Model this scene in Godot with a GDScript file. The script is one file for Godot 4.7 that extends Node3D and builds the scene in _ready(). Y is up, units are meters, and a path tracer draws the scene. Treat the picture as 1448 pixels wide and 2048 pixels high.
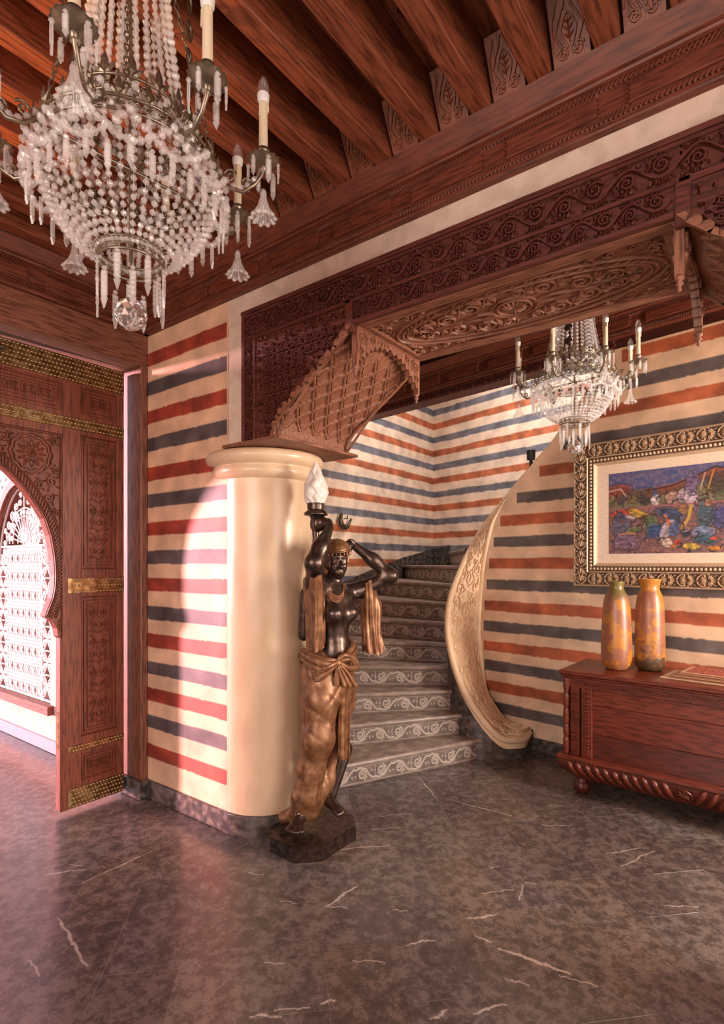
extends Node3D

# ---------------------------------------------------------------- mesh builder
class MB:
	var v := PackedVector3Array()
	var n := PackedVector3Array()
	var t := PackedVector2Array()
	var ix := PackedInt32Array()
	var xf := Transform3D.IDENTITY

	func tri(a: Vector3, b: Vector3, c: Vector3) -> void:
		a = xf * a; b = xf * b; c = xf * c
		var nn := (b - a).cross(c - a).normalized()
		var k := v.size()
		v.append(a); v.append(b); v.append(c)
		n.append(nn); n.append(nn); n.append(nn)
		t.append(Vector2.ZERO); t.append(Vector2.ZERO); t.append(Vector2.ZERO)
		ix.append(k); ix.append(k + 2); ix.append(k + 1)

	func quad(a: Vector3, b: Vector3, c: Vector3, d: Vector3, ua := Vector2.ZERO, ub := Vector2.RIGHT, uc := Vector2.ONE, ud := Vector2.DOWN) -> void:
		a = xf * a; b = xf * b; c = xf * c; d = xf * d
		var nn := (c - a).cross(d - b).normalized()
		var k := v.size()
		v.append(a); v.append(b); v.append(c); v.append(d)
		n.append(nn); n.append(nn); n.append(nn); n.append(nn)
		t.append(ua); t.append(ub); t.append(uc); t.append(ud)
		ix.append(k); ix.append(k + 2); ix.append(k + 1)
		ix.append(k); ix.append(k + 3); ix.append(k + 2)

	func box(lo: Vector3, hi: Vector3) -> void:
		var a := Vector3(lo.x, lo.y, hi.z); var b := Vector3(hi.x, lo.y, hi.z); var c := Vector3(hi.x, hi.y, hi.z); var d := Vector3(lo.x, hi.y, hi.z)
		var e := Vector3(lo.x, lo.y, lo.z); var f := Vector3(hi.x, lo.y, lo.z); var g := Vector3(hi.x, hi.y, lo.z); var h := Vector3(lo.x, hi.y, lo.z)
		quad(a, b, c, d); quad(f, e, h, g); quad(b, f, g, c); quad(e, a, d, h); quad(d, c, g, h); quad(e, f, b, a)

	func cbox(lo: Vector3, hi: Vector3, e := 0.004) -> void:
		# box with chamfered edges
		var c := (lo + hi) * 0.5
		var s := (hi - lo) * 0.5
		e = minf(e, minf(s.x, minf(s.y, s.z)) * 0.9)
		var sets := [[0, 1, 2], [1, 2, 0], [2, 0, 1]]
		for q in sets:
			for sg in [-1.0, 1.0]:
				var p := []
				for uv in [[-1, -1], [1, -1], [1, 1], [-1, 1]]:
					var w := Vector3.ZERO
					w[q[2]] = sg * s[q[2]]
					w[q[0]] = uv[0] * (s[q[0]] - e)
					w[q[1]] = uv[1] * (s[q[1]] - e)
					p.append(c + w)
				if sg > 0: quad(p[0], p[1], p[2], p[3])
				else: quad(p[3], p[2], p[1], p[0])
		for q in sets:
			# edges along axis q[2]
			for sa in [-1.0, 1.0]:
				for sb in [-1.0, 1.0]:
					var a0 := Vector3.ZERO; var a1 := Vector3.ZERO
					a0[q[0]] = sa * s[q[0]]; a0[q[1]] = sb * (s[q[1]] - e)
					a1[q[0]] = sa * (s[q[0]] - e); a1[q[1]] = sb * s[q[1]]
					var l := s[q[2]] - e
					var z0 := Vector3.ZERO; var z1 := Vector3.ZERO
					z0[q[2]] = -l; z1[q[2]] = l
					if sa * sb > 0: quad(c + a0 + z0, c + a1 + z0, c + a1 + z1, c + a0 + z1)
					else: quad(c + a1 + z0, c + a0 + z0, c + a0 + z1, c + a1 + z1)
		for sx in [-1.0, 1.0]:
			for sy in [-1.0, 1.0]:
				for sz in [-1.0, 1.0]:
					var p0 := c + Vector3(sx * s.x, sy * (s.y - e), sz * (s.z - e))
					var p1 := c + Vector3(sx * (s.x - e), sy * s.y, sz * (s.z - e))
					var p2 := c + Vector3(sx * (s.x - e), sy * (s.y - e), sz * s.z)
					if sx * sy * sz > 0: tri(p0, p1, p2)
					else: tri(p0, p2, p1)

	# smooth grid: pts[i][j]; normal = dP/dj x dP/di  (i up, j right, seen from outside)
	func grid(pts: Array, wrap_j := false, uscale := Vector2.ONE, flip := false) -> void:
		var ni := pts.size()
		var nj: int = pts[0].size()
		var k := v.size()
		for i in ni:
			for j in nj:
				var p: Vector3 = pts[i][j]
				var jl: Vector3 = pts[i][(j - 1 + nj - (1 if j == 0 else 0)) % nj] if wrap_j else pts[i][maxi(j - 1, 0)]
				var jr: Vector3 = pts[i][(j + 1 + (1 if j == nj - 1 else 0)) % nj] if wrap_j else pts[i][mini(j + 1, nj - 1)]
				var il: Vector3 = pts[maxi(i - 1, 0)][j]
				var ir: Vector3 = pts[mini(i + 1, ni - 1)][j]
				var nn := (jr - jl).cross(ir - il)
				if nn.length_squared() < 1e-16:
					var ip: Vector3 = pts[clampi(i, 1, ni - 2)][j] if ni > 2 else p
					nn = p - ip + Vector3(0, 1e-5, 0)
				nn = nn.normalized()
				if flip: nn = -nn
				v.append(xf * p)
				n.append((xf.basis * nn).normalized())
				t.append(Vector2(float(j) / (nj - 1), float(i) / (ni - 1)) * uscale)
		for i in ni - 1:
			for j in nj - 1:
				var a := k + i * nj + j
				var b := a + 1
				var c := a + nj + 1
				var d := a + nj
				if flip:
					ix.append(a); ix.append(b); ix.append(c); ix.append(a); ix.append(c); ix.append(d)
				else:
					ix.append(a); ix.append(c); ix.append(b); ix.append(a); ix.append(d); ix.append(c)

	# lathe round Y: profile of Vector2(r, y) from bottom to top, outside to the right
	func lathe(prof: Array, seg := 24, c := Vector3.ZERO, a0 := 0.0, a1 := TAU) -> void:
		var pts := []
		for q in prof:
			var row := []
			for j in seg + 1:
				var a := a0 + (a1 - a0) * j / seg
				row.append(c + Vector3(q.x * sin(a), q.y, q.x * cos(a)))
			pts.append(row)
		grid(pts, absf(a1 - a0 - TAU) < 1e-4)

	# lathe with hard rings: each profile segment has its own normals
	func lathef(prof: Array, seg := 24, c := Vector3.ZERO) -> void:
		for i in prof.size() - 1:
			lathe([prof[i], prof[i + 1]], seg, c)

	func tube(path: Array, rad, sides := 6, closed_ends := true, flat := 1.0) -> void:
		var np := path.size()
		var pts := []
		var up := Vector3(0.123, 0.97, 0.21)
		var last := Vector3.ZERO
		for i in np:
			var d: Vector3 = (path[mini(i + 1, np - 1)] - path[maxi(i - 1, 0)]).normalized()
			var s := (up.cross(d)) if last == Vector3.ZERO else (last - d * last.dot(d))
			if s.length() < 1e-4: s = Vector3(1, 0, 0.1).cross(d)
			s = s.normalized(); last = s
			var w := d.cross(s)
			var r: float = rad[i] if rad is Array else rad
			var row := []
			for j in sides + 1:
				var a := TAU * j / sides
				row.append(path[i] + (s * cos(a) + w * sin(a) * flat) * r)
			pts.append(row)
		grid(pts, true)
		if closed_ends:
			for e in [0, np - 1]:
				for j in sides:
					if e == 0: tri(path[e], pts[e][j + 1], pts[e][j])
					else: tri(path[e], pts[e][j], pts[e][j + 1])

	# flat prism: polygon in XY, from z0 to z1 (z1 > z0 is the front)
	func prism(poly: PackedVector2Array, z0: float, z1: float, back := true) -> void:
		if Geometry2D.is_polygon_clockwise(poly): poly.reverse()
		var tr := Geometry2D.triangulate_polygon(poly)
		for q in range(0, tr.size(), 3):
			var a := poly[tr[q]]; var b := poly[tr[q + 1]]; var c := poly[tr[q + 2]]
			if (b - a).cross(c - a) < 0:
				var w := b; b = c; c = w
			tri(Vector3(a.x, a.y, z1), Vector3(b.x, b.y, z1), Vector3(c.x, c.y, z1))
			if back: tri(Vector3(a.x, a.y, z0), Vector3(c.x, c.y, z0), Vector3(b.x, b.y, z0))
		var m := poly.size()
		for i in m:
			var a := poly[i]; var b := poly[(i + 1) % m]
			quad(Vector3(a.x, a.y, z0), Vector3(b.x, b.y, z0), Vector3(b.x, b.y, z1), Vector3(a.x, a.y, z1))

	# raised band along a 2D path on the XY plane (z out): carved line
	func ridge(path: Array, w: float, h: float, closed := false, taper := false) -> void:
		var np := path.size()
		var rows := []
		for i in np:
			var p: Vector2 = path[i]
			var q: Vector2 = path[(i + 1) % np] if closed else path[mini(i + 1, np - 1)]
			var o: Vector2 = path[(i - 1 + np) % np] if closed else path[maxi(i - 1, 0)]
			var d := (q - o).normalized()
			var s := Vector2(-d.y, d.x)
			var k := 1.0
			if taper: k = 0.45 + 0.55 * sin(PI * (0.12 + 0.83 * i / (np - 1)))
			var a := p + s * w * 0.5 * k; var b := p + s * w * 0.22 * k; var c := p - s * w * 0.22 * k; var e := p - s * w * 0.5 * k
			rows.append([Vector3(a.x, a.y, 0), Vector3(b.x, b.y, h), Vector3(c.x, c.y, h), Vector3(e.x, e.y, 0)])
		for i in (np if closed else np - 1):
			var r0: Array = rows[i]; var r1: Array = rows[(i + 1) % np]
			for j in 3: quad(r0[j + 1], r1[j + 1], r1[j], r0[j])
		if not closed:
			var f: Array = rows[0]; var l: Array = rows[np - 1]
			quad(f[0], f[3], f[2], f[1]); quad(l[3], l[0], l[1], l[2])

	# carved leaf with a mid rib
	func leaf(p: Vector2, ang: float, l: float, w: float, h: float) -> void:
		var d := Vector2(cos(ang), sin(ang)); var s := Vector2(-d.y, d.x)
		var pts := [[0.0, 0.0], [0.3, 0.9], [0.62, 0.75], [1.0, 0.0]]
		for i in 3:
			var a0: Vector2 = p + d * l * pts[i][0]; var a1: Vector2 = p + d * l * pts[i + 1][0]
			var w0: float = w * 0.5 * pts[i][1]; var w1: float = w * 0.5 * pts[i + 1][1]
			var h0 := h * (0.5 if i == 0 else 1.0); var h1 := h * (0.3 if i == 2 else 1.0)
			var c0 := Vector3(a0.x, a0.y, h0); var c1 := Vector3(a1.x, a1.y, h1)
			for sg in [1.0, -1.0]:
				var e0: Vector2 = a0 + s * w0 * sg; var e1: Vector2 = a1 + s * w1 * sg
				if sg > 0: quad(c0, c1, Vector3(e1.x, e1.y, h1 * 0.45), Vector3(e0.x, e0.y, h0 * 0.45))
				else: quad(c1, c0, Vector3(e0.x, e0.y, h0 * 0.45), Vector3(e1.x, e1.y, h1 * 0.45))
				if sg > 0: quad(Vector3(e0.x, e0.y, h0 * 0.45), Vector3(e1.x, e1.y, h1 * 0.45), Vector3(e1.x, e1.y, 0), Vector3(e0.x, e0.y, 0))
				else: quad(Vector3(e1.x, e1.y, h1 * 0.45), Vector3(e0.x, e0.y, h0 * 0.45), Vector3(e0.x, e0.y, 0), Vector3(e1.x, e1.y, 0))

	func add(o: MB, x := Transform3D.IDENTITY) -> void:
		var w := xf * x
		var k := v.size()
		var nb := w.basis.inverse().transposed()
		v.append_array(w * o.v)
		var nn := Transform3D(nb, Vector3.ZERO) * o.n
		n.append_array(nn)
		t.append_array(o.t)
		var mirrored := w.basis.determinant() < 0
		for q in range(0, o.ix.size(), 3):
			ix.append(o.ix[q] + k)
			if mirrored:
				ix.append(o.ix[q + 2] + k); ix.append(o.ix[q + 1] + k)
			else:
				ix.append(o.ix[q + 1] + k); ix.append(o.ix[q + 2] + k)

	# bend every vertex through a function of position (for carving laid on curved faces)
	func bend(f: Callable) -> void:
		for q in range(0, ix.size(), 3):
			pass
		for q in v.size(): v[q] = f.call(v[q])
		var nn := PackedVector3Array(); nn.resize(v.size())
		for q in range(0, ix.size(), 3):
			var a := v[ix[q]]; var b := v[ix[q + 2]]; var c := v[ix[q + 1]]
			var w := (b - a).cross(c - a)
			nn[ix[q]] += w; nn[ix[q + 1]] += w; nn[ix[q + 2]] += w
		for q in nn.size(): n[q] = nn[q].normalized()

	func mesh() -> ArrayMesh:
		var m := ArrayMesh.new()
		if v.is_empty(): return m
		var ar := []
		ar.resize(Mesh.ARRAY_MAX)
		for q in n.size():
			if n[q].length_squared() < 0.5: n[q] = n[q].normalized() if n[q].length_squared() > 1e-12 else Vector3.UP
		ar[Mesh.ARRAY_VERTEX] = v; ar[Mesh.ARRAY_NORMAL] = n; ar[Mesh.ARRAY_TEX_UV] = t; ar[Mesh.ARRAY_INDEX] = ix
		m.add_surface_from_arrays(Mesh.PRIMITIVE_TRIANGLES, ar)
		return m

# ---------------------------------------------------------------- nodes
var taken := {}
func numbered(called: String) -> String:
	if not taken.has(called):
		taken[called] = 0
		return called
	taken[called] += 1
	return "%s_%03d" % [called, taken[called]]

func thing(called: String, label: String, category: String, at := Vector3.ZERO, group := "") -> Node3D:
	var o := Node3D.new()
	o.name = numbered(called)
	add_child(o)
	o.position = at
	o.set_meta("label", label); o.set_meta("category", category)
	if group != "": o.set_meta("group", group)
	return o

func part(called: String, mb, m: Material, parent: Node3D, at := Transform3D.IDENTITY) -> MeshInstance3D:
	var o := MeshInstance3D.new()
	o.name = called
	o.mesh = mb if mb is Mesh else mb.mesh()
	o.material_override = null
	if o.mesh.get_surface_count() > 0: o.set_surface_override_material(0, m)
	parent.add_child(o, true)
	o.transform = at
	o.cast_shadow = GeometryInstance3D.SHADOW_CASTING_SETTING_ON
	return o

func struct(called: String, mb, m: Material, label := "", category := "") -> MeshInstance3D:
	var o := part(called, mb, m, self)
	o.set_meta("kind", "structure")
	if label != "": o.set_meta("label", label)
	if category != "": o.set_meta("category", category)
	return o

# ---------------------------------------------------------------- materials
func noise_tex(size: int, sd: int, freq: float, cols: Array, offs: Array, oct := 4, type := FastNoiseLite.TYPE_SIMPLEX_SMOOTH, warp := 0.0) -> NoiseTexture2D:
	var f := FastNoiseLite.new()
	f.seed = sd; f.frequency = freq; f.noise_type = type; f.fractal_octaves = oct
	if warp > 0:
		f.domain_warp_enabled = true; f.domain_warp_amplitude = warp; f.domain_warp_frequency = freq * 0.7
	var g := Gradient.new()
	g.colors = PackedColorArray(cols); g.offsets = PackedFloat32Array(offs)
	var x := NoiseTexture2D.new()
	x.width = size; x.height = size; x.seamless = true; x.noise = f; x.color_ramp = g
	return x

func mat(c: Color, rough := 0.6, metal := 0.0, tex: Texture2D = null, scale := Vector3.ZERO, bump: Texture2D = null, bump_cm := 0.0) -> StandardMaterial3D:
	var m := StandardMaterial3D.new()
	m.albedo_color = c; m.roughness = rough; m.metallic = metal
	if tex: m.albedo_texture = tex
	if scale != Vector3.ZERO:
		m.uv1_triplanar = true; m.uv1_world_triplanar = true; m.uv1_scale = scale
	if bump:
		m.heightmap_enabled = true; m.heightmap_texture = bump; m.heightmap_scale = bump_cm
	return m

func rgb(r: float, g: float, b: float) -> Color:
	return Color(r / 255.0, g / 255.0, b / 255.0)

var M := {}

const PR := Vector3(0.79948, 0, -0.60070)    # right, as the visitor stands
const PF := Vector3(-0.60070, 0, -0.79948)   # ahead
const EYE := Vector3(3.245, 1.5, 2.010)

func _ready() -> void:
	# camera: level shift lens
	var cam := Camera3D.new()
	cam.name = "camera"
	add_child(cam)
	cam.position = EYE
	cam.rotation.y = deg_to_rad(36.92)
	cam.near = 0.1
	cam.far = 60.0
	cam.projection = Camera3D.PROJECTION_FRUSTUM
	cam.size = 0.1 * 2048.0 / 1100.0
	cam.frustum_offset = Vector2(0, 0.1 * 104.0 / 1100.0)
	cam.current = true
	# sky and exposure
	var we := WorldEnvironment.new()
	we.name = "world"
	var e := Environment.new()
	var sky := Sky.new()
	var sm := ProceduralSkyMaterial.new()
	sm.sky_top_color = Color(0.62, 0.69, 0.80); sm.sky_horizon_color = Color(0.88, 0.87, 0.90)
	sm.ground_bottom_color = Color(0.45, 0.40, 0.36); sm.ground_horizon_color = Color(0.66, 0.62, 0.58)
	sm.sky_energy_multiplier = 1.6; sm.ground_energy_multiplier = 1.2
	sky.sky_material = sm
	e.background_mode = Environment.BG_SKY
	e.sky = sky
	e.tonemap_mode = Environment.TONE_MAPPER_LINEAR
	e.tonemap_exposure = 1.12
	e.sdfgi_enabled = true; e.ssao_enabled = true; e.ssil_enabled = true
	we.environment = e
	add_child(we)
	# low sun through the portal's wicket
	var sun := DirectionalLight3D.new()
	sun.name = "sun"
	add_child(sun)
	sun.look_at_from_position(Vector3.ZERO, Vector3(0.70, -0.085, -0.70), Vector3.UP)
	sun.light_color = Color(1.0, 0.74, 0.77)
	sun.light_energy = 3.2
	sun.light_angular_distance = 5.0
	sun.shadow_enabled = true
	# daylight from the side windows, and added light for the hall and the stairwell
	area("daylight_garden_window", Vector3(5.33, 1.55, 0.75), Vector3(-1, 0, 0), Vector2(1.9, 2.1), Color(1.0, 0.95, 0.90), 7.0)
	area("added_hall_fill", Vector3(2.6, 1.9, 4.93), Vector3(0, 0, -1), Vector2(2.6, 2.0), Color(1.0, 0.94, 0.90), 11.5)  # unseen fill behind the visitor, put in to brighten the hall
	area("added_stair_light", Vector3(1.0, 4.17, -3.1), Vector3(0, -1, 0), Vector2(1.2, 0.9), Color(1.0, 0.97, 0.95), 6.0)  # added under the roof opening to brighten the stairwell
	area("daylight_vestibule_window", Vector3(5.33, 1.75, -1.175), Vector3(-1, 0, 0), Vector2(0.7, 1.5), Color(1.0, 0.95, 0.90), 15.5)
	make_materials()
	build_floor()
	build_walls()
	build_ceiling()
	build_arch()
	build_stairs()
	build_door()
	build_furniture()
	build_chandeliers()
	build_statue()
	build_added_uplight()

func area(called: String, at: Vector3, towards: Vector3, size: Vector2, c: Color, energy: float) -> void:
	var l := AreaLight3D.new()
	l.name = called
	add_child(l)
	l.look_at_from_position(at, at + towards, Vector3.UP if absf(towards.y) < 0.9 else Vector3.RIGHT)
	l.area_size = size
	l.light_color = c
	l.light_energy = energy
	l.area_range = 12.0
	l.area_attenuation = 2.0
	l.shadow_enabled = true

func make_materials() -> void:
	var W := Color.WHITE
	var grain := noise_tex(512, 11, 0.024, [Color(0.58, 0.52, 0.48), Color(0.82, 0.79, 0.77), Color(0.91, 0.89, 0.88), W], [0.1, 0.4, 0.6, 1.0], 6, FastNoiseLite.TYPE_SIMPLEX, 6.0)
	var gbump := noise_tex(256, 12, 0.03, [Color.BLACK, W], [0.2, 0.8], 4)
	M.grain = grain
	var woods := {"ceil": rgb(150, 82, 54), "corn": rgb(124, 62, 42), "carve": rgb(108, 52, 42), "sof": rgb(160, 106, 80), "door": rgb(138, 72, 48), "lint": rgb(142, 88, 66), "chest": rgb(140, 56, 34), "dark": rgb(96, 54, 38)}
	for k in woods:
		for ax in 3:
			var s := Vector3(4, 4, 4)
			s[ax] = 0.4
			M[k + "_" + "xyz"[ax]] = mat(woods[k], 0.5 if k != "chest" else 0.33, 0.0, grain, s, gbump, 0.03)
	var plast := noise_tex(512, 21, 0.012, [Color(0.92, 0.91, 0.90), W, Color(0.96, 0.95, 0.93)], [0.2, 0.55, 0.9], 5)
	M.plaster_img = plast
	var pb := noise_tex(256, 22, 0.02, [Color.BLACK, W], [0.1, 0.9], 5)
	M.plaster = mat(rgb(226, 196, 168), 0.6, 0.0, plast, Vector3(0.8, 0.8, 0.8), pb, 0.12)
	M.column = mat(rgb(222, 190, 156), 0.3, 0.0, plast, Vector3(0.7, 0.25, 0.7), pb, 0.04)
	M.relief = mat(rgb(236, 204, 168), 0.5, 0.0, plast, Vector3(0.8, 0.8, 0.8))
	M.pink = mat(rgb(232, 186, 166), 0.7, 0.0, plast, Vector3(0.8, 0.8, 0.8))
	M.white_wall = mat(rgb(224, 200, 182), 0.7, 0.0, plast, Vector3(0.8, 0.8, 0.8))
	var stone := noise_tex(512, 31, 0.02, [rgb(58, 50, 46), rgb(84, 74, 68), rgb(122, 108, 98)], [0.25, 0.55, 0.85], 6)
	M.stone = mat(W, 0.32, 0.0, stone, Vector3(1.4, 1.4, 1.4))
	var stone2 := noise_tex(512, 32, 0.015, [rgb(118, 100, 90), rgb(142, 122, 110), rgb(170, 148, 134)], [0.25, 0.55, 0.85], 6)
	M.tread = mat(W, 0.35, 0.0, stone2, Vector3(1.0, 1.0, 1.0))
	M.riser = mat(Color(0.82, 0.82, 0.84), 0.5, 0.0, stone2, Vector3(1.3, 1.3, 1.3))
	M.inlay = mat(rgb(176, 160, 148), 0.6)
	M.grout = mat(rgb(132, 118, 110), 0.6)
	M.brass = mat(rgb(160, 130, 92), 0.36, 1.0, noise_tex(256, 41, 0.02, [Color(0.66, 0.6, 0.52), W], [0.2, 0.75], 4), Vector3(3, 3, 3))
	M.stud = mat(rgb(186, 158, 116), 0.3, 1.0)
	M.bronze = mat(rgb(104, 88, 80), 0.30, 0.85, noise_tex(256, 42, 0.02, [Color(0.7, 0.66, 0.62), W], [0.2, 0.8], 4), Vector3(4, 4, 4))
	M.iron = mat(rgb(238, 232, 226), 0.6)
	M.darkmetal = mat(rgb(96, 84, 72), 0.38, 0.85)
	M.glass = mat(Color(1, 1, 1, 0.06), 0.02)
	M.glass.transparency = BaseMaterial3D.TRANSPARENCY_ALPHA

# ---------------------------------------------------------------- floor
func build_floor() -> void:
	# stone image: mottled brown-grey with pale veins, 4.6 m square
	var S := 1536
	var f := FastNoiseLite.new()
	f.seed = 5; f.frequency = 0.034; f.fractal_octaves = 7; f.fractal_gain = 0.82
	f.domain_warp_enabled = true; f.domain_warp_amplitude = 18.0; f.domain_warp_frequency = 0.02
	var a := f.get_seamless_image(S, S)
	a.convert(Image.FORMAT_L8)
	var da := a.get_data()
	f.seed = 9; f.frequency = 0.003; f.fractal_octaves = 3
	var b := f.get_seamless_image(S, S)
	b.convert(Image.FORMAT_L8)
	var db := b.get_data()
	var dark := rgb(80, 70, 66); var mid := rgb(98, 86, 81); var pale := rgb(132, 117, 109)
	var lr := PackedByteArray(); var lg := PackedByteArray(); var lb := PackedByteArray()
	for i in 512:
		var x := (i - 128) / 255.0
		var c := dark.lerp(mid, smoothstep(0.25, 0.5, x)).lerp(pale, smoothstep(0.52, 0.58, x) * 0.75 + smoothstep(0.7, 0.95, x) * 0.25)
		lr.append(int(c.r * 255)); lg.append(int(c.g * 255)); lb.append(int(c.b * 255))
	var out := PackedByteArray()
	out.resize(S * S * 3)
	var o := 0
	for i in S * S:
		var q := da[i] + (db[i] >> 2) + 96
		out[o] = lr[q]; out[o + 1] = lg[q]; out[o + 2] = lb[q]
		o += 3
	var img := Image.create_from_data(S, S, false, Image.FORMAT_RGB8, out)
	# veins: world x, z of both ends, width in metres
	var veins := [[1.677, 0.184, 1.684, -0.032, 0.020], [2.205, -0.116, 2.293, -0.223, 0.018], [2.380, -0.031, 2.652, -0.061, 0.026], [2.274, -0.042, 2.349, -0.043, 0.014], [2.080, 0.177, 2.157, 0.076, 0.012], [2.335, 0.426, 2.364, 0.358, 0.016], [2.435, 0.317, 2.513, 0.215, 0.014], [1.851, 0.774, 1.942, 0.714, 0.012], [1.284, -1.294, 1.539, -1.062, 0.012], [1.602, -1.128, 1.992, -1.144, 0.011], [2.173, -1.138, 2.315, -1.230, 0.009], [2.542, -1.026, 2.683, -1.195, 0.009], [2.630, -0.945, 2.745, -1.210, 0.010],
		[2.178, -0.320, 2.286, -0.435, 0.007], [2.301, -0.495, 2.330, -0.374, 0.007], [2.857, -0.716, 2.980, -0.800, 0.010], [0.425, 0.795, 0.536, 0.656, 0.008], [0.637, 0.730, 0.643, 0.370, 0.014], [0.813, 0.918, 1.201, 0.988, 0.018], [0.984, 1.103, 1.108, 1.111, 0.008], [2.004, 0.597, 2.037, 0.551, 0.014], [2.462, 0.106, 2.548, 0.088, 0.008], [1.989, -2.311, 2.030, -2.026, 0.008], [1.368, -0.187, 1.601, -0.427, 0.006], [1.364, -0.672, 1.505, -0.810, 0.006], [1.429, -0.505, 1.537, -0.623, 0.006]]
	var rn := RandomNumberGenerator.new()
	rn.seed = 77
	for i in 40:
		var x0 := rn.randf_range(0.3, 3.4); var z0 := rn.randf_range(-1.8, 1.6); var an := rn.randf_range(-0.9, -0.2)
		var l := rn.randf_range(0.04, 0.16)
		veins.append([x0, z0, x0 + cos(an) * l, z0 + sin(an) * l, rn.randf_range(0.002, 0.004)])
	for w in veins:
		var p := Vector2(w[0], w[1]); var q := Vector2(w[2], w[3])
		var steps := int(p.distance_to(q) / 0.0022)
		var sd := (q - p).normalized().orthogonal()
		for i in steps:
			var k := float(i) / steps
			var wob := f.get_noise_2d(k * 420.0 + w[0] * 900.0, w[1] * 500.0) * 0.014
			var c := p.lerp(q, k) + sd * wob
			var hw: float = w[4] * 0.5 * (0.25 + 0.75 * absf(sin(PI * k))) * (0.7 + 0.8 * f.get_noise_2d(k * 1500.0, w[0] * 777.0))
			var m := int(ceil(hw / 0.003))
			for j in range(-m, m + 1):
				var u := c + sd * j * 0.0022
				var px := int(fposmod(u.x + 0.6, 4.6) / 4.6 * S); var py := int(fposmod(u.y + 2.4, 4.6) / 4.6 * S)
				img.set_pixel(px, py, img.get_pixel(px, py).lerp(rgb(206, 190, 178), 0.75 if absi(j) < m or m == 0 else 0.4))
	var tex := ImageTexture.create_from_image(img)
	var mats := []
	for tone in [Color(1, 1, 1), Color(0.9, 0.88, 0.88), Color(1.0, 0.97, 0.94), Color(0.95, 0.93, 0.95)]:
		var m := mat(tone, 0.22, 0.0, tex)
		m.roughness_texture = null
		mats.append(m)
	M.floorstone = mats[0]
	var base := MB.new()
	for r in [[Vector2(-6, -6), Vector2(6.2, 6.0)]]:
		base.box(Vector3(r[0].x, -0.2, r[0].y), Vector3(r[1].x, -0.0025, r[1].y))
	for i in base.v.size(): base.t[i] = Vector2((base.v[i].x + 0.6) / 4.6, (base.v[i].z + 2.4) / 4.6)
	var fl := struct("floor", base, mats[0], "dark brown veined stone floor laid in diagonal slabs", "floor")
	# slabs at 45 degrees to the walls
	var gr := MB.new()
	var rs := RandomNumberGenerator.new()
	rs.seed = 3
	var r2 := sqrt(0.5)
	for ip in range(-8, 16):
		var off: float = [1.267, 1.575, 1.28, 1.0, 1.44][posmod(ip, 5)]
		for iq in range(-8, 9):
			var p0 := 0.755 + 0.27 * ip; var q0 := off + 0.6 * iq
			var c := Vector2((p0 + 0.135 + q0 + 0.3) * r2, (q0 + 0.3 - p0 - 0.135) * r2)   # x, z
			var dv := Vector3(c.x, 0, c.y) - EYE
			var dd := dv.dot(PF)
			if dd < 0.9 or absf(dv.dot(PR)) > dd * 0.66 + 0.5 or c.x < 0.0 or c.y < -2.6: continue
			var tone: int = rs.randi() % 4
			if c.x < 0.42 or (c.y < 0.3 and c.x < 1.05) or (c.y < -0.75 and c.x < 1.25 + (-c.y - 0.75) * 0.1): continue
			if c.y < -1.9 and c.x < 1.7: continue
			var mb := MB.new()
			var hh := 0.0
			mb.cbox(Vector3(-0.1341, -0.0024, -0.2991), Vector3(0.1341, hh, 0.2991), 0.0005)
			var xf := Transform3D(Basis(Vector3(r2, 0, -r2), Vector3.UP, Vector3(r2, 0, r2)), Vector3(c.x, 0, c.y))
			for i in mb.v.size():
				var g := xf * mb.v[i]
				mb.t[i] = Vector2((g.x + 0.6) / 4.6, (g.z + 2.4) / 4.6)
			part("floor_slab", mb, mats[tone], fl, xf)
			gr.xf = xf
			gr.quad(Vector3(-0.135, -0.0006, 0.3), Vector3(0.135, -0.0006, 0.3), Vector3(0.135, -0.0006, -0.3), Vector3(-0.135, -0.0006, -0.3))
	var go := part("grout", gr, M.grout, fl)
	go.set_meta("kind", "stuff")

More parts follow.
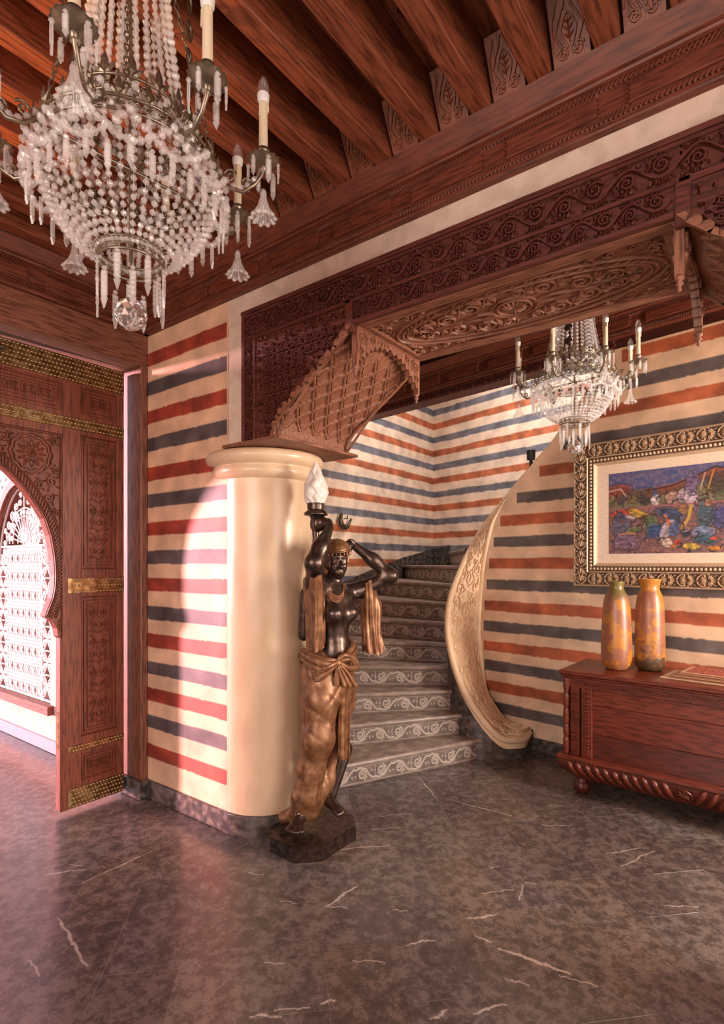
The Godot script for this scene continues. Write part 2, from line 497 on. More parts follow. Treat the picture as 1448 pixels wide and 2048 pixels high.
# ---------------------------------------------------------------- stripes
func stripe_tex(wm: float, hm: float, res: float, stripes: Array, base: Color, sd: int) -> ImageTexture:
	# stripes: [bottom, top, colour, x_from, x_to] in metres; rows run from the top down
	var w := int(wm / res); var h := int(hm / res)
	var f := FastNoiseLite.new()
	f.seed = sd; f.frequency = 0.02 * res / 0.005; f.fractal_octaves = 5
	var nz := f.get_image(w, h)
	nz.convert(Image.FORMAT_L8)
	var nd := nz.get_data()
	var d := PackedByteArray(); d.resize(w * h * 3)
	var br := base.r * 255; var bg := base.g * 255; var bb := base.b * 255
	for i in w * h:
		var k := 0.86 + nd[i] * 0.00088
		d[i * 3] = mini(255, int(br * k)); d[i * 3 + 1] = mini(255, int(bg * k)); d[i * 3 + 2] = mini(255, int(bb * k))
	var g := FastNoiseLite.new()
	g.seed = sd + 7; g.frequency = 0.9; g.fractal_octaves = 4
	for s in stripes:
		var c: Color = s[2]
		var cr := c.r * 255; var cg := c.g * 255; var cb := c.b * 255
		var x0 := clampi(int(s[3] / res), 0, w); var x1 := clampi(int(s[4] / res), 0, w)
		for x in range(x0, x1):
			var xm := x * res
			var e0: float = s[0] + g.get_noise_2d(xm * 2.2, s[0] * 31.0) * 0.005 + g.get_noise_2d(xm * 14.0, s[0] * 17.0) * 0.0016
			var e1: float = s[1] + g.get_noise_2d(xm * 2.2, s[1] * 31.0) * 0.005 + g.get_noise_2d(xm * 14.0, s[1] * 17.0) * 0.0016
			var y0 := maxi(0, int((hm - e1) / res)); var y1 := mini(h - 1, int((hm - e0) / res))
			for y in range(y0, y1 + 1):
				var i := y * w + x
				var k := 0.72 + nd[i] * 0.0022
				if y == y0 or y == y1:
					d[i * 3] = int((d[i * 3] + cr * k) * 0.5); d[i * 3 + 1] = int((d[i * 3 + 1] + cg * k) * 0.5); d[i * 3 + 2] = int((d[i * 3 + 2] + cb * k) * 0.5)
				else:
					d[i * 3] = mini(255, int(cr * k)); d[i * 3 + 1] = mini(255, int(cg * k)); d[i * 3 + 2] = mini(255, int(cb * k))
	return ImageTexture.create_from_image(Image.create_from_data(w, h, false, Image.FORMAT_RGB8, d))

func stripe_mat(tex: ImageTexture) -> StandardMaterial3D:
	var m := mat(Color.WHITE, 0.55, 0.0, tex)
	return m

# slab whose front face (a at the left base, b at the right base, seen from the front) carries the picture
func faced_wall(mb: MB, a: Vector3, b: Vector3, h: float, back: Vector3) -> void:
	var u := Vector3(0, h, 0)
	mb.quad(a, b, b + u, a + u, Vector2(0, 1), Vector2(1, 1), Vector2(1, 0), Vector2(0, 0))
	mb.quad(b + back, a + back, a + back + u, b + back + u, Vector2(0, .02), Vector2(0.02, .02), Vector2(0.02, 0), Vector2(0, 0))
	mb.quad(b, b + back, b + back + u, b + u, Vector2(1, 1), Vector2(.999, 1), Vector2(.999, 0), Vector2(1, 0))
	mb.quad(a + back, a, a + u, a + back + u, Vector2(0, 1), Vector2(0.001, 1), Vector2(0.001, 0), Vector2(0, 0))
	mb.quad(a + u, b + u, b + back + u, a + back + u, Vector2(0, .01), Vector2(0.01, .01), Vector2(.01, 0), Vector2.ZERO)
	mb.quad(a + back, b + back, b, a, Vector2(0, .01), Vector2(0.01, .01), Vector2(.01, 0), Vector2.ZERO)

const PW0 := Vector3(1.683, 0, -2.364)       # a point at the foot of the picture wall
const PWD := Vector3(0.988, 0, 0.152)        # along it, to the right
const PWN := Vector3(-0.152, 0, 0.988)       # out of it

func build_walls() -> void:
	var cream := rgb(226, 184, 150); var cream2 := rgb(236, 208, 182)
	var red := rgb(150, 60, 44); var grey := rgb(88, 76, 76)
	var orange := rgb(176, 98, 64); var slate := rgb(110, 108, 114)
	# back wall beside the door, striped
	var st := []
	var tops := [2.857, 2.671, 2.486, 2.31, 2.119, 1.948, 1.767, 1.586, 1.413, 1.231, 1.054, 0.878, 0.707, 0.535, 0.345]
	for i in tops.size(): st.append([tops[i] - 0.084, tops[i], red if i % 2 == 0 else grey, -0.1, 0.79])
	var mb := MB.new()
	faced_wall(mb, Vector3(0, 0, 0), Vector3(0.80, 0, 0), 2.99, Vector3(0, 0, -0.56))
	struct("wall_back", mb, stripe_mat(stripe_tex(0.80, 2.99, 0.004, st, cream, 3)), "cream wall with painted red and grey stripes beside the portal", "wall")
	# plaster band above the arch, and the wall over the cornice
	mb = MB.new()
	mb.box(Vector3(0, 2.82, -0.56), Vector3(5.4, 3.6, -0.001))
	mb.box(Vector3(0.78, 2.16, -0.55), Vector3(1.15, 2.83, -0.004))
	mb.box(Vector3(3.55, 0, -0.55), Vector3(5.4, 2.83, -0.004))
	struct("wall_back_upper", mb, M.white_wall, "pale plaster band above the carved wooden arch", "wall")
	mb = MB.new()
	mb.cbox(Vector3(0.0, 0, -0.01), Vector3(0.81, 0.115, 0.014), 0.003)
	struct("baseboard_back", mb, M.stone, "dark stone skirting along the striped wall beside the portal", "baseboard")
	# portal wall
	mb = MB.new()
	mb.box(Vector3(-0.28, 2.77, -0.56), Vector3(-0.002, 3.6, 5.2))
	mb.box(Vector3(-0.28, 0, 2.10), Vector3(-0.002, 2.78, 5.2))
	mb.box(Vector3(-0.28, 0, -0.56), Vector3(-0.002, 2.78, 0.0))
	struct("wall_left", mb, M.plaster, "plaster wall holding the wooden portal", "wall")
	mb = MB.new()
	mb.cbox(Vector3(-0.26, 2.77, 0.002), Vector3(0.008, 2.968, 3.4), 0.004)
	struct("trim_1", mb, M.lint_z, "broad wooden lintel above the portal", "lintel")
	mb = MB.new()
	mb.cbox(Vector3(-0.26, 0.112, 0.002), Vector3(0.008, 2.772, 0.05), 0.006)
	struct("trim_2", mb, M.lint_y, "wooden door post in the corner beside the striped wall", "door post")
	mb = MB.new()
	mb.cbox(Vector3(-0.2, 0.0, 0.002), Vector3(0.022, 0.114, 0.072), 0.003)
	struct("baseboard_left", mb, M.stone, "dark stone block under the corner door post", "baseboard")
	# the other walls of the hall, behind the visitor, the rear window added for fill
	mb = MB.new()
	mb.box(Vector3(5.4, 0, -2.6), Vector3(5.65, 0.5, 5.2)); mb.box(Vector3(5.4, 2.6, -2.6), Vector3(5.65, 3.6, 5.2))
	mb.box(Vector3(5.4, 0.5, -2.6), Vector3(5.65, 2.6, -1.65)); mb.box(Vector3(5.4, 0.5, -0.7), Vector3(5.65, 2.6, -0.2)); mb.box(Vector3(5.4, 0.5, 1.7), Vector3(5.65, 2.6, 5.2))
	struct("wall_right", mb, M.white_wall, "pale plaster wall with the garden window", "wall")
	mb = MB.new()
	mb.box(Vector3(-0.28, 0, 5.0), Vector3(5.65, 0.9, 5.25)); mb.box(Vector3(-0.28, 2.9, 5.0), Vector3(5.65, 3.6, 5.25))
	mb.box(Vector3(-0.28, 0.9, 5.0), Vector3(1.3, 2.9, 5.25)); mb.box(Vector3(3.9, 0.9, 5.0), Vector3(5.65, 2.9, 5.25))
	struct("wall_front", mb, M.white_wall, "pale plaster wall behind the visitor", "wall")
	window("window_1", Transform3D(Basis(Vector3(0, 0, 1), Vector3.UP, Vector3(-1, 0, 0)), Vector3(5.5, 1.55, 0.75)), 1.9, 2.1, "wide garden window in the right wall")
	window("window_4", Transform3D(Basis(Vector3(0, 0, 1), Vector3.UP, Vector3(-1, 0, 0)), Vector3(5.5, 1.55, -1.175)), 0.95, 2.1, "narrow window of the stair vestibule")
	window("window_2", Transform3D(Basis(Vector3(-1, 0, 0), Vector3.UP, Vector3(0, 0, -1)), Vector3(2.6, 1.9, 5.12)), 2.6, 2.0, "added unseen window behind the visitor for fill light")  # unseen window, added as the frame for the fill light
	# stairwell: left wall and back wall, striped, up to the upper floor
	st = []
	for i in 23:
		var tp := 3.986 - 0.1868 * i
		st.append([tp - 0.081, tp, slate if i % 2 == 0 else orange, -0.1, 9.0])
	mb = MB.new()
	faced_wall(mb, Vector3(-0.52, 0, -0.56), Vector3(-0.52, 0, -4.64), 4.2, Vector3(-0.2, 0, 0))
	# (a is the near end; seen from the stairs the picture runs to the right)
	struct("wall_stair_left", mb, stripe_mat(stripe_tex(4.08, 4.2, 0.007, st, cream2, 14)), "cream stairwell wall with orange and slate stripes, left of the corner", "wall")
	mb = MB.new()
	var bd := Vector3(0.9676, 0, 0.2525)
	faced_wall(mb, Vector3(-0.52, 0, -4.64), Vector3(-0.52, 0, -4.64) + bd * 6.2, 4.2, Vector3(0.05, 0, -0.2))
	struct("wall_stair_back", mb, stripe_mat(stripe_tex(6.2, 4.2, 0.007, st, cream2, 15)), "cream stairwell wall with orange and slate stripes, right of the corner", "wall")
	mb = MB.new()
	mb.box(Vector3(-0.72, 2.2, -0.62), Vector3(0.2, 4.2, -0.561)); mb.box(Vector3(-0.72, 0, -0.62), Vector3(0.5, 2.2, -0.561))
	struct("wall_stair_front", mb, M.white_wall, "plaster back of the hall wall, towards the stairs", "wall")
	# ceiling over the stairs, its roof opening added to light the stairwell
	mb = MB.new()
	mb.box(Vector3(-0.8, 4.2, -5.0), Vector3(0.35, 4.35, -0.5)); mb.box(Vector3(1.65, 4.2, -5.0), Vector3(5.7, 4.35, -0.5))
	mb.box(Vector3(0.35, 4.2, -2.6), Vector3(1.65, 4.35, -0.5)); mb.box(Vector3(0.35, 4.2, -5.0), Vector3(1.65, 4.35, -3.6))
	struct("ceiling_stair", mb, M.white_wall, "white ceiling over the stairwell with an added roof light", "ceiling")
	mb = MB.new()
	mb.box(Vector3(5.4, 2.6, -4.0), Vector3(5.65, 4.3, -0.5)); mb.box(Vector3(5.4, 0, -4.0), Vector3(5.65, 2.7, -2.5))
	mb.box(Vector3(-0.28, 3.58, -0.6), Vector3(5.65, 4.3, -0.45))
	struct("wall_stair_right", mb, M.white_wall, "plaster wall closing the stairwell", "wall")

func window(called: String, xf: Transform3D, w: float, h: float, label := "tall wooden window of the hall") -> void:
	var mb := MB.new()
	var a := w / 2; var b := h / 2
	mb.cbox(Vector3(-a, -b, -0.03), Vector3(-a + 0.07, b, 0.03)); mb.cbox(Vector3(a - 0.07, -b, -0.03), Vector3(a, b, 0.03))
	mb.cbox(Vector3(-a, -b, -0.03), Vector3(a, -b + 0.07, 0.03)); mb.cbox(Vector3(-a, b - 0.07, -0.03), Vector3(a, b, 0.03))
	mb.cbox(Vector3(-0.03, -b, -0.025), Vector3(0.03, b, 0.025)); mb.cbox(Vector3(-a, -0.02, -0.02), Vector3(a, 0.02, 0.02))
	var o := struct(called, mb, M.dark_y, label, "window")
	o.transform = xf
	for s in [-1, 1]:
		for r in [-1, 1]:
			var p := MB.new()
			p.box(Vector3(-a / 2 + 0.03, -b / 2 + 0.03, -0.003), Vector3(a / 2 - 0.03, b / 2 - 0.03, 0.003))
			part("pane", p, M.glass, o, Transform3D(Basis.IDENTITY, Vector3(s * (a / 2 - 0.01), r * (b / 2 - 0.01), 0)))

# ---------------------------------------------------------------- cornice and ceiling
func rope_mesh(l: float, r: float) -> MB:
	var mb := MB.new()
	var nseg := int(l / (r * 1.9))
	for i in nseg:
		var x := (i + 0.5) * l / nseg
		mb.ridge([Vector2(x - r * 0.9, -r), Vector2(x - r * 0.1, 0), Vector2(x + r * 0.9, r)], r * 1.5, r * 0.9)
	return mb

# cornice along +X, foot at y = 0, standing out in +Z; 0.23 m high
func cornice(l: float, wood: String, seed_off: float) -> Array:
	var body := MB.new()
	var prof := [Vector2(0.0, 0.0), Vector2(0.030, 0.0), Vector2(0.034, 0.006), Vector2(0.034, 0.018), Vector2(0.03, 0.022), Vector2(0.03, 0.145), Vector2(0.048, 0.15), Vector2(0.052, 0.158), Vector2(0.048, 0.166), Vector2(0.056, 0.170), Vector2(0.098, 0.232), Vector2(0.0, 0.232)]
	for i in prof.size() - 1:
		var a: Vector2 = prof[i]; var b: Vector2 = prof[i + 1]
		body.quad(Vector3(0, a.y, a.x), Vector3(l, a.y, a.x), Vector3(l, b.y, b.x), Vector3(0, b.y, b.x))
	# raised tables with rope edges, in a meander
	var rope := MB.new()
	var r1 := rope_mesh(l, 0.008)
	rope.add(r1, Transform3D(Basis.IDENTITY, Vector3(0, 0.030, 0.030)))
	rope.add(r1, Transform3D(Basis.IDENTITY, Vector3(0, 0.137, 0.030)))
	var pitch := 0.42
	var x := -seed_off
	while x < l:
		var x0 := maxf(x + 0.05, 0.0); var x1 := minf(x + pitch - 0.05, l)
		if x1 - x0 > 0.05:
			body.xf = Transform3D(Basis.IDENTITY, Vector3.ZERO)
			body.cbox(Vector3(x0, 0.050, 0.02), Vector3(x1, 0.118, 0.041), 0.004)
			var seg := rope_mesh(x1 - x0, 0.0075)
			rope.add(seg, Transform3D(Basis.IDENTITY, Vector3(x0, 0.122, 0.030)))
			for xx in [x0, x1]:
				var up := rope_mesh(0.075, 0.0075)
				rope.add(up, Transform3D(Basis(Vector3(0, 1, 0), Vector3(-1, 0, 0), Vector3(0, 0, 1)), Vector3(xx, 0.046, 0.032)))
		var y0 := x + pitch - 0.05; var y1 := x + pitch + 0.05
		if y0 > 0 and y1 < l:
			rope.add(rope_mesh(y1 - y0, 0.006), Transform3D(Basis.IDENTITY, Vector3(y0, 0.046, 0.030)))
		x += pitch
	return [body, rope]

func build_ceiling() -> void:
	var c := cornice(5.4, "corn", 0.13)
	var o := struct("trim_3", c[0], M.corn_x, "carved wooden cornice above the plaster band of the arch wall", "cornice")
	o.position = Vector3(0, 2.968, 0)
	var r := part("rope_moulding", c[1], M.corn_x, o)
	c = cornice(5.0, "corn", 0.3)
	o = struct("trim_4", c[0], M.corn_z, "carved wooden cornice above the portal lintel", "cornice")
	o.transform = Transform3D(Basis(Vector3(0, 0, -1), Vector3.UP, Vector3(1, 0, 0)), Vector3(0, 2.968, 5.0))
	part("rope_moulding", c[1], M.corn_z, o)
	# boards and beams
	var mb := MB.new()
	mb.box(Vector3(-0.28, 3.40, -0.56), Vector3(5.65, 3.6, 5.25))
	var ce := struct("ceiling", mb, M.ceil_z, "timber ceiling of beams and boards over the hall", "ceiling")
	# carved end block between two beams
	var cv := MB.new()
	cv.box(Vector3(-0.06, 0, -0.02), Vector3(0.06, 0.19, 0.0))
	for s in [-1.0, 1.0]:
		cv.ridge(mir(spiral(Vector2(0.026, 0.028), 0.020, 1.6, 0.4, 1.0), s), 0.008, 0.007)
		cv.ridge(mir([Vector2(0.01, 0.02), Vector2(0.03, 0.055), Vector2(0.045, 0.085), Vector2(0.03, 0.12), Vector2(0.012, 0.15), Vector2(0.002, 0.18)], s), 0.008, 0.007)
		cv.ridge(mir([Vector2(0.006, 0.04), Vector2(0.02, 0.07), Vector2(0.026, 0.09), Vector2(0.016, 0.115), Vector2(0.0, 0.135)], s), 0.007, 0.006)
		cv.ridge(mir([Vector2(0.055, 0.06), Vector2(0.052, 0.12), Vector2(0.03, 0.175)], s), 0.007, 0.006)
		for k in 3: cv.leaf(Vector2(0, 0.065 + 0.02 * k), PI / 2 - s * 0.75, 0.024, 0.008, 0.006)
	cv.leaf(Vector2(0, 0.05), PI / 2, 0.08, 0.008, 0.006)
	var blockm := cv.mesh()
	var bm := MB.new()
	bm.cbox(Vector3(-0.04, 0, -0.0), Vector3(0.04, 0.2, 5.0), 0.004)
	var beam := bm.mesh()
	# shallow carved scroll on the boards
	var bc := MB.new()
	for i in 6:
		var z := i * 0.13
		bc.ridge(spiral(Vector2(0.018 * (1 if i % 2 == 0 else -1), z), 0.026, 1.4, 0.5 + i * PI, 1.0 if i % 2 == 0 else -1.0), 0.009, 0.008)
		bc.leaf(Vector2(0, z + 0.05), PI / 2 + (0.5 if i % 2 == 0 else -0.5), 0.05, 0.018, 0.008)
		bc.leaf(Vector2(0, z + 0.03), PI / 2 - (0.9 if i % 2 == 0 else -0.9), 0.04, 0.015, 0.008)
	var boardm := bc.mesh()
	for i in 26:
		var x := 2.14 + 0.222 * (i - 10)
		if x < 0.05 or x > 5.35: continue
		part("beam", beam, M.ceil_z, ce, Transform3D(Basis.IDENTITY, Vector3(x, 3.2, 0.01)))
		var tilt := Basis(Vector3.RIGHT, 0.5)
		part("carved_block", blockm, M.ceil_y, ce, Transform3D(tilt, Vector3(x + 0.111, 3.205, 0.09)))
		for k in 2:
			part("carved_scroll", boardm, M.ceil_z, ce, Transform3D(Basis(Vector3(1, 0, 0), Vector3(0, 0, 1), Vector3(0, -1, 0)), Vector3(x + 0.111, 3.398, 0.3 + k * 1.0)))
	# vestibule beyond the arch
	mb = MB.new()
	mb.box(Vector3(-0.7, 3.42, -2.75), Vector3(5.65, 3.5, -0.45))
	struct("ceiling_vestibule", mb, M.dark_x, "dark wooden ceiling of the stair vestibule", "ceiling")

func spiral(c: Vector2, r: float, turns: float, a0: float, dir: float, n := 14) -> Array:
	var p := []
	for i in n + 1:
		var k := float(i) / n
		var a := a0 + dir * k * turns * TAU
		p.append(c + Vector2(cos(a), sin(a)) * r * (1.0 - 0.82 * k))
	return p

func mir(p: Array, s: float) -> Array:
	if s > 0: return p
	var q := []
	for w in p: q.append(Vector2(-w.x, w.y))
	q.reverse()
	return q

# ---------------------------------------------------------------- carving motifs
func arab_cell(s: float, h: float, var_i := 0) -> MB:
	# one square of interlaced scrolls, centred on the origin
	var mb := MB.new()
	var w := s * 0.085
	for sx in [-1.0, 1.0]:
		for sy in [-1.0, 1.0]:
			var f := func(p: Array) -> Array:
				var q := []
				for x in p: q.append(Vector2(x.x * sx, x.y * sy) * s)
				return q
			mb.ridge(f.call(spiral(Vector2(0.27, 0.26), 0.17, 1.7, -2.2 if var_i == 0 else 0.6, 1.0)), w, h)
			mb.ridge(f.call([Vector2(0.0, 0.02), Vector2(0.06, 0.10), Vector2(0.16, 0.12), Vector2(0.30, 0.07), Vector2(0.42, 0.10), Vector2(0.5, 0.0)]), w, h * 0.85)
			mb.ridge(f.call([Vector2(0.02, 0.5), Vector2(0.10, 0.42), Vector2(0.11, 0.30), Vector2(0.05, 0.2), Vector2(0.0, 0.18)]), w, h * 0.85)
			mb.ridge(f.call([Vector2(0.5, 0.25), Vector2(0.44, 0.4), Vector2(0.3, 0.47), Vector2(0.14, 0.49)]), w, h * 0.9)
			for k in 3:
				var a := 0.5 + 0.55 * k
				mb.leaf(Vector2(0.34 * sx, 0.36 * sy) * s, atan2(sin(a) * sy, cos(a) * sx), s * 0.17, s * 0.075, h)
			mb.leaf(Vector2(0.14 * sx, 0.13 * sy) * s, atan2(0.9 * sy, 0.5 * sx), s * 0.16, s * 0.07, h)
			mb.leaf(Vector2(0.40 * sx, 0.06 * sy) * s, atan2(0.5 * sy, 0.9 * sx), s * 0.13, s * 0.06, h)
	for k in 8: mb.leaf(Vector2.ZERO, TAU * k / 8, s * 0.13, s * 0.055, h)
	return mb

func fill_area(mb: MB, poly: PackedVector2Array, s: float, h: float, z: float, ang := 0.0) -> void:
	var cells := [arab_cell(s, h, 0), arab_cell(s, h, 1)]
	var lo := poly[0]; var hi := poly[0]
	for p in poly:
		lo = lo.min(p); hi = hi.max(p)
	var nx := int(ceil((hi.x - lo.x) / s)); var ny := int(ceil((hi.y - lo.y) / s))
	var ox := (hi.x - lo.x - nx * s) / 2; var oy := (hi.y - lo.y - ny * s) / 2
	for i in nx:
		for j in ny:
			var c := Vector2(lo.x + ox + (i + 0.5) * s, lo.y + oy + (j + 0.5) * s)
			var inside := 0
			for d in [Vector2(0.42, 0.42), Vector2(-0.42, 0.42), Vector2(0.42, -0.42), Vector2(-0.42, -0.42)]:
				if Geometry2D.is_point_in_polygon(c + d * s, poly): inside += 1
			if inside == 4:
				mb.add(cells[(i + j) % 2], Transform3D(Basis(Vector3(0, 0, 1), ang), Vector3(c.x, c.y, z)))
			elif inside > 0:
				# broken motif at an edge: leaves only
				for k in 12:
					var q := c + Vector2(fposmod(sin(k * 12.9 + i * 7.1 + j * 3.3) * 437.5, 1.0) - 0.5, fposmod(sin(k * 78.2 + i * 1.7 + j * 9.1) * 143.7, 1.0) - 0.5) * s
					var a := float(k) * 2.4
					if Geometry2D.is_point_in_polygon(q, poly) and Geometry2D.is_point_in_polygon(q + Vector2(cos(a), sin(a)) * s * 0.24, poly):
						mb.xf = Transform3D(Basis.IDENTITY, Vector3(0, 0, z))
						mb.leaf(q, a, s * 0.24, s * 0.10, h)
						mb.xf = Transform3D.IDENTITY

func vine(l: float, h: float, rh: float) -> MB:
	# running vine along +X, centred on y = 0
	var mb := MB.new()
	var half := h * 1.05
	var nn := maxi(1, int(round(l / half)))
	half = l / nn
	var stem := []
	for i in nn * 6 + 1:
		var x := l * i / (nn * 6.0)
		stem.append(Vector2(x, sin(PI * x / half) * h * 0.33))
	mb.ridge(stem, h * 0.11, rh)
	for i in nn:
		var s := 1.0 if i % 2 == 0 else -1.0
		var c := Vector2((i + 0.5) * half, -s * h * 0.10)
		mb.ridge(spiral(c, h * 0.29, 1.7, PI * (1.0 if s > 0 else 0.0) + 0.4, -s), h * 0.095, rh * 0.95)
		for k in 4:
			mb.leaf(c + Vector2(half * (0.08 - 0.1 * k), s * h * 0.40), s * (0.4 + 0.7 * k), h * 0.27, h * 0.11, rh)
			mb.leaf(c + Vector2(half * (-0.42 + 0.2 * k), -s * h * 0.25), -s * (0.3 + 0.65 * k), h * 0.24, h * 0.10, rh * 0.9)
		for k in 7: mb.leaf(c, TAU * k / 7, h * 0.15, h * 0.07, rh)
		for k in 6:
			var a := s * (0.2 + 0.5 * k)
			mb.leaf(Vector2((i + 0.04) * half, s * h * 0.05) + Vector2(0, -s * h * 0.3), a * -1.0 + PI / 2 * s, h * 0.30, h * 0.12, rh * 0.9)
			mb.leaf(Vector2((i + 0.16 * k) * half, -s * h * (0.46 - 0.03 * (k % 3))), s * (0.5 + 0.3 * k), h * 0.20, h * 0.10, rh * 0.85)
			mb.leaf(Vector2((i + 0.1 + 0.16 * k) * half, s * h * (0.47 - 0.04 * (k % 2))), -s * (0.7 + 0.35 * k), h * 0.20, h * 0.10, rh * 0.85)
			mb.leaf(Vector2((i + 0.5) * half, s * h * 0.30) + Vector2(cos(a), sin(a)) * h * 0.06, a + 0.4, h * 0.22, h * 0.10, rh * 0.95)
	return mb

# ---------------------------------------------------------------- column, arch, soffit
const ARC := [Vector2(1.19, 2.15), Vector2(1.195, 2.20), Vector2(1.215, 2.245), Vector2(1.26, 2.285), Vector2(1.32, 2.325), Vector2(1.39, 2.37), Vector2(1.46, 2.418), Vector2(1.53, 2.465), Vector2(1.60, 2.515), Vector2(1.65, 2.56), Vector2(1.685, 2.60)]

func build_arch() -> void:
	# plaster column
	for side in 2:
		var cx := 0.80 if side == 0 else 3.89
		var t := thing("column", "round cream plaster column with rolled capital between striped wall and stairs" if side == 0 else "cream plaster column at the other end of the arch", "column", Vector3(cx, 0, -0.28))
		var mb := MB.new()
		mb.lathe([Vector2(0.28, 0.0), Vector2(0.28, 0.7), Vector2(0.28, 1.4), Vector2(0.28, 1.985)], 64)
		part("shaft", mb, M.column, t)
		mb = MB.new()
		var pr := [Vector2(0.278, 1.975), Vector2(0.296, 1.985), Vector2(0.310, 2.002), Vector2(0.314, 2.022), Vector2(0.310, 2.042), Vector2(0.304, 2.050), Vector2(0.312, 2.056), Vector2(0.334, 2.068), Vector2(0.346, 2.090), Vector2(0.346, 2.112), Vector2(0.334, 2.130), Vector2(0.30, 2.138), Vector2(0.0, 2.139)]
		mb.lathe(pr, 64)
		part("capital", mb, M.column, t)
		mb = MB.new()
		mb.lathe([Vector2(0.294, 0.0), Vector2(0.294, 0.108), Vector2(0.288, 0.115), Vector2(0.27, 0.116)], 64)
		part("skirting", mb, M.stone, t)
	var arch := thing("wooden_arch", "carved dark wood arch front with scroll panels above the stair opening", "arch")
	var sp := MB.new(); var lat := MB.new(); var lat_bars := MB.new(); var teeth := MB.new(); var carv := MB.new(); var rails := MB.new(); var board := MB.new()
	for side in 2:
		var R := Transform3D.IDENTITY if side == 0 else Transform3D(Basis(Vector3(-1, 0, 0), Vector3.UP, Vector3(0, 0, 1)), Vector3(4.69, 0, 0))
		var one := MB.new()
		# spandrel plate
		var poly := PackedVector2Array([Vector2(0.94, 2.15)])
		for p in ARC: poly.append(p)
		poly.append(Vector2(1.685, 2.85)); poly.append(Vector2(0.94, 2.85))
		one.prism(poly, -0.02, 0.016)
		sp.add(one, R)
		# frame rails
		one = MB.new()
		one.cbox(Vector3(0.94, 2.15, 0.0), Vector3(0.965, 2.85, 0.03), 0.003)
		one.cbox(Vector3(1.025, 2.15, 0.0), Vector3(1.045, 2.70, 0.026), 0.003)
		one.cbox(Vector3(1.025, 2.695, 0.0), Vector3(1.69, 2.715, 0.028), 0.003)
		one.cbox(Vector3(1.655, 2.565, 0.0), Vector3(1.70, 2.715, 0.028), 0.003)
		rails.add(one, R)
		# spandrel carving
		one = MB.new()
		var inner := PackedVector2Array([Vector2(1.05, 2.165), Vector2(1.185, 2.165), Vector2(1.20, 2.25), Vector2(1.25, 2.30), Vector2(1.38, 2.385), Vector2(1.52, 2.48), Vector2(1.60, 2.54), Vector2(1.65, 2.585), Vector2(1.65, 2.69), Vector2(1.05, 2.69)])
		fill_area(one, inner, 0.098, 0.018, 0.016)
		var v := vine(0.53, 0.058, 0.016)
		one.add(v, Transform3D(Basis(Vector3(0, 1, 0), Vector3(-1, 0, 0), Vector3(0, 0, 1)), Vector3(0.995, 2.16, 0.016)))
		carv.add(one, R)
		# curved soffit with its lattice
		var pts := []
		var path := []
		for i in ARC.size() - 1:
			for k in 3: path.append(ARC[i].lerp(ARC[i + 1], k / 3.0))
		path.append(ARC[ARC.size() - 1])
		var ln := [0.0]
		for i in range(1, path.size()): ln.append(ln[i - 1] + path[i].distance_to(path[i - 1]))
		for p in path: pts.append([Vector3(p.x, p.y, 0.02), Vector3(p.x, p.y, -0.56)])
		one = MB.new()
		one.grid(pts, false, Vector2.ONE, false)
		lat = MB.new(); lat.add(one, R)
		part("curved_soffit", lat, M.sof_x, arch)
		var tot: float = ln[ln.size() - 1]
		one = MB.new()
		# sebka lattice in (z, s): stepped diagonal bars
		var cw := 0.112; var ch := 0.135
		for i in range(-1, 6):
			for j in range(-1, 13):
				var z0 := i * cw + (cw / 2 if j % 2 != 0 else 0.0); var s0 := j * ch * 0.5
				for sg in [-1.0, 1.0]:
					var pa := []
					for k in 7:
						var q := k / 6.0
						var st := floorf(q * 3.0) / 3.0 * 0.35 + q * 0.65
						pa.append(Vector2(z0 + sg * cw * 0.5 * q, s0 + ch * 0.5 * st))
					var ok := true
					for q in pa:
						if q.x < 0.0 or q.x > 0.575 or q.y < 0.012 or q.y > tot - 0.02: ok = false
					if ok:
						one.ridge(pa, 0.021, 0.010)
						one.ridge(pa.map(func(q): return q + Vector2(0.020, 0)), 0.008, 0.007)
		for z in [0.006, 0.572]: one.ridge([Vector2(z, 0.0), Vector2(z, tot * 0.5), Vector2(z, tot)], 0.014, 0.012)
		one.bend(func(q: Vector3) -> Vector3:
			var i := 1
			while i < ln.size() - 1 and ln[i] < q.y: i += 1
			var k: float = (q.y - ln[i - 1]) / (ln[i] - ln[i - 1])
			var a: Vector2 = path[i - 1]; var b: Vector2 = path[i]
			var p: Vector2 = a.lerp(b, k)
			var d: Vector2 = (b - a).normalized()
			return Vector3(p.x + d.y * q.z, p.y - d.x * q.z, 0.02 - q.x))
		lat_bars.add(one, R)
		# scalloped edge, front and back
		one = MB.new()
		for zz in [[0.012, 0.034], [-0.575, -0.553]]:
			var s := 0.0
			var kk := 0
			while s < tot - 0.03:
				var i := 1
				while i < ln.size() - 1 and ln[i] < s + 0.02: i += 1
				var d: Vector2 = (path[i] - path[i - 1]).normalized()
				var p: Vector2 = path[i - 1] + d * (s + 0.02 - ln[i - 1])
				var nr := Vector2(-d.y, d.x)
				var big := 1.0 if kk % 3 != 2 else 0.45
				var lobe := PackedVector2Array([p - d * 0.022 - nr * 0.008])
				lobe.append(p + d * 0.022 - nr * 0.008)
				for a in 7:
					var an := PI * a / 6.0
					lobe.append(p + d * cos(an) * 0.021 * (1.0 if big == 1.0 else 0.5) + nr * (0.004 + sin(an) * 0.020 * big))
				one.prism(lobe, zz[0], zz[1])
				s += 0.043 if kk % 3 != 2 else 0.028
				kk += 1
		teeth.add(one, R)
		one = MB.new()
		one.cbox(Vector3(0.80, 2.139, -0.615), Vector3(1.245, 2.156, 0.045), 0.003)
		board = MB.new(); board.add(one, R)
		part("springing_board", board, M.sof_z, arch)
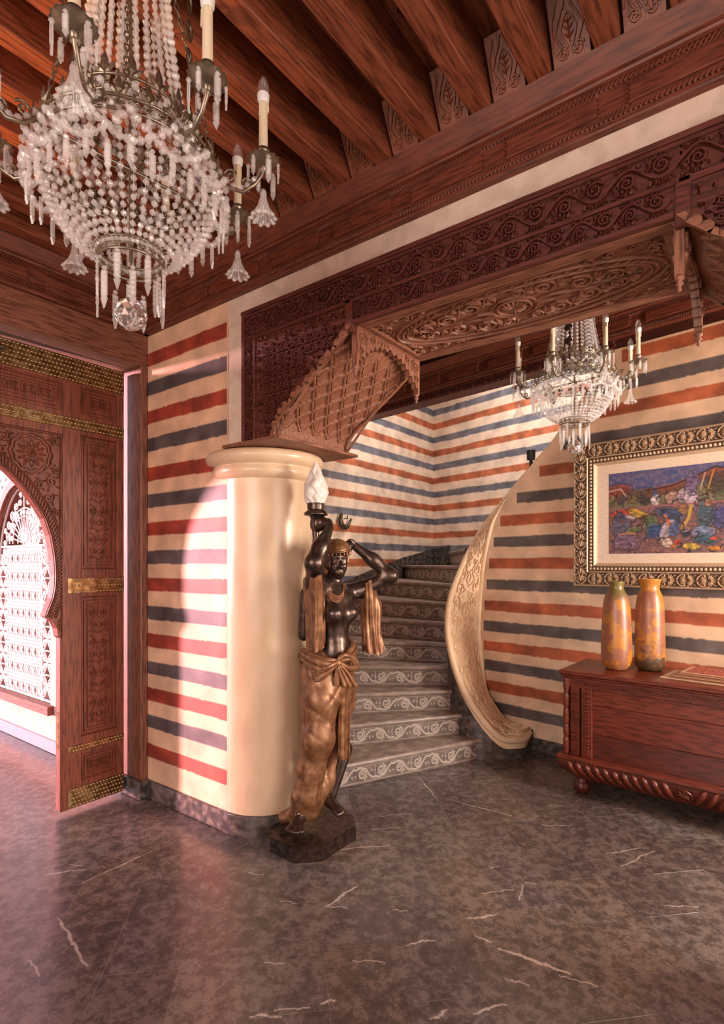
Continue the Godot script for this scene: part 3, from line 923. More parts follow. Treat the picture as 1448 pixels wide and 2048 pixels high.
	# long top frieze and the panel over the flat soffit
	sp.box(Vector3(1.68, 2.60, -0.02), Vector3(3.01, 2.85, 0.016))
	rails.cbox(Vector3(0.94, 2.835, 0.0), Vector3(3.75, 2.855, 0.036), 0.004)
	rails.cbox(Vector3(0.965, 2.822, 0.0), Vector3(3.725, 2.836, 0.026), 0.003)
	rails.cbox(Vector3(1.70, 2.70, 0.0), Vector3(2.99, 2.716, 0.028), 0.003)
	rails.cbox(Vector3(1.70, 2.598, 0.0), Vector3(2.99, 2.618, 0.026), 0.003)
	carv.add(vine(2.74, 0.098, 0.018), Transform3D(Basis.IDENTITY, Vector3(0.975, 2.768, 0.016)))
	carv.add(vine(1.27, 0.078, 0.017), Transform3D(Basis.IDENTITY, Vector3(1.71, 2.658, 0.016)))
	part("front_panel", sp, M.carve_x, arch)
	part("frame_rails", rails, M.carve_x, arch)
	part("scroll_carving", carv, M.carve_x, arch)
	part("lattice_carving", lat_bars, M.sof_x, arch)
	part("scalloped_edge", teeth, M.sof_x, arch)
	# flat soffit
	var mb := MB.new()
	mb.cbox(Vector3(1.685, 2.612, -0.56), Vector3(3.005, 2.66, 0.0), 0.004)
	var so := part("flat_soffit", mb, M.sof_x, arch)
	so.set_meta("label", "flat carved soffit with an oval medallion")
	mb = MB.new()
	for f in [[Vector3(1.685, 2.596, -0.06), Vector3(3.005, 2.616, 0.0)], [Vector3(1.685, 2.596, -0.56), Vector3(3.005, 2.616, -0.50)], [Vector3(1.685, 2.596, -0.5), Vector3(1.745, 2.616, -0.06)], [Vector3(2.945, 2.596, -0.5), Vector3(3.005, 2.616, -0.06)]]:
		mb.cbox(f[0], f[1], 0.004)
	part("frame", mb, M.sof_x, so)
	mb = MB.new()
	var el := func(a: float, b: float, n := 72) -> Array:
		var p := []
		for i in n: p.append(Vector2(cos(TAU * i / n) * a, sin(TAU * i / n) * b))
		return p
	mb.ridge(el.call(0.585, 0.205), 0.012, 0.012, true)
	mb.ridge(el.call(0.535, 0.160), 0.010, 0.012, true)
	for i in 64:
		var a := TAU * i / 64
		var p := Vector2(cos(a) * 0.56, sin(a) * 0.183)
		var dirn := atan2(cos(a) * 0.183, -sin(a) * 0.56)
		mb.leaf(p - Vector2(cos(dirn), sin(dirn)) * 0.018, dirn + 0.45, 0.038, 0.016, 0.011)
	for s in [-1.0, 1.0]:
		for q in [[0.16, 0.10, 0.060], [0.16, -0.10, 0.060], [0.29, 0.055, 0.055], [0.29, -0.055, 0.055], [0.41, 0.035, 0.042], [0.41, -0.035, 0.042], [0.06, 0.115, 0.034], [0.06, -0.115, 0.034]]:
			mb.ridge(mir(spiral(Vector2(q[0], q[1]), q[2], 1.8, 2.6 if q[1] > 0 else -2.6, -1.0 if q[1] > 0 else 1.0), s), 0.012, 0.012)
			for k in 5: mb.leaf(Vector2(s * (q[0] + q[2] * 0.9), q[1]), (0.0 if s > 0 else PI) + s * (k - 2) * 0.55, 0.05, 0.018, 0.012)
		for yy in [-1.0, 1.0]:
			# corners
			for k in 4:
				mb.ridge(mir(spiral(Vector2(0.575 - 0.075 * k, yy * (0.195 - 0.004 * k)), 0.022, 1.4, 1.0 + k, yy), s), 0.008, 0.011)
				mb.leaf(Vector2(s * (0.545 - 0.08 * k), yy * 0.205), (0.0 if s > 0 else PI) + s * yy * 0.3, 0.06, 0.016, 0.011)
			mb.ridge(mir(spiral(Vector2(0.565, yy * 0.14), 0.028, 1.5, 0.0, yy), s), 0.009, 0.011)
			for k in 5: mb.leaf(Vector2(s * 0.585, yy * (0.06 + 0.03 * k)), (PI if s > 0 else 0.0) - s * yy * 0.9, 0.05, 0.016, 0.011)
		mb.ridge(mir([Vector2(0.09, 0.0), Vector2(0.16, 0.025), Vector2(0.24, 0.0), Vector2(0.32, -0.015), Vector2(0.40, 0.0), Vector2(0.50, 0.0)], s), 0.010, 0.011)
		mb.ridge(mir([Vector2(0.09, 0.0), Vector2(0.16, -0.025), Vector2(0.24, 0.0), Vector2(0.32, 0.015), Vector2(0.40, 0.0), Vector2(0.50, 0.0)], s), 0.010, 0.011)
	for k in 14: mb.leaf(Vector2(0, 0), TAU * k / 14, 0.062, 0.022, 0.016)
	mb.ridge(el.call(0.072, 0.066, 28), 0.010, 0.012, true)
	mb.ridge(el.call(0.10, 0.085, 28), 0.008, 0.010, true)
	part("medallion_carving", mb, M.sof_x, so, Transform3D(Basis(Vector3(1, 0, 0), Vector3(0, 0, 1), Vector3(0, -1, 0)), Vector3(2.345, 2.612, -0.28)))
	# hanging lambrequins at both ends
	for side in 2:
		var lo_at := Vector3(1.69 if side == 0 else 3.0, 2.60, -0.28)
		var pl := MB.new()
		# outline in (z, y): stepped pointed arch
		var out := PackedVector2Array()
		var prof := [Vector2(-0.28, 0.0), Vector2(0.28, 0.0), Vector2(0.28, -0.185), Vector2(0.262, -0.185), Vector2(0.262, -0.15), Vector2(0.246, -0.16), Vector2(0.236, -0.125), Vector2(0.215, -0.135), Vector2(0.203, -0.10), Vector2(0.182, -0.108), Vector2(0.170, -0.075), Vector2(0.148, -0.085), Vector2(0.136, -0.055), Vector2(0.110, -0.067), Vector2(0.098, -0.042), Vector2(0.070, -0.055), Vector2(0.058, -0.034), Vector2(0.030, -0.048), Vector2(0.0, -0.024)]
		for p in prof: out.append(p)
		for i in range(prof.size() - 2, 1, -1): out.append(Vector2(-prof[i].x, prof[i].y))
		pl.prism(out, -0.014, 0.014)
		var x2 := Transform3D(Basis(Vector3(0, 0, -1), Vector3.UP, Vector3(1, 0, 0)), Vector3.ZERO)
		var lo := part("lambrequin", pl, M.sof_y, arch, Transform3D(x2.basis, lo_at))
		var cv := MB.new()
		for fc in [1.0, -1.0]:
			cv.xf = Transform3D(Basis(Vector3(fc, 0, 0), Vector3.UP, Vector3(0, 0, fc)), Vector3(0, 0, 0.014 * fc))
			for s in [-1.0, 1.0]:
				cv.ridge(mir(spiral(Vector2(0.235, -0.045), 0.034, 1.7, 2.0, 1.0), s), 0.008, 0.007)
				cv.ridge(mir(spiral(Vector2(0.155, -0.030), 0.022, 1.5, 2.0, 1.0), s), 0.007, 0.007)
				cv.ridge(mir(spiral(Vector2(0.245, -0.105), 0.020, 1.5, 0.0, -1.0), s), 0.007, 0.007)
				for k in 4: cv.leaf(Vector2(s * (0.09 - 0.025 * k), -0.014), -PI / 2 + s * 0.9, 0.028, 0.010, 0.006)
				for k in 3: cv.leaf(Vector2(s * 0.205, -0.02 - 0.02 * k), -PI / 2 - s * 0.6, 0.03, 0.011, 0.006)
			cv.ridge([Vector2(-0.272, -0.006), Vector2(0, -0.006), Vector2(0.272, -0.006)], 0.01, 0.006)
		part("lambrequin_carving", cv, M.sof_y, lo)
		for s in [-1.0, 1.0]:
			var d := MB.new()
			d.lathe([Vector2(0.0, -0.235), Vector2(0.008, -0.225), Vector2(0.004, -0.214), Vector2(0.014, -0.204), Vector2(0.006, -0.196), Vector2(0.016, -0.188), Vector2(0.012, -0.176), Vector2(0.0, -0.174)], 12)
			part("drop_finial", d, M.sof_y, lo, Transform3D(Basis.IDENTITY, Vector3(s * 0.27, 0, 0)))
	# inner leaf of the arch wall above the soffit
	var iw := MB.new()
	iw.box(Vector3(0.5, 2.66, -0.56), Vector3(3.9, 2.83, -0.03))
	iw.box(Vector3(0.5, 2.6, -0.575), Vector3(3.9, 2.83, -0.56))
	part("core", iw, M.dark_x, arch)

# ---------------------------------------------------------------- stairs, parapet, picture wall
func cam_pt(right: float, ahead: float, y: float) -> Vector3:
	return Vector3(EYE.x, 0, EYE.z) + PR * right + PF * ahead + Vector3(0, y, 0)

func build_stairs() -> void:
	var RISE := 0.165
	var inn := [Vector2(0.896, 4.23), Vector2(0.807, 4.33), Vector2(0.745, 4.42), Vector2(0.724, 4.55), Vector2(0.731, 4.69), Vector2(0.755, 4.81), Vector2(0.805, 4.92), Vector2(0.855, 4.99), Vector2(0.915, 5.05), Vector2(0.985, 5.08), Vector2(1.05, 5.08), Vector2(1.11, 5.05), Vector2(1.16, 5.0)]
	var ang := [115.0, 124.5, 134.0, 144.0, 158.0, 171.0, 183.0, 204.0, 222.0, 238.0, 254.0, 270.0, 286.0]
	var I := []; var O := []
	var bd := Vector3(0.9676, 0, 0.2525); var bn := Vector3(-0.2525, 0, 0.9676)
	for k in inn.size():
		var p := cam_pt(inn[k].x, inn[k].y, 0)
		var d := Vector3(cos(deg_to_rad(ang[k])), 0, sin(deg_to_rad(ang[k])))
		var best := 9.0
		if d.x < -0.01: best = minf(best, (-0.515 - p.x) / d.x)
		if d.z > 0.01: best = minf(best, (-0.625 - p.z) / d.z)
		var dn := d.dot(bn)
		if dn < -0.01: best = minf(best, (0.006 - (p - Vector3(-0.52, 0, -4.64)).dot(bn)) / dn)
		I.append(p); O.append(p + d * best)
	var st := thing("staircase", "grey stone winding staircase with scroll inlaid risers beyond the arch", "stairs")
	var unit := MB.new()
	# one wave of the running scroll, 0.30 long, 0.10 high
	for s in [0.0, 1.0]:
		var sg := 1.0 if s == 0.0 else -1.0
		var x0: float = 0.15 * s
		unit.ridge([Vector2(x0, -0.028 * sg), Vector2(x0 + 0.03, -0.037 * sg), Vector2(x0 + 0.075, -0.026 * sg), Vector2(x0 + 0.105, 0.014 * sg), Vector2(x0 + 0.13, 0.032 * sg), Vector2(x0 + 0.15, 0.028 * sg)], 0.014, 0.0016)
		unit.ridge(spiral(Vector2(x0 + 0.048, 0.006 * sg), 0.034, 1.7, 1.2 * sg, -sg, 18), 0.0125, 0.0016)
		unit.leaf(Vector2(x0 + 0.075, 0.012 * sg), 1.0 * sg, 0.024, 0.012, 0.0016)
		unit.leaf(Vector2(x0 + 0.115, -0.002 * sg), -1.1 * sg, 0.026, 0.012, 0.0016)
		unit.leaf(Vector2(x0 + 0.135, -0.006 * sg), -0.4 * sg, 0.022, 0.010, 0.0016)
	for y in [-0.046, 0.046]: unit.ridge([Vector2(0, y), Vector2(0.15, y), Vector2(0.30, y)], 0.004, 0.0014)
	unit.ridge([Vector2(0.0, -0.045), Vector2(0.0, 0), Vector2(0.0, 0.045)], 0.005, 0.0014)
	for k in inn.size() - 3:
		var y0 := RISE * k; var y1 := RISE * (k + 1)
		var a: Vector3 = I[k]; var b: Vector3 = O[k]
		var out := (b - a).normalized()
		var ba := Basis(-out, Vector3.UP, (-out).cross(Vector3.UP))   # z towards the one who climbs
		var len := a.distance_to(b)
		# tread polygon (plan), front edge pushed out for the nosing
		var frn := ba.z
		var poly := [a - out * 0.0 + frn * 0.022, b + frn * 0.022]
		var c: Vector3 = O[k + 1]
		if b.z > -0.63 and c.x < -0.51 and b.x > -0.51: poly.append(Vector3(-0.515, 0, -0.625))
		if b.x < -0.51 and c.x > -0.50: poly.append(Vector3(-0.515, 0, -4.63))
		poly.append(c - out * 0.0); poly.append(I[k + 1] - (I[k + 1] - c).normalized() * 0.0)
		var p2 := PackedVector2Array()
		for q in poly: p2.append(Vector2(q.x, -q.z))
		var mb := MB.new()
		mb.xf = Transform3D(Basis(Vector3(1, 0, 0), Vector3(0, 0, -1), Vector3(0, 1, 0)), Vector3(0, y1, 0))
		mb.prism(p2, -0.034, 0.0)
		part("tread", mb, M.tread, st)
		# rounded nosing
		mb = MB.new()
		var nz := []
		for q in [a, b]:
			var row := []
			for j in 7:
				var an := -PI / 2 + PI * j / 6
				row.append(q + frn * (0.022 + cos(an) * 0.012) + Vector3(0, y1 - 0.017 + sin(an) * 0.017, 0))
			nz.append(row)
		mb.grid(nz, false, Vector2.ONE, false)
		part("nosing", mb, M.tread, st)
		# riser
		mb = MB.new()
		mb.box(Vector3(0, y0, -0.02), Vector3(len, y1 - 0.033, 0.0))
		var rz := part("riser", mb, M.riser, st, Transform3D(ba, b))
		var il := MB.new()
		var cnt := int(ceil(len / 0.30))
		for j in cnt: il.add(unit, Transform3D(Basis(Vector3(1, 0, 0), Vector3(0, 1.15, 0), Vector3(0, 0, 1)), Vector3(len - 0.012 - 0.30 * (j + 1), (y0 + y1 - 0.033) / 2, 0.0003)))
		# keep what lies on the riser
		var keep := PackedInt32Array()
		for q in range(0, il.ix.size(), 3):
			if il.v[il.ix[q]].x > 0.012 and il.v[il.ix[q + 1]].x > 0.012 and il.v[il.ix[q + 2]].x > 0.012:
				keep.append(il.ix[q]); keep.append(il.ix[q + 1]); keep.append(il.ix[q + 2])
		il.ix = keep
		part("scroll_inlay", il, M.inlay, rz)
	# sloping stone skirting on the outer wall
	var sk := MB.new()
	for k in range(0, inn.size() - 4):
		var b: Vector3 = O[k]; var c: Vector3 = O[k + 1]
		if b.x < -0.5 and c.x < -0.5:
			var e := Vector3(0.012, 0, 0)
			sk.quad(b + e + Vector3(0, RISE * k, 0), c + e + Vector3(0, RISE * (k + 1), 0), c + e + Vector3(0, RISE * (k + 1) + 0.27, 0), b + e + Vector3(0, RISE * k + 0.27, 0))
			sk.quad(b + e + Vector3(0, RISE * k + 0.27, 0), c + e + Vector3(0, RISE * (k + 1) + 0.27, 0), c + Vector3(-0.01, RISE * (k + 1) + 0.27, 0), b + Vector3(-0.01, RISE * k + 0.27, 0))
		elif b.x > -0.51 and b.z < -3.0 and c.z < -2.0:
			var e := bn * 0.012
			sk.quad(b + e + Vector3(0, RISE * k, 0), c + e + Vector3(0, RISE * (k + 1), 0), c + e + Vector3(0, RISE * (k + 1) + 0.27, 0), b + e + Vector3(0, RISE * k + 0.27, 0))
		elif b.x < -0.5 and c.x > -0.5:
			var m := Vector3(-0.515, 0, -4.63)
			var kk := b.distance_to(m) / (b.distance_to(m) + m.distance_to(c))
			var ym := RISE * (k + kk)
			var e := Vector3(0.012, 0, 0)
			sk.quad(b + e + Vector3(0, RISE * k, 0), m + e + Vector3(0, ym, 0), m + e + Vector3(0, ym + 0.27, 0), b + e + Vector3(0, RISE * k + 0.27, 0))
			e = bn * 0.012
			sk.quad(m + e + Vector3(0, ym, 0), c + e + Vector3(0, RISE * (k + 1), 0), c + e + Vector3(0, RISE * (k + 1) + 0.27, 0), m + e + Vector3(0, ym + 0.27, 0))
	part("skirting", sk, M.stone, st)

	# ribbon parapet: outer edge L, inner edge R (right, ahead, height)
	var L := [Vector3(1.335, 4.40, 0.17), Vector3(1.27, 4.27, 0.165), Vector3(1.19, 4.215, 0.17), Vector3(1.07, 4.19, 0.185), Vector3(0.955, 4.19, 0.285), Vector3(0.840, 4.23, 0.445), Vector3(0.752, 4.31, 0.63), Vector3(0.704, 4.41, 0.85), Vector3(0.702, 4.52, 1.04), Vector3(0.752, 4.65, 1.24), Vector3(0.868, 4.77, 1.49), Vector3(1.035, 4.86, 1.79), Vector3(1.16, 4.84, 1.95), Vector3(1.25, 4.76, 2.06)]
	var Rr := [Vector3(1.36, 4.47, 0.17), Vector3(1.335, 4.52, 0.175), Vector3(1.28, 4.55, 0.18), Vector3(1.20, 4.57, 0.20), Vector3(1.115, 4.60, 0.30), Vector3(1.045, 4.68, 0.44), Vector3(1.03, 4.76, 0.64), Vector3(1.015, 4.80, 0.86), Vector3(1.018, 4.805, 1.06), Vector3(1.043, 4.80, 1.30), Vector3(1.07, 4.77, 1.60), Vector3(1.115, 4.71, 1.86), Vector3(1.165, 4.66, 1.98), Vector3(1.20, 4.62, 2.06)]
	var pa := thing("stair_parapet", "pale plaster ribbon parapet with carved arabesque top winding up beside the stairs", "parapet")
	var rows := []
	var NL := 66
	var lc := []; var rc := []
	for i in NL + 1:
		lc.append(catmull(L, float(i) / NL)); rc.append(catmull(Rr, float(i) / NL))
	var nj := 10
	for i in NL + 1:
		var row := []
		for j in nj + 1:
			var k := float(j) / nj
			var p: Vector3 = lc[i].lerp(rc[i], k)
			p.z -= 0.0 * k
			row.append(cam_pt(p.x, p.y, p.z))
		rows.append(row)
	var mb := MB.new()
	mb.grid(rows)
	part("top", mb, M.relief, pa)
	# rounded cream lips along both edges
	for e in [0, nj]:
		var path := []
		for i in NL + 1: path.append(rows[i][e] + Vector3(0, -0.018, 0))
		mb = MB.new()
		var er := []
		for i in NL + 1: er.append(0.026 * clampf((NL - i) / 14.0, 0.2, 1.0))
		mb.tube(path, er, 10)
		part("edge_roll", mb, M.relief, pa)
	# plaster and stone side below the outer edge
	for band in [[-0.0, -0.085, M.relief, "plaster_side", 0.0], [-0.085, -9.0, M.stone, "stone_side", 0.006]]:
		var g := []
		var top := []; var bot := []
		for i in NL + 1:
			var p: Vector3 = rows[i][0]
			var q: Vector3 = p + (rows[i][nj] - p).normalized() * float(band[4])
			bot.append(Vector3(q.x, maxf(0.0, p.y + band[1]), q.z)); top.append(Vector3(q.x, p.y + band[0], q.z))
		g = [bot, top]
		mb = MB.new()
		mb.grid(g, false, Vector2.ONE, true)
		part(band[3], mb, band[2], pa)
	# drum end under the low end, closing towards the wall
	mb = MB.new()
	var dr := [[], []]
	for i in 9:
		var p: Vector3 = (rows[0][0] as Vector3).lerp(rows[0][nj], i / 8.0) + PR * 0.03 * sin(PI * i / 8.0)
		dr[0].append(Vector3(p.x, 0, p.z)); dr[1].append(p)
	mb.grid(dr, false, Vector2.ONE, false)
	part("stone_end", mb, M.stone, pa)
	# carved arabesque on the top, bent on to the ribbon
	var cv := MB.new()
	var tot := 0.0
	var ls := [0.0]
	for i in NL:
		tot += (rows[i + 1][nj / 2] as Vector3).distance_to(rows[i][nj / 2]); ls.append(tot)
	var nu := int(tot / 0.27)
	for i in nu:
		var y := (i + 0.5) * tot / nu
		var u := tot / nu
		for s in [-1.0, 1.0]:
			cv.xf = Transform3D(Basis.IDENTITY, Vector3(0, y, 0))
			cv.ridge(mir([Vector2(0, -u * 0.50), Vector2(0.13, -u * 0.38), Vector2(0.20, -u * 0.22), Vector2(0.12, -u * 0.05), Vector2(0.07, u * 0.08), Vector2(0.17, u * 0.2), Vector2(0.23, u * 0.33), Vector2(0.11, u * 0.42), Vector2(0, u * 0.5)], s), 0.044, 0.017)
			cv.ridge(mir([Vector2(0, -u * 0.34), Vector2(0.065, -u * 0.18), Vector2(0.04, -u * 0.02), Vector2(0.0, u * 0.06)], s), 0.036, 0.017)
			cv.ridge(mir(spiral(Vector2(0.27, u * 0.03), 0.115, 1.2, 2.0, 1.0, 10), s), 0.036, 0.017)
			cv.ridge(mir(spiral(Vector2(0.29, -u * 0.36), 0.11, 1.1, -2.0, -1.0, 10), s), 0.036, 0.017)
			cv.leaf(Vector2(s * 0.10, u * 0.24), PI / 2 + s * 0.2, u * 0.24, 0.075, 0.017)
			cv.leaf(Vector2(s * 0.36, u * 0.16), PI / 2 + s * 0.1, u * 0.24, 0.065, 0.017)
			cv.leaf(Vector2(s * 0.36, -u * 0.22), PI / 2 - s * 0.1, u * 0.20, 0.065, 0.017)
	cv.xf = Transform3D.IDENTITY
	for s in [-0.43, 0.43]:
		var bl := []
		for i in 71: bl.append(Vector2(s, 0.02 + tot * 0.95 * i / 70.0))
		cv.ridge(bl, 0.03, 0.006)
	cv.bend(func(q: Vector3) -> Vector3:
		var i := 1
		while i < NL and ls[i] < q.y: i += 1
		var k: float = clampf((q.y - ls[i - 1]) / (ls[i] - ls[i - 1]), 0.0, 1.0)
		var x := clampf(q.x + 0.5, 0.0, 1.0)
		var a: Vector3 = (rows[i - 1][0] as Vector3).lerp(rows[i][0], k)
		var b: Vector3 = (rows[i - 1][nj] as Vector3).lerp(rows[i][nj], k)
		var tg: Vector3 = (rows[i][nj / 2] - rows[i - 1][nj / 2])
		var nn := (b - a).cross(tg).normalized()
		return a.lerp(b, x) + nn * (q.z + 0.001))
	part("arabesque_carving", cv, M.relief, pa)

	# the picture wall: a sail whose left edge follows the ribbon
	var bord := [Vector2(-0.30, 0.0), Vector2(-0.30, 0.14), Vector2(-0.40, 0.24), Vector2(-0.46, 0.40), Vector2(-0.50, 0.64), Vector2(-0.515, 0.86), Vector2(-0.515, 1.06), Vector2(-0.49, 1.30), Vector2(-0.45, 1.60), Vector2(-0.37, 1.86), Vector2(-0.28, 2.03), Vector2(-0.16, 2.16), Vector2(0.0, 2.31), Vector2(0.16, 2.46), Vector2(0.33, 2.66), Vector2(0.48, 2.86), Vector2(0.60, 3.02), Vector2(0.66, 3.12)]
	# plain roll along the rising edge of the wall
	var rp := []; var rrd := []
	for i in range(9, bord.size()):
		rp.append(PW0 + PWD * bord[i].x + PWN * -0.03 + Vector3(0, bord[i].y, 0)); rrd.append(0.034 - 0.0012 * i)
	mb = MB.new()
	mb.tube(rp, rrd, 10)
	part("rising_roll", mb, M.relief, pa)
	var sp2 := []
	var tops := [3.031, 2.831, 2.659, 2.470, 2.282, 2.088, 1.906, 1.73, 1.549, 1.367, 1.185, 1.01, 0.841, 0.675, 0.50, 0.325]
	var orange := rgb(168, 88, 56); var grey := rgb(94, 84, 82)
	for i in tops.size():
		var yy: float = tops[i]
		var xl := -0.60
		for q in bord.size() - 1:
			if bord[q].y <= yy and bord[q + 1].y >= yy: xl = lerpf(bord[q].x, bord[q + 1].x, (yy - bord[q].y) / maxf(0.001, bord[q + 1].y - bord[q].y)) + (0.05 if yy < 2.0 else 0.085)
		sp2.append([yy - 0.086, yy, orange if i % 2 == 0 else grey, xl + 0.60, 9.0])
	var tex := stripe_tex(4.6, 3.2, 0.005, sp2, rgb(226, 190, 158), 33)
	var poly := PackedVector2Array()
	for q in bord: poly.append(q)
	poly.append(Vector2(4.0, 3.12)); poly.append(Vector2(4.0, 0.0))
	mb = MB.new()
	mb.prism(poly, -0.10, 0.0)
	for i in mb.v.size(): mb.t[i] = Vector2((mb.v[i].x + 0.60) / 4.6, 1.0 - mb.v[i].y / 3.2)
	var pw := struct("wall_picture", mb, stripe_mat(tex), "cream wall with orange and grey stripes behind the chest and painting", "wall")
	pw.transform = Transform3D(Basis(PWD, Vector3.UP, PWN), PW0)
	mb = MB.new()
	mb.cbox(Vector3(-0.1, 0, -0.01), Vector3(3.6, 0.105, 0.012), 0.003)
	var bb := struct("baseboard_picture", mb, M.stone, "dark stone skirting behind the wooden chest", "baseboard")
	bb.transform = pw.transform
	# cornice over the picture wall and, as a beam, across the stairs
	var c := cornice(6.2, "corn", 0.2)
	var o := struct("trim_5", c[0], M.corn_x, "carved wooden cornice over the painting wall and across the stairwell", "cornice")
	o.transform = Transform3D(Basis(PWD, Vector3.UP, PWN), PW0 + PWD * -2.35 + Vector3(0, 3.12, 0))
	part("rope_moulding", c[1], M.corn_x, o)
	mb = MB.new()
	mb.box(Vector3(0, 0.20, -0.16), Vector3(6.2, 0.36, 0.0)); mb.box(Vector3(0, -0.07, -0.16), Vector3(6.2, 0.21, -0.0))
	part("beam", mb, M.carve_x, o)
	mb = MB.new()
	mb.add(vine(3.0, 0.06, 0.01), Transform3D(Basis.IDENTITY, Vector3(0, -0.035, 0.0)))
	part("scroll_carving", mb, M.carve_x, o)

func catmull(p: Array, k: float) -> Vector3:
	var f := k * (p.size() - 1)
	var i := mini(int(f), p.size() - 2)
	var u := f - i
	var a: Vector3 = p[maxi(i - 1, 0)]; var b: Vector3 = p[i]; var c: Vector3 = p[i + 1]; var d: Vector3 = p[mini(i + 2, p.size() - 1)]
	return b.cubic_interpolate(c, a, d, u)

# ---------------------------------------------------------------- portal and what lies beyond
const WICKET := [Vector2(0.48, 0.035), Vector2(0.48, 1.06), Vector2(0.495, 1.075), Vector2(0.50, 1.12), Vector2(0.515, 1.15), Vector2(0.532, 1.174), Vector2(0.566, 1.195), Vector2(0.566, 1.205), Vector2(0.549, 1.251), Vector2(0.530, 1.30), Vector2(0.519, 1.36), Vector2(0.515, 1.436), Vector2(0.520, 1.52), Vector2(0.529, 1.59), Vector2(0.543, 1.666), Vector2(0.573, 1.762), Vector2(0.61, 1.825), Vector2(0.655, 1.89), Vector2(0.704, 1.951), Vector2(0.762, 2.011), Vector2(0.83, 2.062), Vector2(0.90, 2.105), Vector2(0.97, 2.138), Vector2(1.05, 2.165)]

func build_door() -> void:
	# u = -z runs to the right as seen from the hall; front towards +X
	var X := Transform3D(Basis(Vector3(0, 0, -1), Vector3.UP, Vector3(1, 0, 0)), Vector3(-0.135, 0, 0))
	var leafm := MB.new(); var stiles := MB.new(); var jamb := MB.new()
	for side in 2:
		var one := MB.new()
		var poly := PackedVector2Array([Vector2(-0.092, 0.035), Vector2(-0.092, 2.738), Vector2(-1.05, 2.738)])
		for i in range(WICKET.size() - 1, -1, -1): poly.append(Vector2(-WICKET[i].x, WICKET[i].y))
		one.prism(poly, -0.06, 0.0)
		var R := Transform3D.IDENTITY if side == 0 else Transform3D(Basis(Vector3(-1, 0, 0), Vector3.UP, Vector3(0, 0, 1)), Vector3(-2.10, 0, 0))
		leafm.add(one, R)
		one = MB.new()
		var st := [[0.092, 0.135, 0.035, 2.738], [0.365, 0.475, 0.035, 2.738], [0.135, 0.365, 2.575, 2.738], [0.135, 0.365, 2.28, 2.41], [0.135, 0.365, 1.30, 1.47], [0.135, 0.365, 0.345, 0.455], [0.135, 0.365, 0.035, 0.185], [0.475, 1.05, 2.575, 2.738], [0.475, 1.05, 2.265, 2.41]]
		for s in st: one.cbox(Vector3(-s[1], s[2], -0.002), Vector3(-s[0], s[3], 0.015), 0.003)
		stiles.add(one, R)
	var door := struct("door_1", leafm, M.door_y, "carved wooden portal leaf with brass bands and an arched wicket opening", "door")
	door.transform = X
	part("stiles_and_rails", stiles, M.door_y, door)
	# carved panels
	panel(door, 0.135, 0.365, 1.47, 2.28, 0.036)
	panel(door, 0.135, 0.365, 0.455, 1.30, 0.036)
	panel(door, 0.135, 0.365, 2.41, 2.575, 0.04)
	panel(door, 0.135, 0.365, 0.185, 0.345, 0.036)
	panel(door, 0.475, 1.02, 2.41, 2.575, 0.036)
	# spandrel carving and rope border round the wicket
	var sp := PackedVector2Array([Vector2(-0.485, 2.255), Vector2(-1.04, 2.255)])
	for i in range(WICKET.size() - 1, 13, -1): sp.append(Vector2(-WICKET[i].x, WICKET[i].y) + Vector2(0.035, 0.06))
	sp.append(Vector2(-0.487, 1.68))
	var cv := MB.new()
	cv.ridge([Vector2(-0.482, 1.60), Vector2(-0.482, 1.9), Vector2(-0.482, 2.258), Vector2(-0.7, 2.258), Vector2(-1.05, 2.258)], 0.010, 0.014)
	var rc := Vector2(-0.64, 2.13)
	var ring := []; var ring2 := []
	for i in 72:
		var a := TAU * i / 72
		var r := 0.108 + 0.008 * absf(cos(a * 6.0))
		ring.append(rc + Vector2(cos(a), sin(a)) * r)
		ring2.append(rc + Vector2(cos(a), sin(a)) * (r - 0.02))
	cv.ridge(ring, 0.011, 0.014, true); cv.ridge(ring2, 0.008, 0.012, true)
	for i in 12:
		var a := TAU * i / 12
		var d := Vector2(cos(a), sin(a))
		cv.leaf(rc + d * 0.032, a, 0.052, 0.022, 0.014)
		cv.leaf(rc, a + 0.26, 0.032, 0.014, 0.012)
	# filling scrolls
	for q in [[-0.53, 1.98, 0.034, 1.0], [-0.545, 1.885, 0.032, -1.0], [-0.505, 1.80, 0.022, 1.0], [-0.60, 1.955, 0.028, 1.0], [-0.52, 2.22, 0.024, 1.0], [-0.78, 2.205, 0.034, -1.0], [-0.795, 2.13, 0.024, 1.0], [-0.88, 2.195, 0.032, 1.0], [-0.97, 2.22, 0.026, -1.0], [-0.51, 2.05, 0.02, -1.0]]:
		cv.ridge(spiral(Vector2(q[0], q[1]), q[2], 1.6, 1.0, q[3]), 0.009, 0.013)
		for k in 5:
			var a := 0.6 + k * 1.2
			cv.leaf(Vector2(q[0], q[1]) + Vector2(cos(a), sin(a)) * q[2] * 0.95, a + 0.5 * q[3], q[2] * 0.8, q[2] * 0.34, 0.012)
	part("spandrel_carving", cv, M.door_y, door)
	# twisted border
	var rope := MB.new()
	var path := []
	for i in range(7, WICKET.size()): path.append(Vector2(-WICKET[i].x, WICKET[i].y))
	var dense := resample(path, 0.021)
	for i in dense.size():
		var p: Vector2 = dense[i]
		var d: Vector2 = (dense[mini(i + 1, dense.size() - 1)] - dense[maxi(i - 1, 0)]).normalized()
		var nr := Vector2(d.y, -d.x)      # outwards, away from the opening
		var c := p + nr * 0.034
		rope.ridge([c - d * 0.012 - nr * 0.015, c - d * 0.002 - nr * 0.004, c + d * 0.004 + nr * 0.005, c + d * 0.014 + nr * 0.015], 0.010, 0.012)
		rope.ridge([c + d * 0.008 - nr * 0.015, c + d * 0.004, c - d * 0.004 + nr * 0.014], 0.006, 0.009)
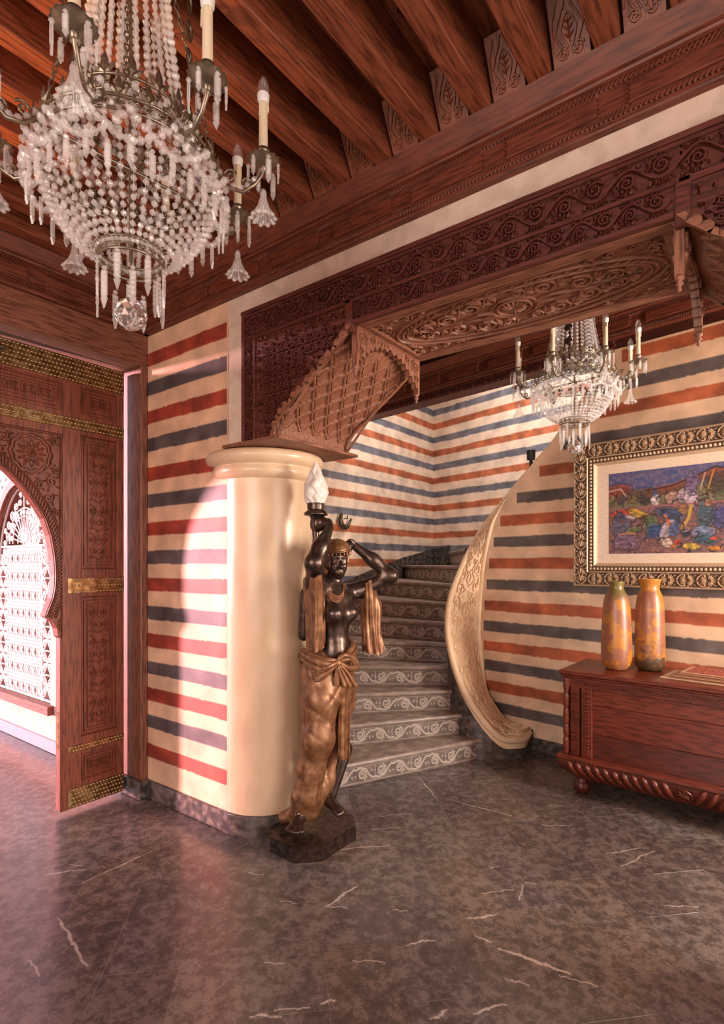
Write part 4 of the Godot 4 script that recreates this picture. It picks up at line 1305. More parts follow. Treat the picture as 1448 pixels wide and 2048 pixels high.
	for off in [0.006, 0.014, 0.055, 0.063]:
		var e := []
		for i in dense.size():
			var d: Vector2 = (dense[mini(i + 1, dense.size() - 1)] - dense[maxi(i - 1, 0)]).normalized()
			e.append(dense[i] + Vector2(d.y, -d.x) * off)
		rope.ridge(e, 0.006, 0.011)
	for k in 4: rope.leaf(Vector2(-0.497, 1.10 + 0.018 * k), PI / 2 - 0.5, 0.03, 0.014, 0.010)
	part("twisted_border", rope, M.door_y, door)
	# brass bands with studs
	var gaps := [[0.094, 1.05, 2.590, 2.736, 6], [0.094, 1.05, 2.308, 2.378, 3], [0.094, 0.445, 1.324, 1.416, 3], [0.094, 0.445, 0.370, 0.410, 2], [0.094, 0.445, 0.038, 0.155, 5]]
	for g in gaps:
		var mb := MB.new()
		mb.cbox(Vector3(-g[1], g[2], 0.013), Vector3(-g[0], g[3], 0.019), 0.0015)
		var b := part("brass_band", mb, M.brass, door)
		var sm := MB.new()
		var stud := MB.new()
		stud.lathe([Vector2(0.0078, 0.0), Vector2(0.0068, 0.004), Vector2(0.004, 0.0066), Vector2(0.0, 0.0074)], 8)
		var nx := int((g[1] - g[0]) / 0.021); var ny: int = g[4]
		for i in nx:
			for j in ny:
				var st := 0.5 if j % 2 == 1 else 0.0
				sm.add(stud, Transform3D(Basis(Vector3(1, 0, 0), Vector3(0, 0, 1), Vector3(0, -1, 0)), Vector3(-g[0] - 0.010 - (i + st * 0.9) * (g[1] - g[0] - 0.02) / nx, g[2] + 0.010 + j * (g[3] - g[2] - 0.02) / maxf(1, ny - 1), 0.019)))
		var so := part("studs", sm, M.stud, b)
		so.set_meta("kind", "stuff")
	var lk := MB.new()
	lk.cbox(Vector3(-0.4815, 0.40, -0.05), Vector3(-0.478, 0.62, -0.02), 0.001)
	part("lock_plate", lk, M.brass, door)
	var bolt := MB.new()
	bolt.tube([Vector3(-0.90, 2.675, 0.035), Vector3(-0.78, 2.675, 0.035)], 0.008, 10)
	bolt.cbox(Vector3(-0.80, 2.662, 0.018), Vector3(-0.785, 2.688, 0.044), 0.002)
	part("bolt", bolt, M.darkmetal, door)
	var eg := MB.new()
	eg.tube([Vector3(-0.478, 0.036, 0.004), Vector3(-0.478, 0.5, 0.004), Vector3(-0.478, 1.06, 0.004)], 0.011, 10)
	part("edge_bead", eg, M.door_y, door)
	# unseen wicket leaf, added outside to cut off part of the sun
	var wl := MB.new()
	wl.cbox(Vector3(-0.75, 0.04, 1.60), Vector3(-0.21, 2.2, 1.64), 0.004)
	wl.cbox(Vector3(-0.68, 0.2, 1.592), Vector3(-0.28, 1.0, 1.60), 0.004); wl.cbox(Vector3(-0.68, 1.1, 1.592), Vector3(-0.28, 2.0, 1.60), 0.004)
	struct("door_2", wl, M.door_y, "added unseen half leaf outside the portal that blocks part of the sun", "door")
	build_outside()

func resample(p: Array, step: float) -> Array:
	var out := [p[0]]
	var carry := 0.0
	for i in p.size() - 1:
		var a: Vector2 = p[i]; var b: Vector2 = p[i + 1]
		var l := a.distance_to(b)
		var s := step - carry
		while s <= l:
			out.append(a.lerp(b, s / l)); s += step
		carry = fposmod(carry + l, step)
	return out

func panel(door: Node3D, z0: float, z1: float, y0: float, y1: float, inset: float) -> void:
	var fr := MB.new()
	for k in 2:
		var i := 0.004 + k * 0.020
		var h := 0.012 - k * 0.004
		var a := Vector2(-z1 + i, y0 + i); var b := Vector2(-z0 - i, y1 - i)
		fr.ridge([Vector2(a.x, a.y), Vector2(b.x, a.y), Vector2(b.x, b.y), Vector2(a.x, b.y)], 0.014, h, true)
	var pn := part("panel_moulding", fr, M.door_y, door)
	var cv := MB.new()
	var w := z1 - z0 - 2.0 * inset - 0.03; var h := y1 - y0 - 2.0 * inset - 0.03
	var cx := -(z0 + z1) / 2; var cy := (y0 + y1) / 2
	cv.xf = Transform3D(Basis.IDENTITY, Vector3(cx, cy, 0.0))
	cv.ridge([Vector2(-w / 2 - 0.008, -h / 2 - 0.008), Vector2(w / 2 + 0.008, -h / 2 - 0.008), Vector2(w / 2 + 0.008, h / 2 + 0.008), Vector2(-w / 2 - 0.008, h / 2 + 0.008)], 0.006, 0.010, true)
	var tall := h > w
	var ln := h if tall else w
	var wd := w if tall else h
	if not tall: cv.xf = Transform3D(Basis(Vector3(0, 0, 1), -PI / 2), Vector3(cx, cy, 0))
	var n := maxi(1, int(round(ln / (wd * 1.45))))
	var u := ln / n
	for i in n:
		var c := -ln / 2 + (i + 0.5) * u
		for s in [-1.0, 1.0]:
			cv.ridge(mir([Vector2(0, c - u * 0.46), Vector2(wd * 0.30, c - u * 0.34), Vector2(wd * 0.40, c - u * 0.12), Vector2(wd * 0.22, c + u * 0.10), Vector2(wd * 0.10, c + u * 0.25), Vector2(wd * 0.26, c + u * 0.40), Vector2(wd * 0.42, c + u * 0.48)], s), wd * 0.09, 0.010)
			cv.ridge(mir(spiral(Vector2(wd * 0.30, c + u * 0.24), wd * 0.15, 1.4, -1.5, 1.0, 10), s), wd * 0.075, 0.010)
			cv.ridge(mir(spiral(Vector2(wd * 0.17, c - u * 0.16), wd * 0.13, 1.3, 1.0, -1.0, 10), s), wd * 0.07, 0.009)
			cv.leaf(Vector2(s * wd * 0.33, c - u * 0.42), PI / 2 - s * 1.0, wd * 0.2, wd * 0.1, 0.009)
		cv.leaf(Vector2(0, c - u * 0.30), PI / 2, u * 0.26, wd * 0.16, 0.011)
		cv.leaf(Vector2(0, c + u * 0.05), PI / 2, u * 0.22, wd * 0.13, 0.011)
	part("carving", cv, M.door_y, pn)

func build_outside() -> void:
	# passage wall in line with the hall's back wall
	var cx := -1.935
	var gw := 0.545
	var mb := MB.new()
	var arcp := func(w: float, spring: float, top: float, n := 10) -> Array:
		# right half of a pointed arch from the spring to the apex, then the left half
		var p := []
		for i in n + 1:
			var k := float(i) / n
			p.append(Vector2(cx + w * cos(k * PI / 2 * 0.82 ) * (1.0 - 0.0 * k) - w * cos(PI / 2 * 0.82) * k, spring + (top - spring) * sin(k * PI / 2)))
		var q := p.duplicate()
		q.reverse()
		for x in q.slice(1): p.append(Vector2(2 * cx - x.x, x.y))
		return p
	var arch: Array = arcp.call(gw, 1.50, 2.185)
	# wall with the window cut out: right piece, left piece, below
	var r := PackedVector2Array([Vector2(-0.28, 0.36), Vector2(-0.28, 3.8), Vector2(cx, 3.8)])
	for i in range(10, -1, -1): r.append(arch[i])
	r.append(Vector2(cx + gw, 0.36))
	mb.prism(r, -0.22, -0.012)
	var l := PackedVector2Array([Vector2(-5.5, 0.36), Vector2(-5.5, 3.8), Vector2(cx, 3.8)])
	for i in range(10, arch.size()): l.append(arch[i])
	l.append(Vector2(cx - gw, 0.36))
	mb.prism(l, -0.22, -0.012)
	mb.box(Vector3(-5.5, 0, -0.22), Vector3(-0.28, 0.36, -0.012))
	struct("wall_passage", mb, M.pink, "pink plaster wall of the sunlit passage beyond the portal", "wall")
	mb = MB.new()
	mb.cbox(Vector3(-5.5, 0, -0.02), Vector3(-0.28, 0.10, 0.006), 0.003)
	struct("baseboard_passage", mb, mat(rgb(150, 150, 156), 0.5), "grey stone skirting along the pink passage wall", "baseboard")
	mb = MB.new()
	mb.box(Vector3(-3.2, 0.2, -0.7), Vector3(-0.9, 2.6, -0.68))
	struct("wall_passage_recess", mb, M.pink, "pink plaster wall behind the white grille", "wall")
	# wooden and blue plaster bands round the arch, sill
	mb = MB.new()
	for i in arch.size() - 1:
		var a: Vector2 = arch[i]; var b: Vector2 = arch[i + 1]
		var oa := (a - Vector2(cx, 1.4)).normalized() * 0.07; var ob := (b - Vector2(cx, 1.4)).normalized() * 0.07
		mb.quad(Vector3(a.x, a.y, 0.02), Vector3(a.x + oa.x, a.y + oa.y, 0.02), Vector3(b.x + ob.x, b.y + ob.y, 0.02), Vector3(b.x, b.y, 0.02))
		mb.quad(Vector3(a.x, a.y, -0.2), Vector3(a.x, a.y, 0.02), Vector3(b.x, b.y, 0.02), Vector3(b.x, b.y, -0.2))
		mb.quad(Vector3(a.x + oa.x, a.y + oa.y, 0.02), Vector3(a.x + oa.x, a.y + oa.y, -0.02), Vector3(b.x + ob.x, b.y + ob.y, -0.02), Vector3(b.x + ob.x, b.y + ob.y, 0.02))
	var win := struct("window_3", mb, M.lint_x, "arched window with a white wrought iron grille in the pink passage", "window")
	mb = MB.new()
	for i in arch.size() - 1:
		var a: Vector2 = arch[i]; var b: Vector2 = arch[i + 1]
		var ua := (a - Vector2(cx, 1.4)).normalized(); var ub := (b - Vector2(cx, 1.4)).normalized()
		mb.quad(Vector3(a.x + ua.x * 0.07, a.y + ua.y * 0.07, 0.008), Vector3(a.x + ua.x * 0.34, a.y + ua.y * 0.34, 0.008), Vector3(b.x + ub.x * 0.34, b.y + ub.y * 0.34, 0.008), Vector3(b.x + ub.x * 0.07, b.y + ub.y * 0.07, 0.008))
		for k in 3:
			mb.leaf(a + ua * (0.12 + 0.07 * k), atan2(ua.y, ua.x) + 0.5 * (k - 1), 0.05, 0.02, 0.016)
	part("plaster_surround", mb, mat(rgb(176, 186, 198), 0.7), win)
	mb = MB.new()
	mb.cbox(Vector3(cx - 0.60, 0.30, -0.1), Vector3(cx + 0.60, 0.372, 0.035), 0.004)
	part("sill", mb, M.lint_x, win)
	# the iron grille
	var gr := thing("iron_grille", "white wrought iron grille of scrolls and balusters in the arched passage window", "grille", Vector3(cx, 0, -0.035))
	var bars := MB.new()
	var ins := gw - 0.01
	for x in [-ins, -ins + 0.19, ins - 0.19, ins]:
		bars.cbox(Vector3(x - 0.009, 0.372, -0.008), Vector3(x + 0.009, 1.5 if absf(x) > 0.5 else 1.66, 0.008), 0.002)
	for y in [0.385, 1.655]: bars.cbox(Vector3(-ins, y - 0.009, -0.008), Vector3(ins, y + 0.009, 0.008), 0.002)
	var ap := []
	for q in arch: ap.append(Vector3((q.x - cx) * 0.985, q.y - 0.012, 0))
	bars.tube(ap, 0.010, 6)
	bars.tube([Vector3(0, 1.66, 0), Vector3(0, 2.17, 0)], 0.008, 6)
	part("bars", bars, M.iron, gr)
	# rows: lace band and baluster row
	var iw := ins - 0.19
	var bal := MB.new()
	for i in 6:
		var x := -iw + (i + 0.5) * 2 * iw / 6
		for s in [-1.0, 1.0]:
			bal.tube([Vector3(x + s * 0.044, 0.0, 0), Vector3(x + s * 0.03, 0.03, 0), Vector3(x + s * 0.010, 0.052, 0), Vector3(x + s * 0.03, 0.075, 0), Vector3(x + s * 0.044, 0.105, 0)], 0.006, 5)
			bal.tube([Vector3(x + s * 0.016, 0.0, 0), Vector3(x + s * 0.004, 0.052, 0), Vector3(x + s * 0.016, 0.105, 0)], 0.005, 5)
		bal.tube([Vector3(x - 0.02, 0.052, 0), Vector3(x + 0.02, 0.052, 0)], 0.006, 5)
		bal.tube([Vector3(x - 0.05, 0.0, 0), Vector3(x - 0.05, 0.105, 0)], 0.006, 5)
	var balm := bal.mesh()
	var lace := MB.new()
	for i in 22:
		var x := -iw + (i + 0.5) * 2 * iw / 22
		for yy in [0.0, 0.03]:
			var ring := []
			for a in 9: ring.append(Vector3(x + cos(TAU * a / 8) * 0.011, 0.016 + yy + sin(TAU * a / 8) * 0.012, 0))
			lace.tube(ring, 0.0045, 4, false)
	for y in [0.0, 0.031, 0.063]: lace.cbox(Vector3(-iw, y - 0.006, -0.006), Vector3(iw, y + 0.006, 0.006), 0.0015)
	var lacem := lace.mesh()
	for k in 8:
		var y := 0.395 + k * 0.158
		part("baluster_row", balm, M.iron, gr, Transform3D(Basis(Vector3(1, 0, 0), Vector3(0, 0.88, 0), Vector3(0, 0, 1)), Vector3(0, y, 0)))
		part("lace_band", lacem, M.iron, gr, Transform3D(Basis.IDENTITY, Vector3(0, y + 0.093, 0)))
	var ros := MB.new()
	for s in [-1.0, 1.0]:
		for t in [-1.0, 1.0]:
			var sc := []
			for p in spiral(Vector2(0.042, 0.042), 0.036, 1.5, -2.3, 1.0, 12): sc.append(Vector3(p.x * s, p.y * t, 0))
			ros.tube(sc, 0.006, 5)
			ros.tube([Vector3(s * 0.088, t * 0.095, 0), Vector3(s * 0.05, t * 0.082, 0), Vector3(s * 0.012, t * 0.03, 0), Vector3(s * 0.003, t * 0.0, 0)], 0.0065, 5)
			ros.tube([Vector3(s * 0.088, t * 0.095, 0), Vector3(s * 0.08, t * 0.05, 0), Vector3(s * 0.03, t * 0.012, 0), Vector3(0, t * 0.003, 0)], 0.0065, 5)
	ros.cbox(Vector3(-0.09, 0.093, -0.006), Vector3(0.09, 0.103, 0.006), 0.0015)
	var rosm := ros.mesh()
	for k in 6:
		for s in [-1.0, 1.0]: part("rosette", rosm, M.iron, gr, Transform3D(Basis.IDENTITY, Vector3(s * (ins - 0.095), 0.495 + k * 0.198, 0)))
	# fan in the arch head
	var fan := MB.new()
	for i in 13:
		var a := PI * (0.06 + 0.88 * i / 12.0)
		var d := Vector3(cos(a), sin(a), 0)
		fan.tube([Vector3(0, 1.68, 0) + d * 0.03, Vector3(0, 1.68, 0) + d * 0.23], 0.006, 5)
		var sc := []
		for p in spiral(Vector2(d.x * 0.27, 1.68 + d.y * 0.27), 0.028, 1.5, a, 1.0 if i % 2 == 0 else -1.0, 10): sc.append(Vector3(p.x, p.y, 0))
		fan.tube(sc, 0.006, 5)
	for rr in [0.03, 0.13, 0.235, 0.305]:
		var arcs := []
		for i in 17: arcs.append(Vector3(cos(PI * i / 16) * rr, 1.68 + sin(PI * i / 16) * rr, 0))
		fan.tube(arcs, 0.0065, 5)
	part("fan", fan, M.iron, gr)
	for q in [[0.34, 1.75, 0.045], [0.40, 1.69, 0.035], [0.32, 1.85, 0.04], [0.24, 1.93, 0.045], [0.16, 2.0, 0.04], [0.08, 2.03, 0.035], [0.07, 2.10, 0.03], [0.44, 1.56, 0.04], [0.42, 1.62, 0.03], [0.27, 1.84, 0.03], [0.36, 1.6, 0.04], [0.17, 1.94, 0.03], [0.39, 1.80, 0.03]]:
		for s in [-1.0, 1.0]:
			var sc := []
			for p in spiral(Vector2(q[0], q[1]), q[2], 1.6, q[1] * 9.0, 1.0, 12): sc.append(Vector3(p.x * s, p.y, 0))
			var one := MB.new()
			one.tube(sc, 0.0065, 5)
			part("scroll", one, M.iron, gr)

# ---------------------------------------------------------------- chest, vases, album, painting
func build_furniture() -> void:
	var ch := thing("wooden_chest", "dark red wooden chest with gadrooned base below the framed painting", "chest", Vector3(2.121, 0, -1.649))
	ch.rotation.y = -deg_to_rad(3.2)
	# local: x to the right, front towards +z, depth to -z
	var Lx := 1.42; var D := 0.52
	var W: Material = mat(rgb(128, 58, 40), 0.32, 0.0, M.grain, Vector3(0.5, 4, 4)); var WD: Material = mat(rgb(104, 46, 34), 0.35, 0.0, M.grain, Vector3(4, 0.6, 4))
	var mb := MB.new()
	mb.cbox(Vector3(-0.012, 0.782, -D - 0.01), Vector3(Lx + 0.012, 0.809, 0.012), 0.006)
	part("lid", mb, W, ch)
	mb = MB.new()
	mb.cbox(Vector3(0.0, 0.765, -D), Vector3(Lx, 0.783, 0.0), 0.006)
	part("lid_moulding", mb, W, ch)
	mb = MB.new()
	mb.box(Vector3(0.025, 0.25, -D + 0.02), Vector3(Lx - 0.025, 0.77, -0.055))
	part("body", mb, WD, ch)
	# front frame
	mb = MB.new()
	mb.cbox(Vector3(0.035, 0.70, -0.06), Vector3(Lx - 0.035, 0.768, -0.02), 0.003)
	part("top_rail", mb, W, ch)
	for s in [0.0, 1.0]:
		for q in [[0.055, 0.115], [0.128, 0.192]]:
			var x0: float = q[0] if s == 0.0 else Lx - q[1]
			var x1: float = q[1] if s == 0.0 else Lx - q[0]
			mb = MB.new()
			mb.cbox(Vector3(x0, 0.262, -0.06), Vector3(x1, 0.705, -0.024 if q[0] < 0.1 else -0.014), 0.003)
			var o := part("stile", mb, W, ch)
			var cv := MB.new()
			for i in 18:
				var y := 0.278 + i * 0.023
				cv.cbox(Vector3(x0 + 0.014, y, -0.026 if q[0] < 0.1 else -0.016), Vector3(x1 - 0.016, y + 0.013, -0.014 if q[0] < 0.1 else -0.003), 0.003)
			part("notch_carving", cv, W, o)
		# turned corner baluster
		mb = MB.new()
		var pr := []
		for i in 49:
			var k := i / 48.0
			var r := 0.015 + 0.006 * absf(sin(k * PI * 5.0))
			for ring in [0.02, 0.12, 0.155, 0.19, 0.42, 0.455, 0.49, 0.72, 0.755, 0.88, 0.97]:
				if absf(k - ring) < 0.013: r = 0.021
			pr.append(Vector2(r, 0.262 + k * 0.50))
		mb.lathe(pr, 14)
		part("corner_baluster", mb, W, ch, Transform3D(Basis.IDENTITY, Vector3(0.028 if s == 0.0 else Lx - 0.028, 0, -0.03)))
	var rc := MB.new()
	for i in 44:
		var x := 0.14 + i * 0.026
		rc.ridge([Vector2(x, 0.722), Vector2(x + 0.006, 0.734), Vector2(x + 0.014, 0.734), Vector2(x + 0.020, 0.722)], 0.007, 0.009)
		rc.ridge([Vector2(x, 0.748), Vector2(x + 0.010, 0.742), Vector2(x + 0.020, 0.748)], 0.006, 0.008)
	part("rail_carving", rc, W, ch, Transform3D(Basis.IDENTITY, Vector3(0, 0, -0.02)))
	# front boards
	var ys := [0.26, 0.415, 0.60, 0.702]
	var tone := [rgb(104, 44, 32), rgb(128, 56, 38), rgb(138, 64, 42)]
	for i in 3:
		mb = MB.new()
		mb.cbox(Vector3(0.19, ys[i] + 0.001, -0.06), Vector3(Lx - 0.19, ys[i + 1] - 0.001, -0.040 + 0.001 * i), 0.002)
		part("front_board", mb, mat(tone[i], 0.3, 0.0, M.grain, Vector3(0.45, 3.4, 3.4)), ch)
	# base
	mb = MB.new()
	mb.cbox(Vector3(-0.022, 0.236, -D - 0.01), Vector3(Lx + 0.022, 0.262, 0.022), 0.005)
	part("base_moulding", mb, W, ch)
	mb = MB.new()
	var prof := [Vector2(0.004, 0.236), Vector2(0.016, 0.215), Vector2(0.012, 0.19), Vector2(-0.008, 0.165), Vector2(-0.035, 0.14), Vector2(-0.06, 0.118), Vector2(-0.07, 0.105), Vector2(-0.2, 0.104)]
	for i in prof.size() - 1:
		var a: Vector2 = prof[i]; var b: Vector2 = prof[i + 1]
		var ea := a.x; var eb := b.x
		mb.quad(Vector3(-eb, b.y, eb), Vector3(Lx + eb, b.y, eb), Vector3(Lx + ea, a.y, ea), Vector3(-ea, a.y, ea))
		mb.quad(Vector3(-eb, b.y, -D), Vector3(-eb, b.y, eb), Vector3(-ea, a.y, ea), Vector3(-ea, a.y, -D))
		mb.quad(Vector3(Lx + eb, b.y, eb), Vector3(Lx + eb, b.y, -D), Vector3(Lx + ea, a.y, -D), Vector3(Lx + ea, a.y, ea))
	part("base", mb, WD, ch)
	for s in [1.0, -1.0]:
		for i in 11:
			var x := 0.05 + i * 0.055 if s > 0 else Lx - 0.05 - i * 0.055
			mb = MB.new()
			var pth := []
			for k in 6:
				var p: Vector2 = prof[k]
				pth.append(Vector3(x + s * k * 0.013, p.y - 0.004, p.x - 0.004))
			mb.tube(pth, [0.013, 0.017, 0.019, 0.018, 0.015, 0.009], 8)
			part("gadroon", mb, W, ch)
	mb = MB.new()
	for k in 8: mb.leaf(Vector2.ZERO, TAU * k / 8, 0.036, 0.016, 0.008)
	var rr := []
	for k in 20: rr.append(Vector2(cos(TAU * k / 20), sin(TAU * k / 20)) * 0.042)
	mb.ridge(rr, 0.006, 0.006, true)
	part("rosette", mb, W, ch, Transform3D(Basis(Vector3.RIGHT, 0.5), Vector3(Lx / 2, 0.178, 0.008)))
	for x in [0.10, Lx - 0.10]:
		for z in [-0.11, -D + 0.08]:
			mb = MB.new()
			mb.lathe([Vector2(0.0, 0.0), Vector2(0.03, 0.0), Vector2(0.048, 0.018), Vector2(0.054, 0.045), Vector2(0.046, 0.072), Vector2(0.03, 0.085), Vector2(0.036, 0.105)], 18)
			part("bun_foot", mb, WD, ch, Transform3D(Basis.IDENTITY, Vector3(x, 0, z)))
	# vases
	vase("glass_vase", "tall amber glass vase with greenish neck and mauve leaf pattern on chest", Vector3(2.412, 0.809, -1.88), 0, [Vector2(0.0, 0.001), Vector2(0.062, 0.0), Vector2(0.064, 0.012), Vector2(0.082, 0.03), Vector2(0.092, 0.07), Vector2(0.094, 0.14), Vector2(0.092, 0.22), Vector2(0.089, 0.32), Vector2(0.084, 0.40), Vector2(0.078, 0.45), Vector2(0.068, 0.485), Vector2(0.052, 0.512), Vector2(0.044, 0.53), Vector2(0.044, 0.55), Vector2(0.049, 0.57), Vector2(0.050, 0.577), Vector2(0.046, 0.577), Vector2(0.040, 0.55), Vector2(0.040, 0.53)])
	vase("glass_vase", "tall amber glass vase with dark brown foot and plum tree pattern on chest", Vector3(2.592, 0.809, -1.98), 1, [Vector2(0.0, 0.001), Vector2(0.066, 0.0), Vector2(0.070, 0.010), Vector2(0.088, 0.03), Vector2(0.092, 0.07), Vector2(0.091, 0.14), Vector2(0.089, 0.24), Vector2(0.087, 0.34), Vector2(0.084, 0.42), Vector2(0.078, 0.465), Vector2(0.068, 0.50), Vector2(0.058, 0.522), Vector2(0.055, 0.54), Vector2(0.060, 0.565), Vector2(0.069, 0.587), Vector2(0.070, 0.594), Vector2(0.065, 0.594), Vector2(0.052, 0.55), Vector2(0.05, 0.53)])
	# old album
	var al := thing("old_album", "old album with worn pages and red patterned cloth cover lying on chest", "album", Vector3(2.69, 0.8095, -1.80))
	al.rotation.y = deg_to_rad(-8)
	mb = MB.new()
	mb.cbox(Vector3(0.0, 0.0, -0.27), Vector3(0.52, 0.006, 0.06), 0.002)
	part("back_board", mb, mat(rgb(196, 160, 130), 0.7, 0.0, M.plaster_img, Vector3(3, 3, 3)), al)
	for i in 7:
		mb = MB.new()
		var j := sin(i * 37.0) * 0.006
		mb.cbox(Vector3(0.055 + j + 0.006 * i, 0.0065 + i * 0.0048, -0.25 + j), Vector3(0.50, 0.0105 + i * 0.0048, 0.035 - j * 1.3 - 0.003 * i), 0.0015)
		part("page", mb, mat([rgb(168, 128, 96), rgb(134, 72, 54), rgb(190, 150, 116)][i % 3], 0.8), al)
	mb = MB.new()
	mb.cbox(Vector3(0.10, 0.0402, -0.25), Vector3(0.50, 0.0442, 0.012), 0.0015)
	part("cover_edge", mb, mat(rgb(196, 146, 118), 0.7), al)
	mb = MB.new()
	mb.box(Vector3(0.125, 0.0442, -0.235), Vector3(0.49, 0.0452, -0.004))
	part("patterned_cloth", mb, mat(Color.WHITE, 0.8, 0.0, noise_tex(256, 71, 0.06, [rgb(84, 44, 38), rgb(186, 62, 48), rgb(206, 128, 96), rgb(110, 104, 84)], [0.3, 0.45, 0.6, 0.8], 2, FastNoiseLite.TYPE_CELLULAR), Vector3(5, 5, 5)), al)
	build_painting()
	# bronze horn hook on the stairwell wall
	var hk := thing("wall_hook", "small bronze horn shaped rope hook on the striped stairwell wall", "hook", Vector3(-0.52, 1.95, -2.63))
	mb = MB.new()
	var hp := []; var hr := []
	for i in 19:
		var k := i / 18.0
		var a := PI * (1.15 + 1.1 * k)
		hp.append(Vector3(0.05, sin(a) * 0.085 + 0.03, cos(a) * 0.08))
		hr.append(0.015 + 0.014 * sin(PI * k) + 0.003 * sin(i * 2.6))
	hp.push_front(Vector3(0.05, 0.045, -0.11)); hr.push_front(0.012)
	mb.tube(hp, hr, 10)
	part("horn", mb, M.darkmetal, hk)
	for z in [-0.04, 0.05]:
		mb = MB.new()
		mb.tube([Vector3(0.0, 0.045, z), Vector3(0.05, 0.045, z), Vector3(0.05, 0.075, z)], 0.007, 8)
		part("pin", mb, M.darkmetal, hk)
	var sl := thing("spotlight", "small dark spotlight can on the rising edge of the stair wall", "spotlight", PW0 + PWD * -0.05 + PWN * -0.06 + Vector3(0, 2.30, 0))
	mb = MB.new()
	mb.lathe([Vector2(0.0, 0.0), Vector2(0.014, 0.0), Vector2(0.014, 0.05), Vector2(0.034, 0.055), Vector2(0.036, 0.13), Vector2(0.033, 0.135), Vector2(0.028, 0.12), Vector2(0.0, 0.118)], 18)
	part("can", mb, mat(rgb(50, 46, 44), 0.5, 0.3), sl)

func vase(called: String, label: String, at: Vector3, kind: int, prof: Array) -> void:
	var w := 256; var h := 320
	var f := FastNoiseLite.new()
	f.seed = 60 + kind; f.frequency = 0.02; f.fractal_octaves = 3; f.domain_warp_enabled = true; f.domain_warp_amplitude = 22.0; f.domain_warp_frequency = 0.03
	var g := FastNoiseLite.new()
	g.seed = 90 + kind; g.frequency = 0.06; g.noise_type = FastNoiseLite.TYPE_CELLULAR; g.domain_warp_enabled = true; g.domain_warp_amplitude = 12.0
	var im := Image.create(w, h, false, Image.FORMAT_RGB8)
	for y in h:
		var v := 1.0 - float(y) / h       # height
		for x in w:
			# wrap the noise round the vase
			var a := TAU * x / w
			var nx := 40.0 * cos(a); var nz := 40.0 * sin(a)
			var n := f.get_noise_3d(nx, y * 0.8, nz); var n2 := g.get_noise_3d(nx * 1.6, y * 1.4, nz * 1.6)
			var c := rgb(178, 116, 46)
			var leafy := smoothstep(0.0, 0.16, n + 0.55 * n2 + 0.36)
			var plum := rgb(134, 84, 78)
			if v < 0.86: c = c.lerp(plum, leafy * 0.72)
			if n2 > -0.35 and n < -0.05 and v < 0.8: c = c.lerp(rgb(140, 76, 40), 0.45)
			if kind == 0:
				if v > 0.80 + n * 0.16: c = c.lerp(rgb(96, 92, 46), 0.8)
				elif v > 0.70 + n * 0.3: c = c.lerp(rgb(112, 96, 66), 0.5 * leafy)
			else:
				if v < 0.16 + n * 0.22: c = rgb(76, 56, 36)
				elif v < 0.42 + n2 * 0.2 and n2 > -0.5: c = c.lerp(rgb(116, 74, 42), 0.55)
			im.set_pixel(x, y, c)
	var m := mat(Color.WHITE, 0.28, 0.0, ImageTexture.create_from_image(im))
	m.roughness = 0.36
	m.clearcoat_enabled = true; m.clearcoat = 0.2; m.clearcoat_roughness = 0.3
	var t := thing(called, label, "vase", at, "tall glass vases on the chest")
	var mb := MB.new()
	var dense := []
	for i in prof.size() - 1:
		for k in 3: dense.append((prof[i] as Vector2).lerp(prof[i + 1], k / 3.0))
	dense.append(prof[prof.size() - 1])
	mb.lathe(prof, 40)
	for i in mb.v.size(): mb.t[i] = Vector2(mb.t[i].x, 1.0 - clampf(mb.v[i].y / 0.6, 0.0, 1.0))
	part("body", mb, m, t)

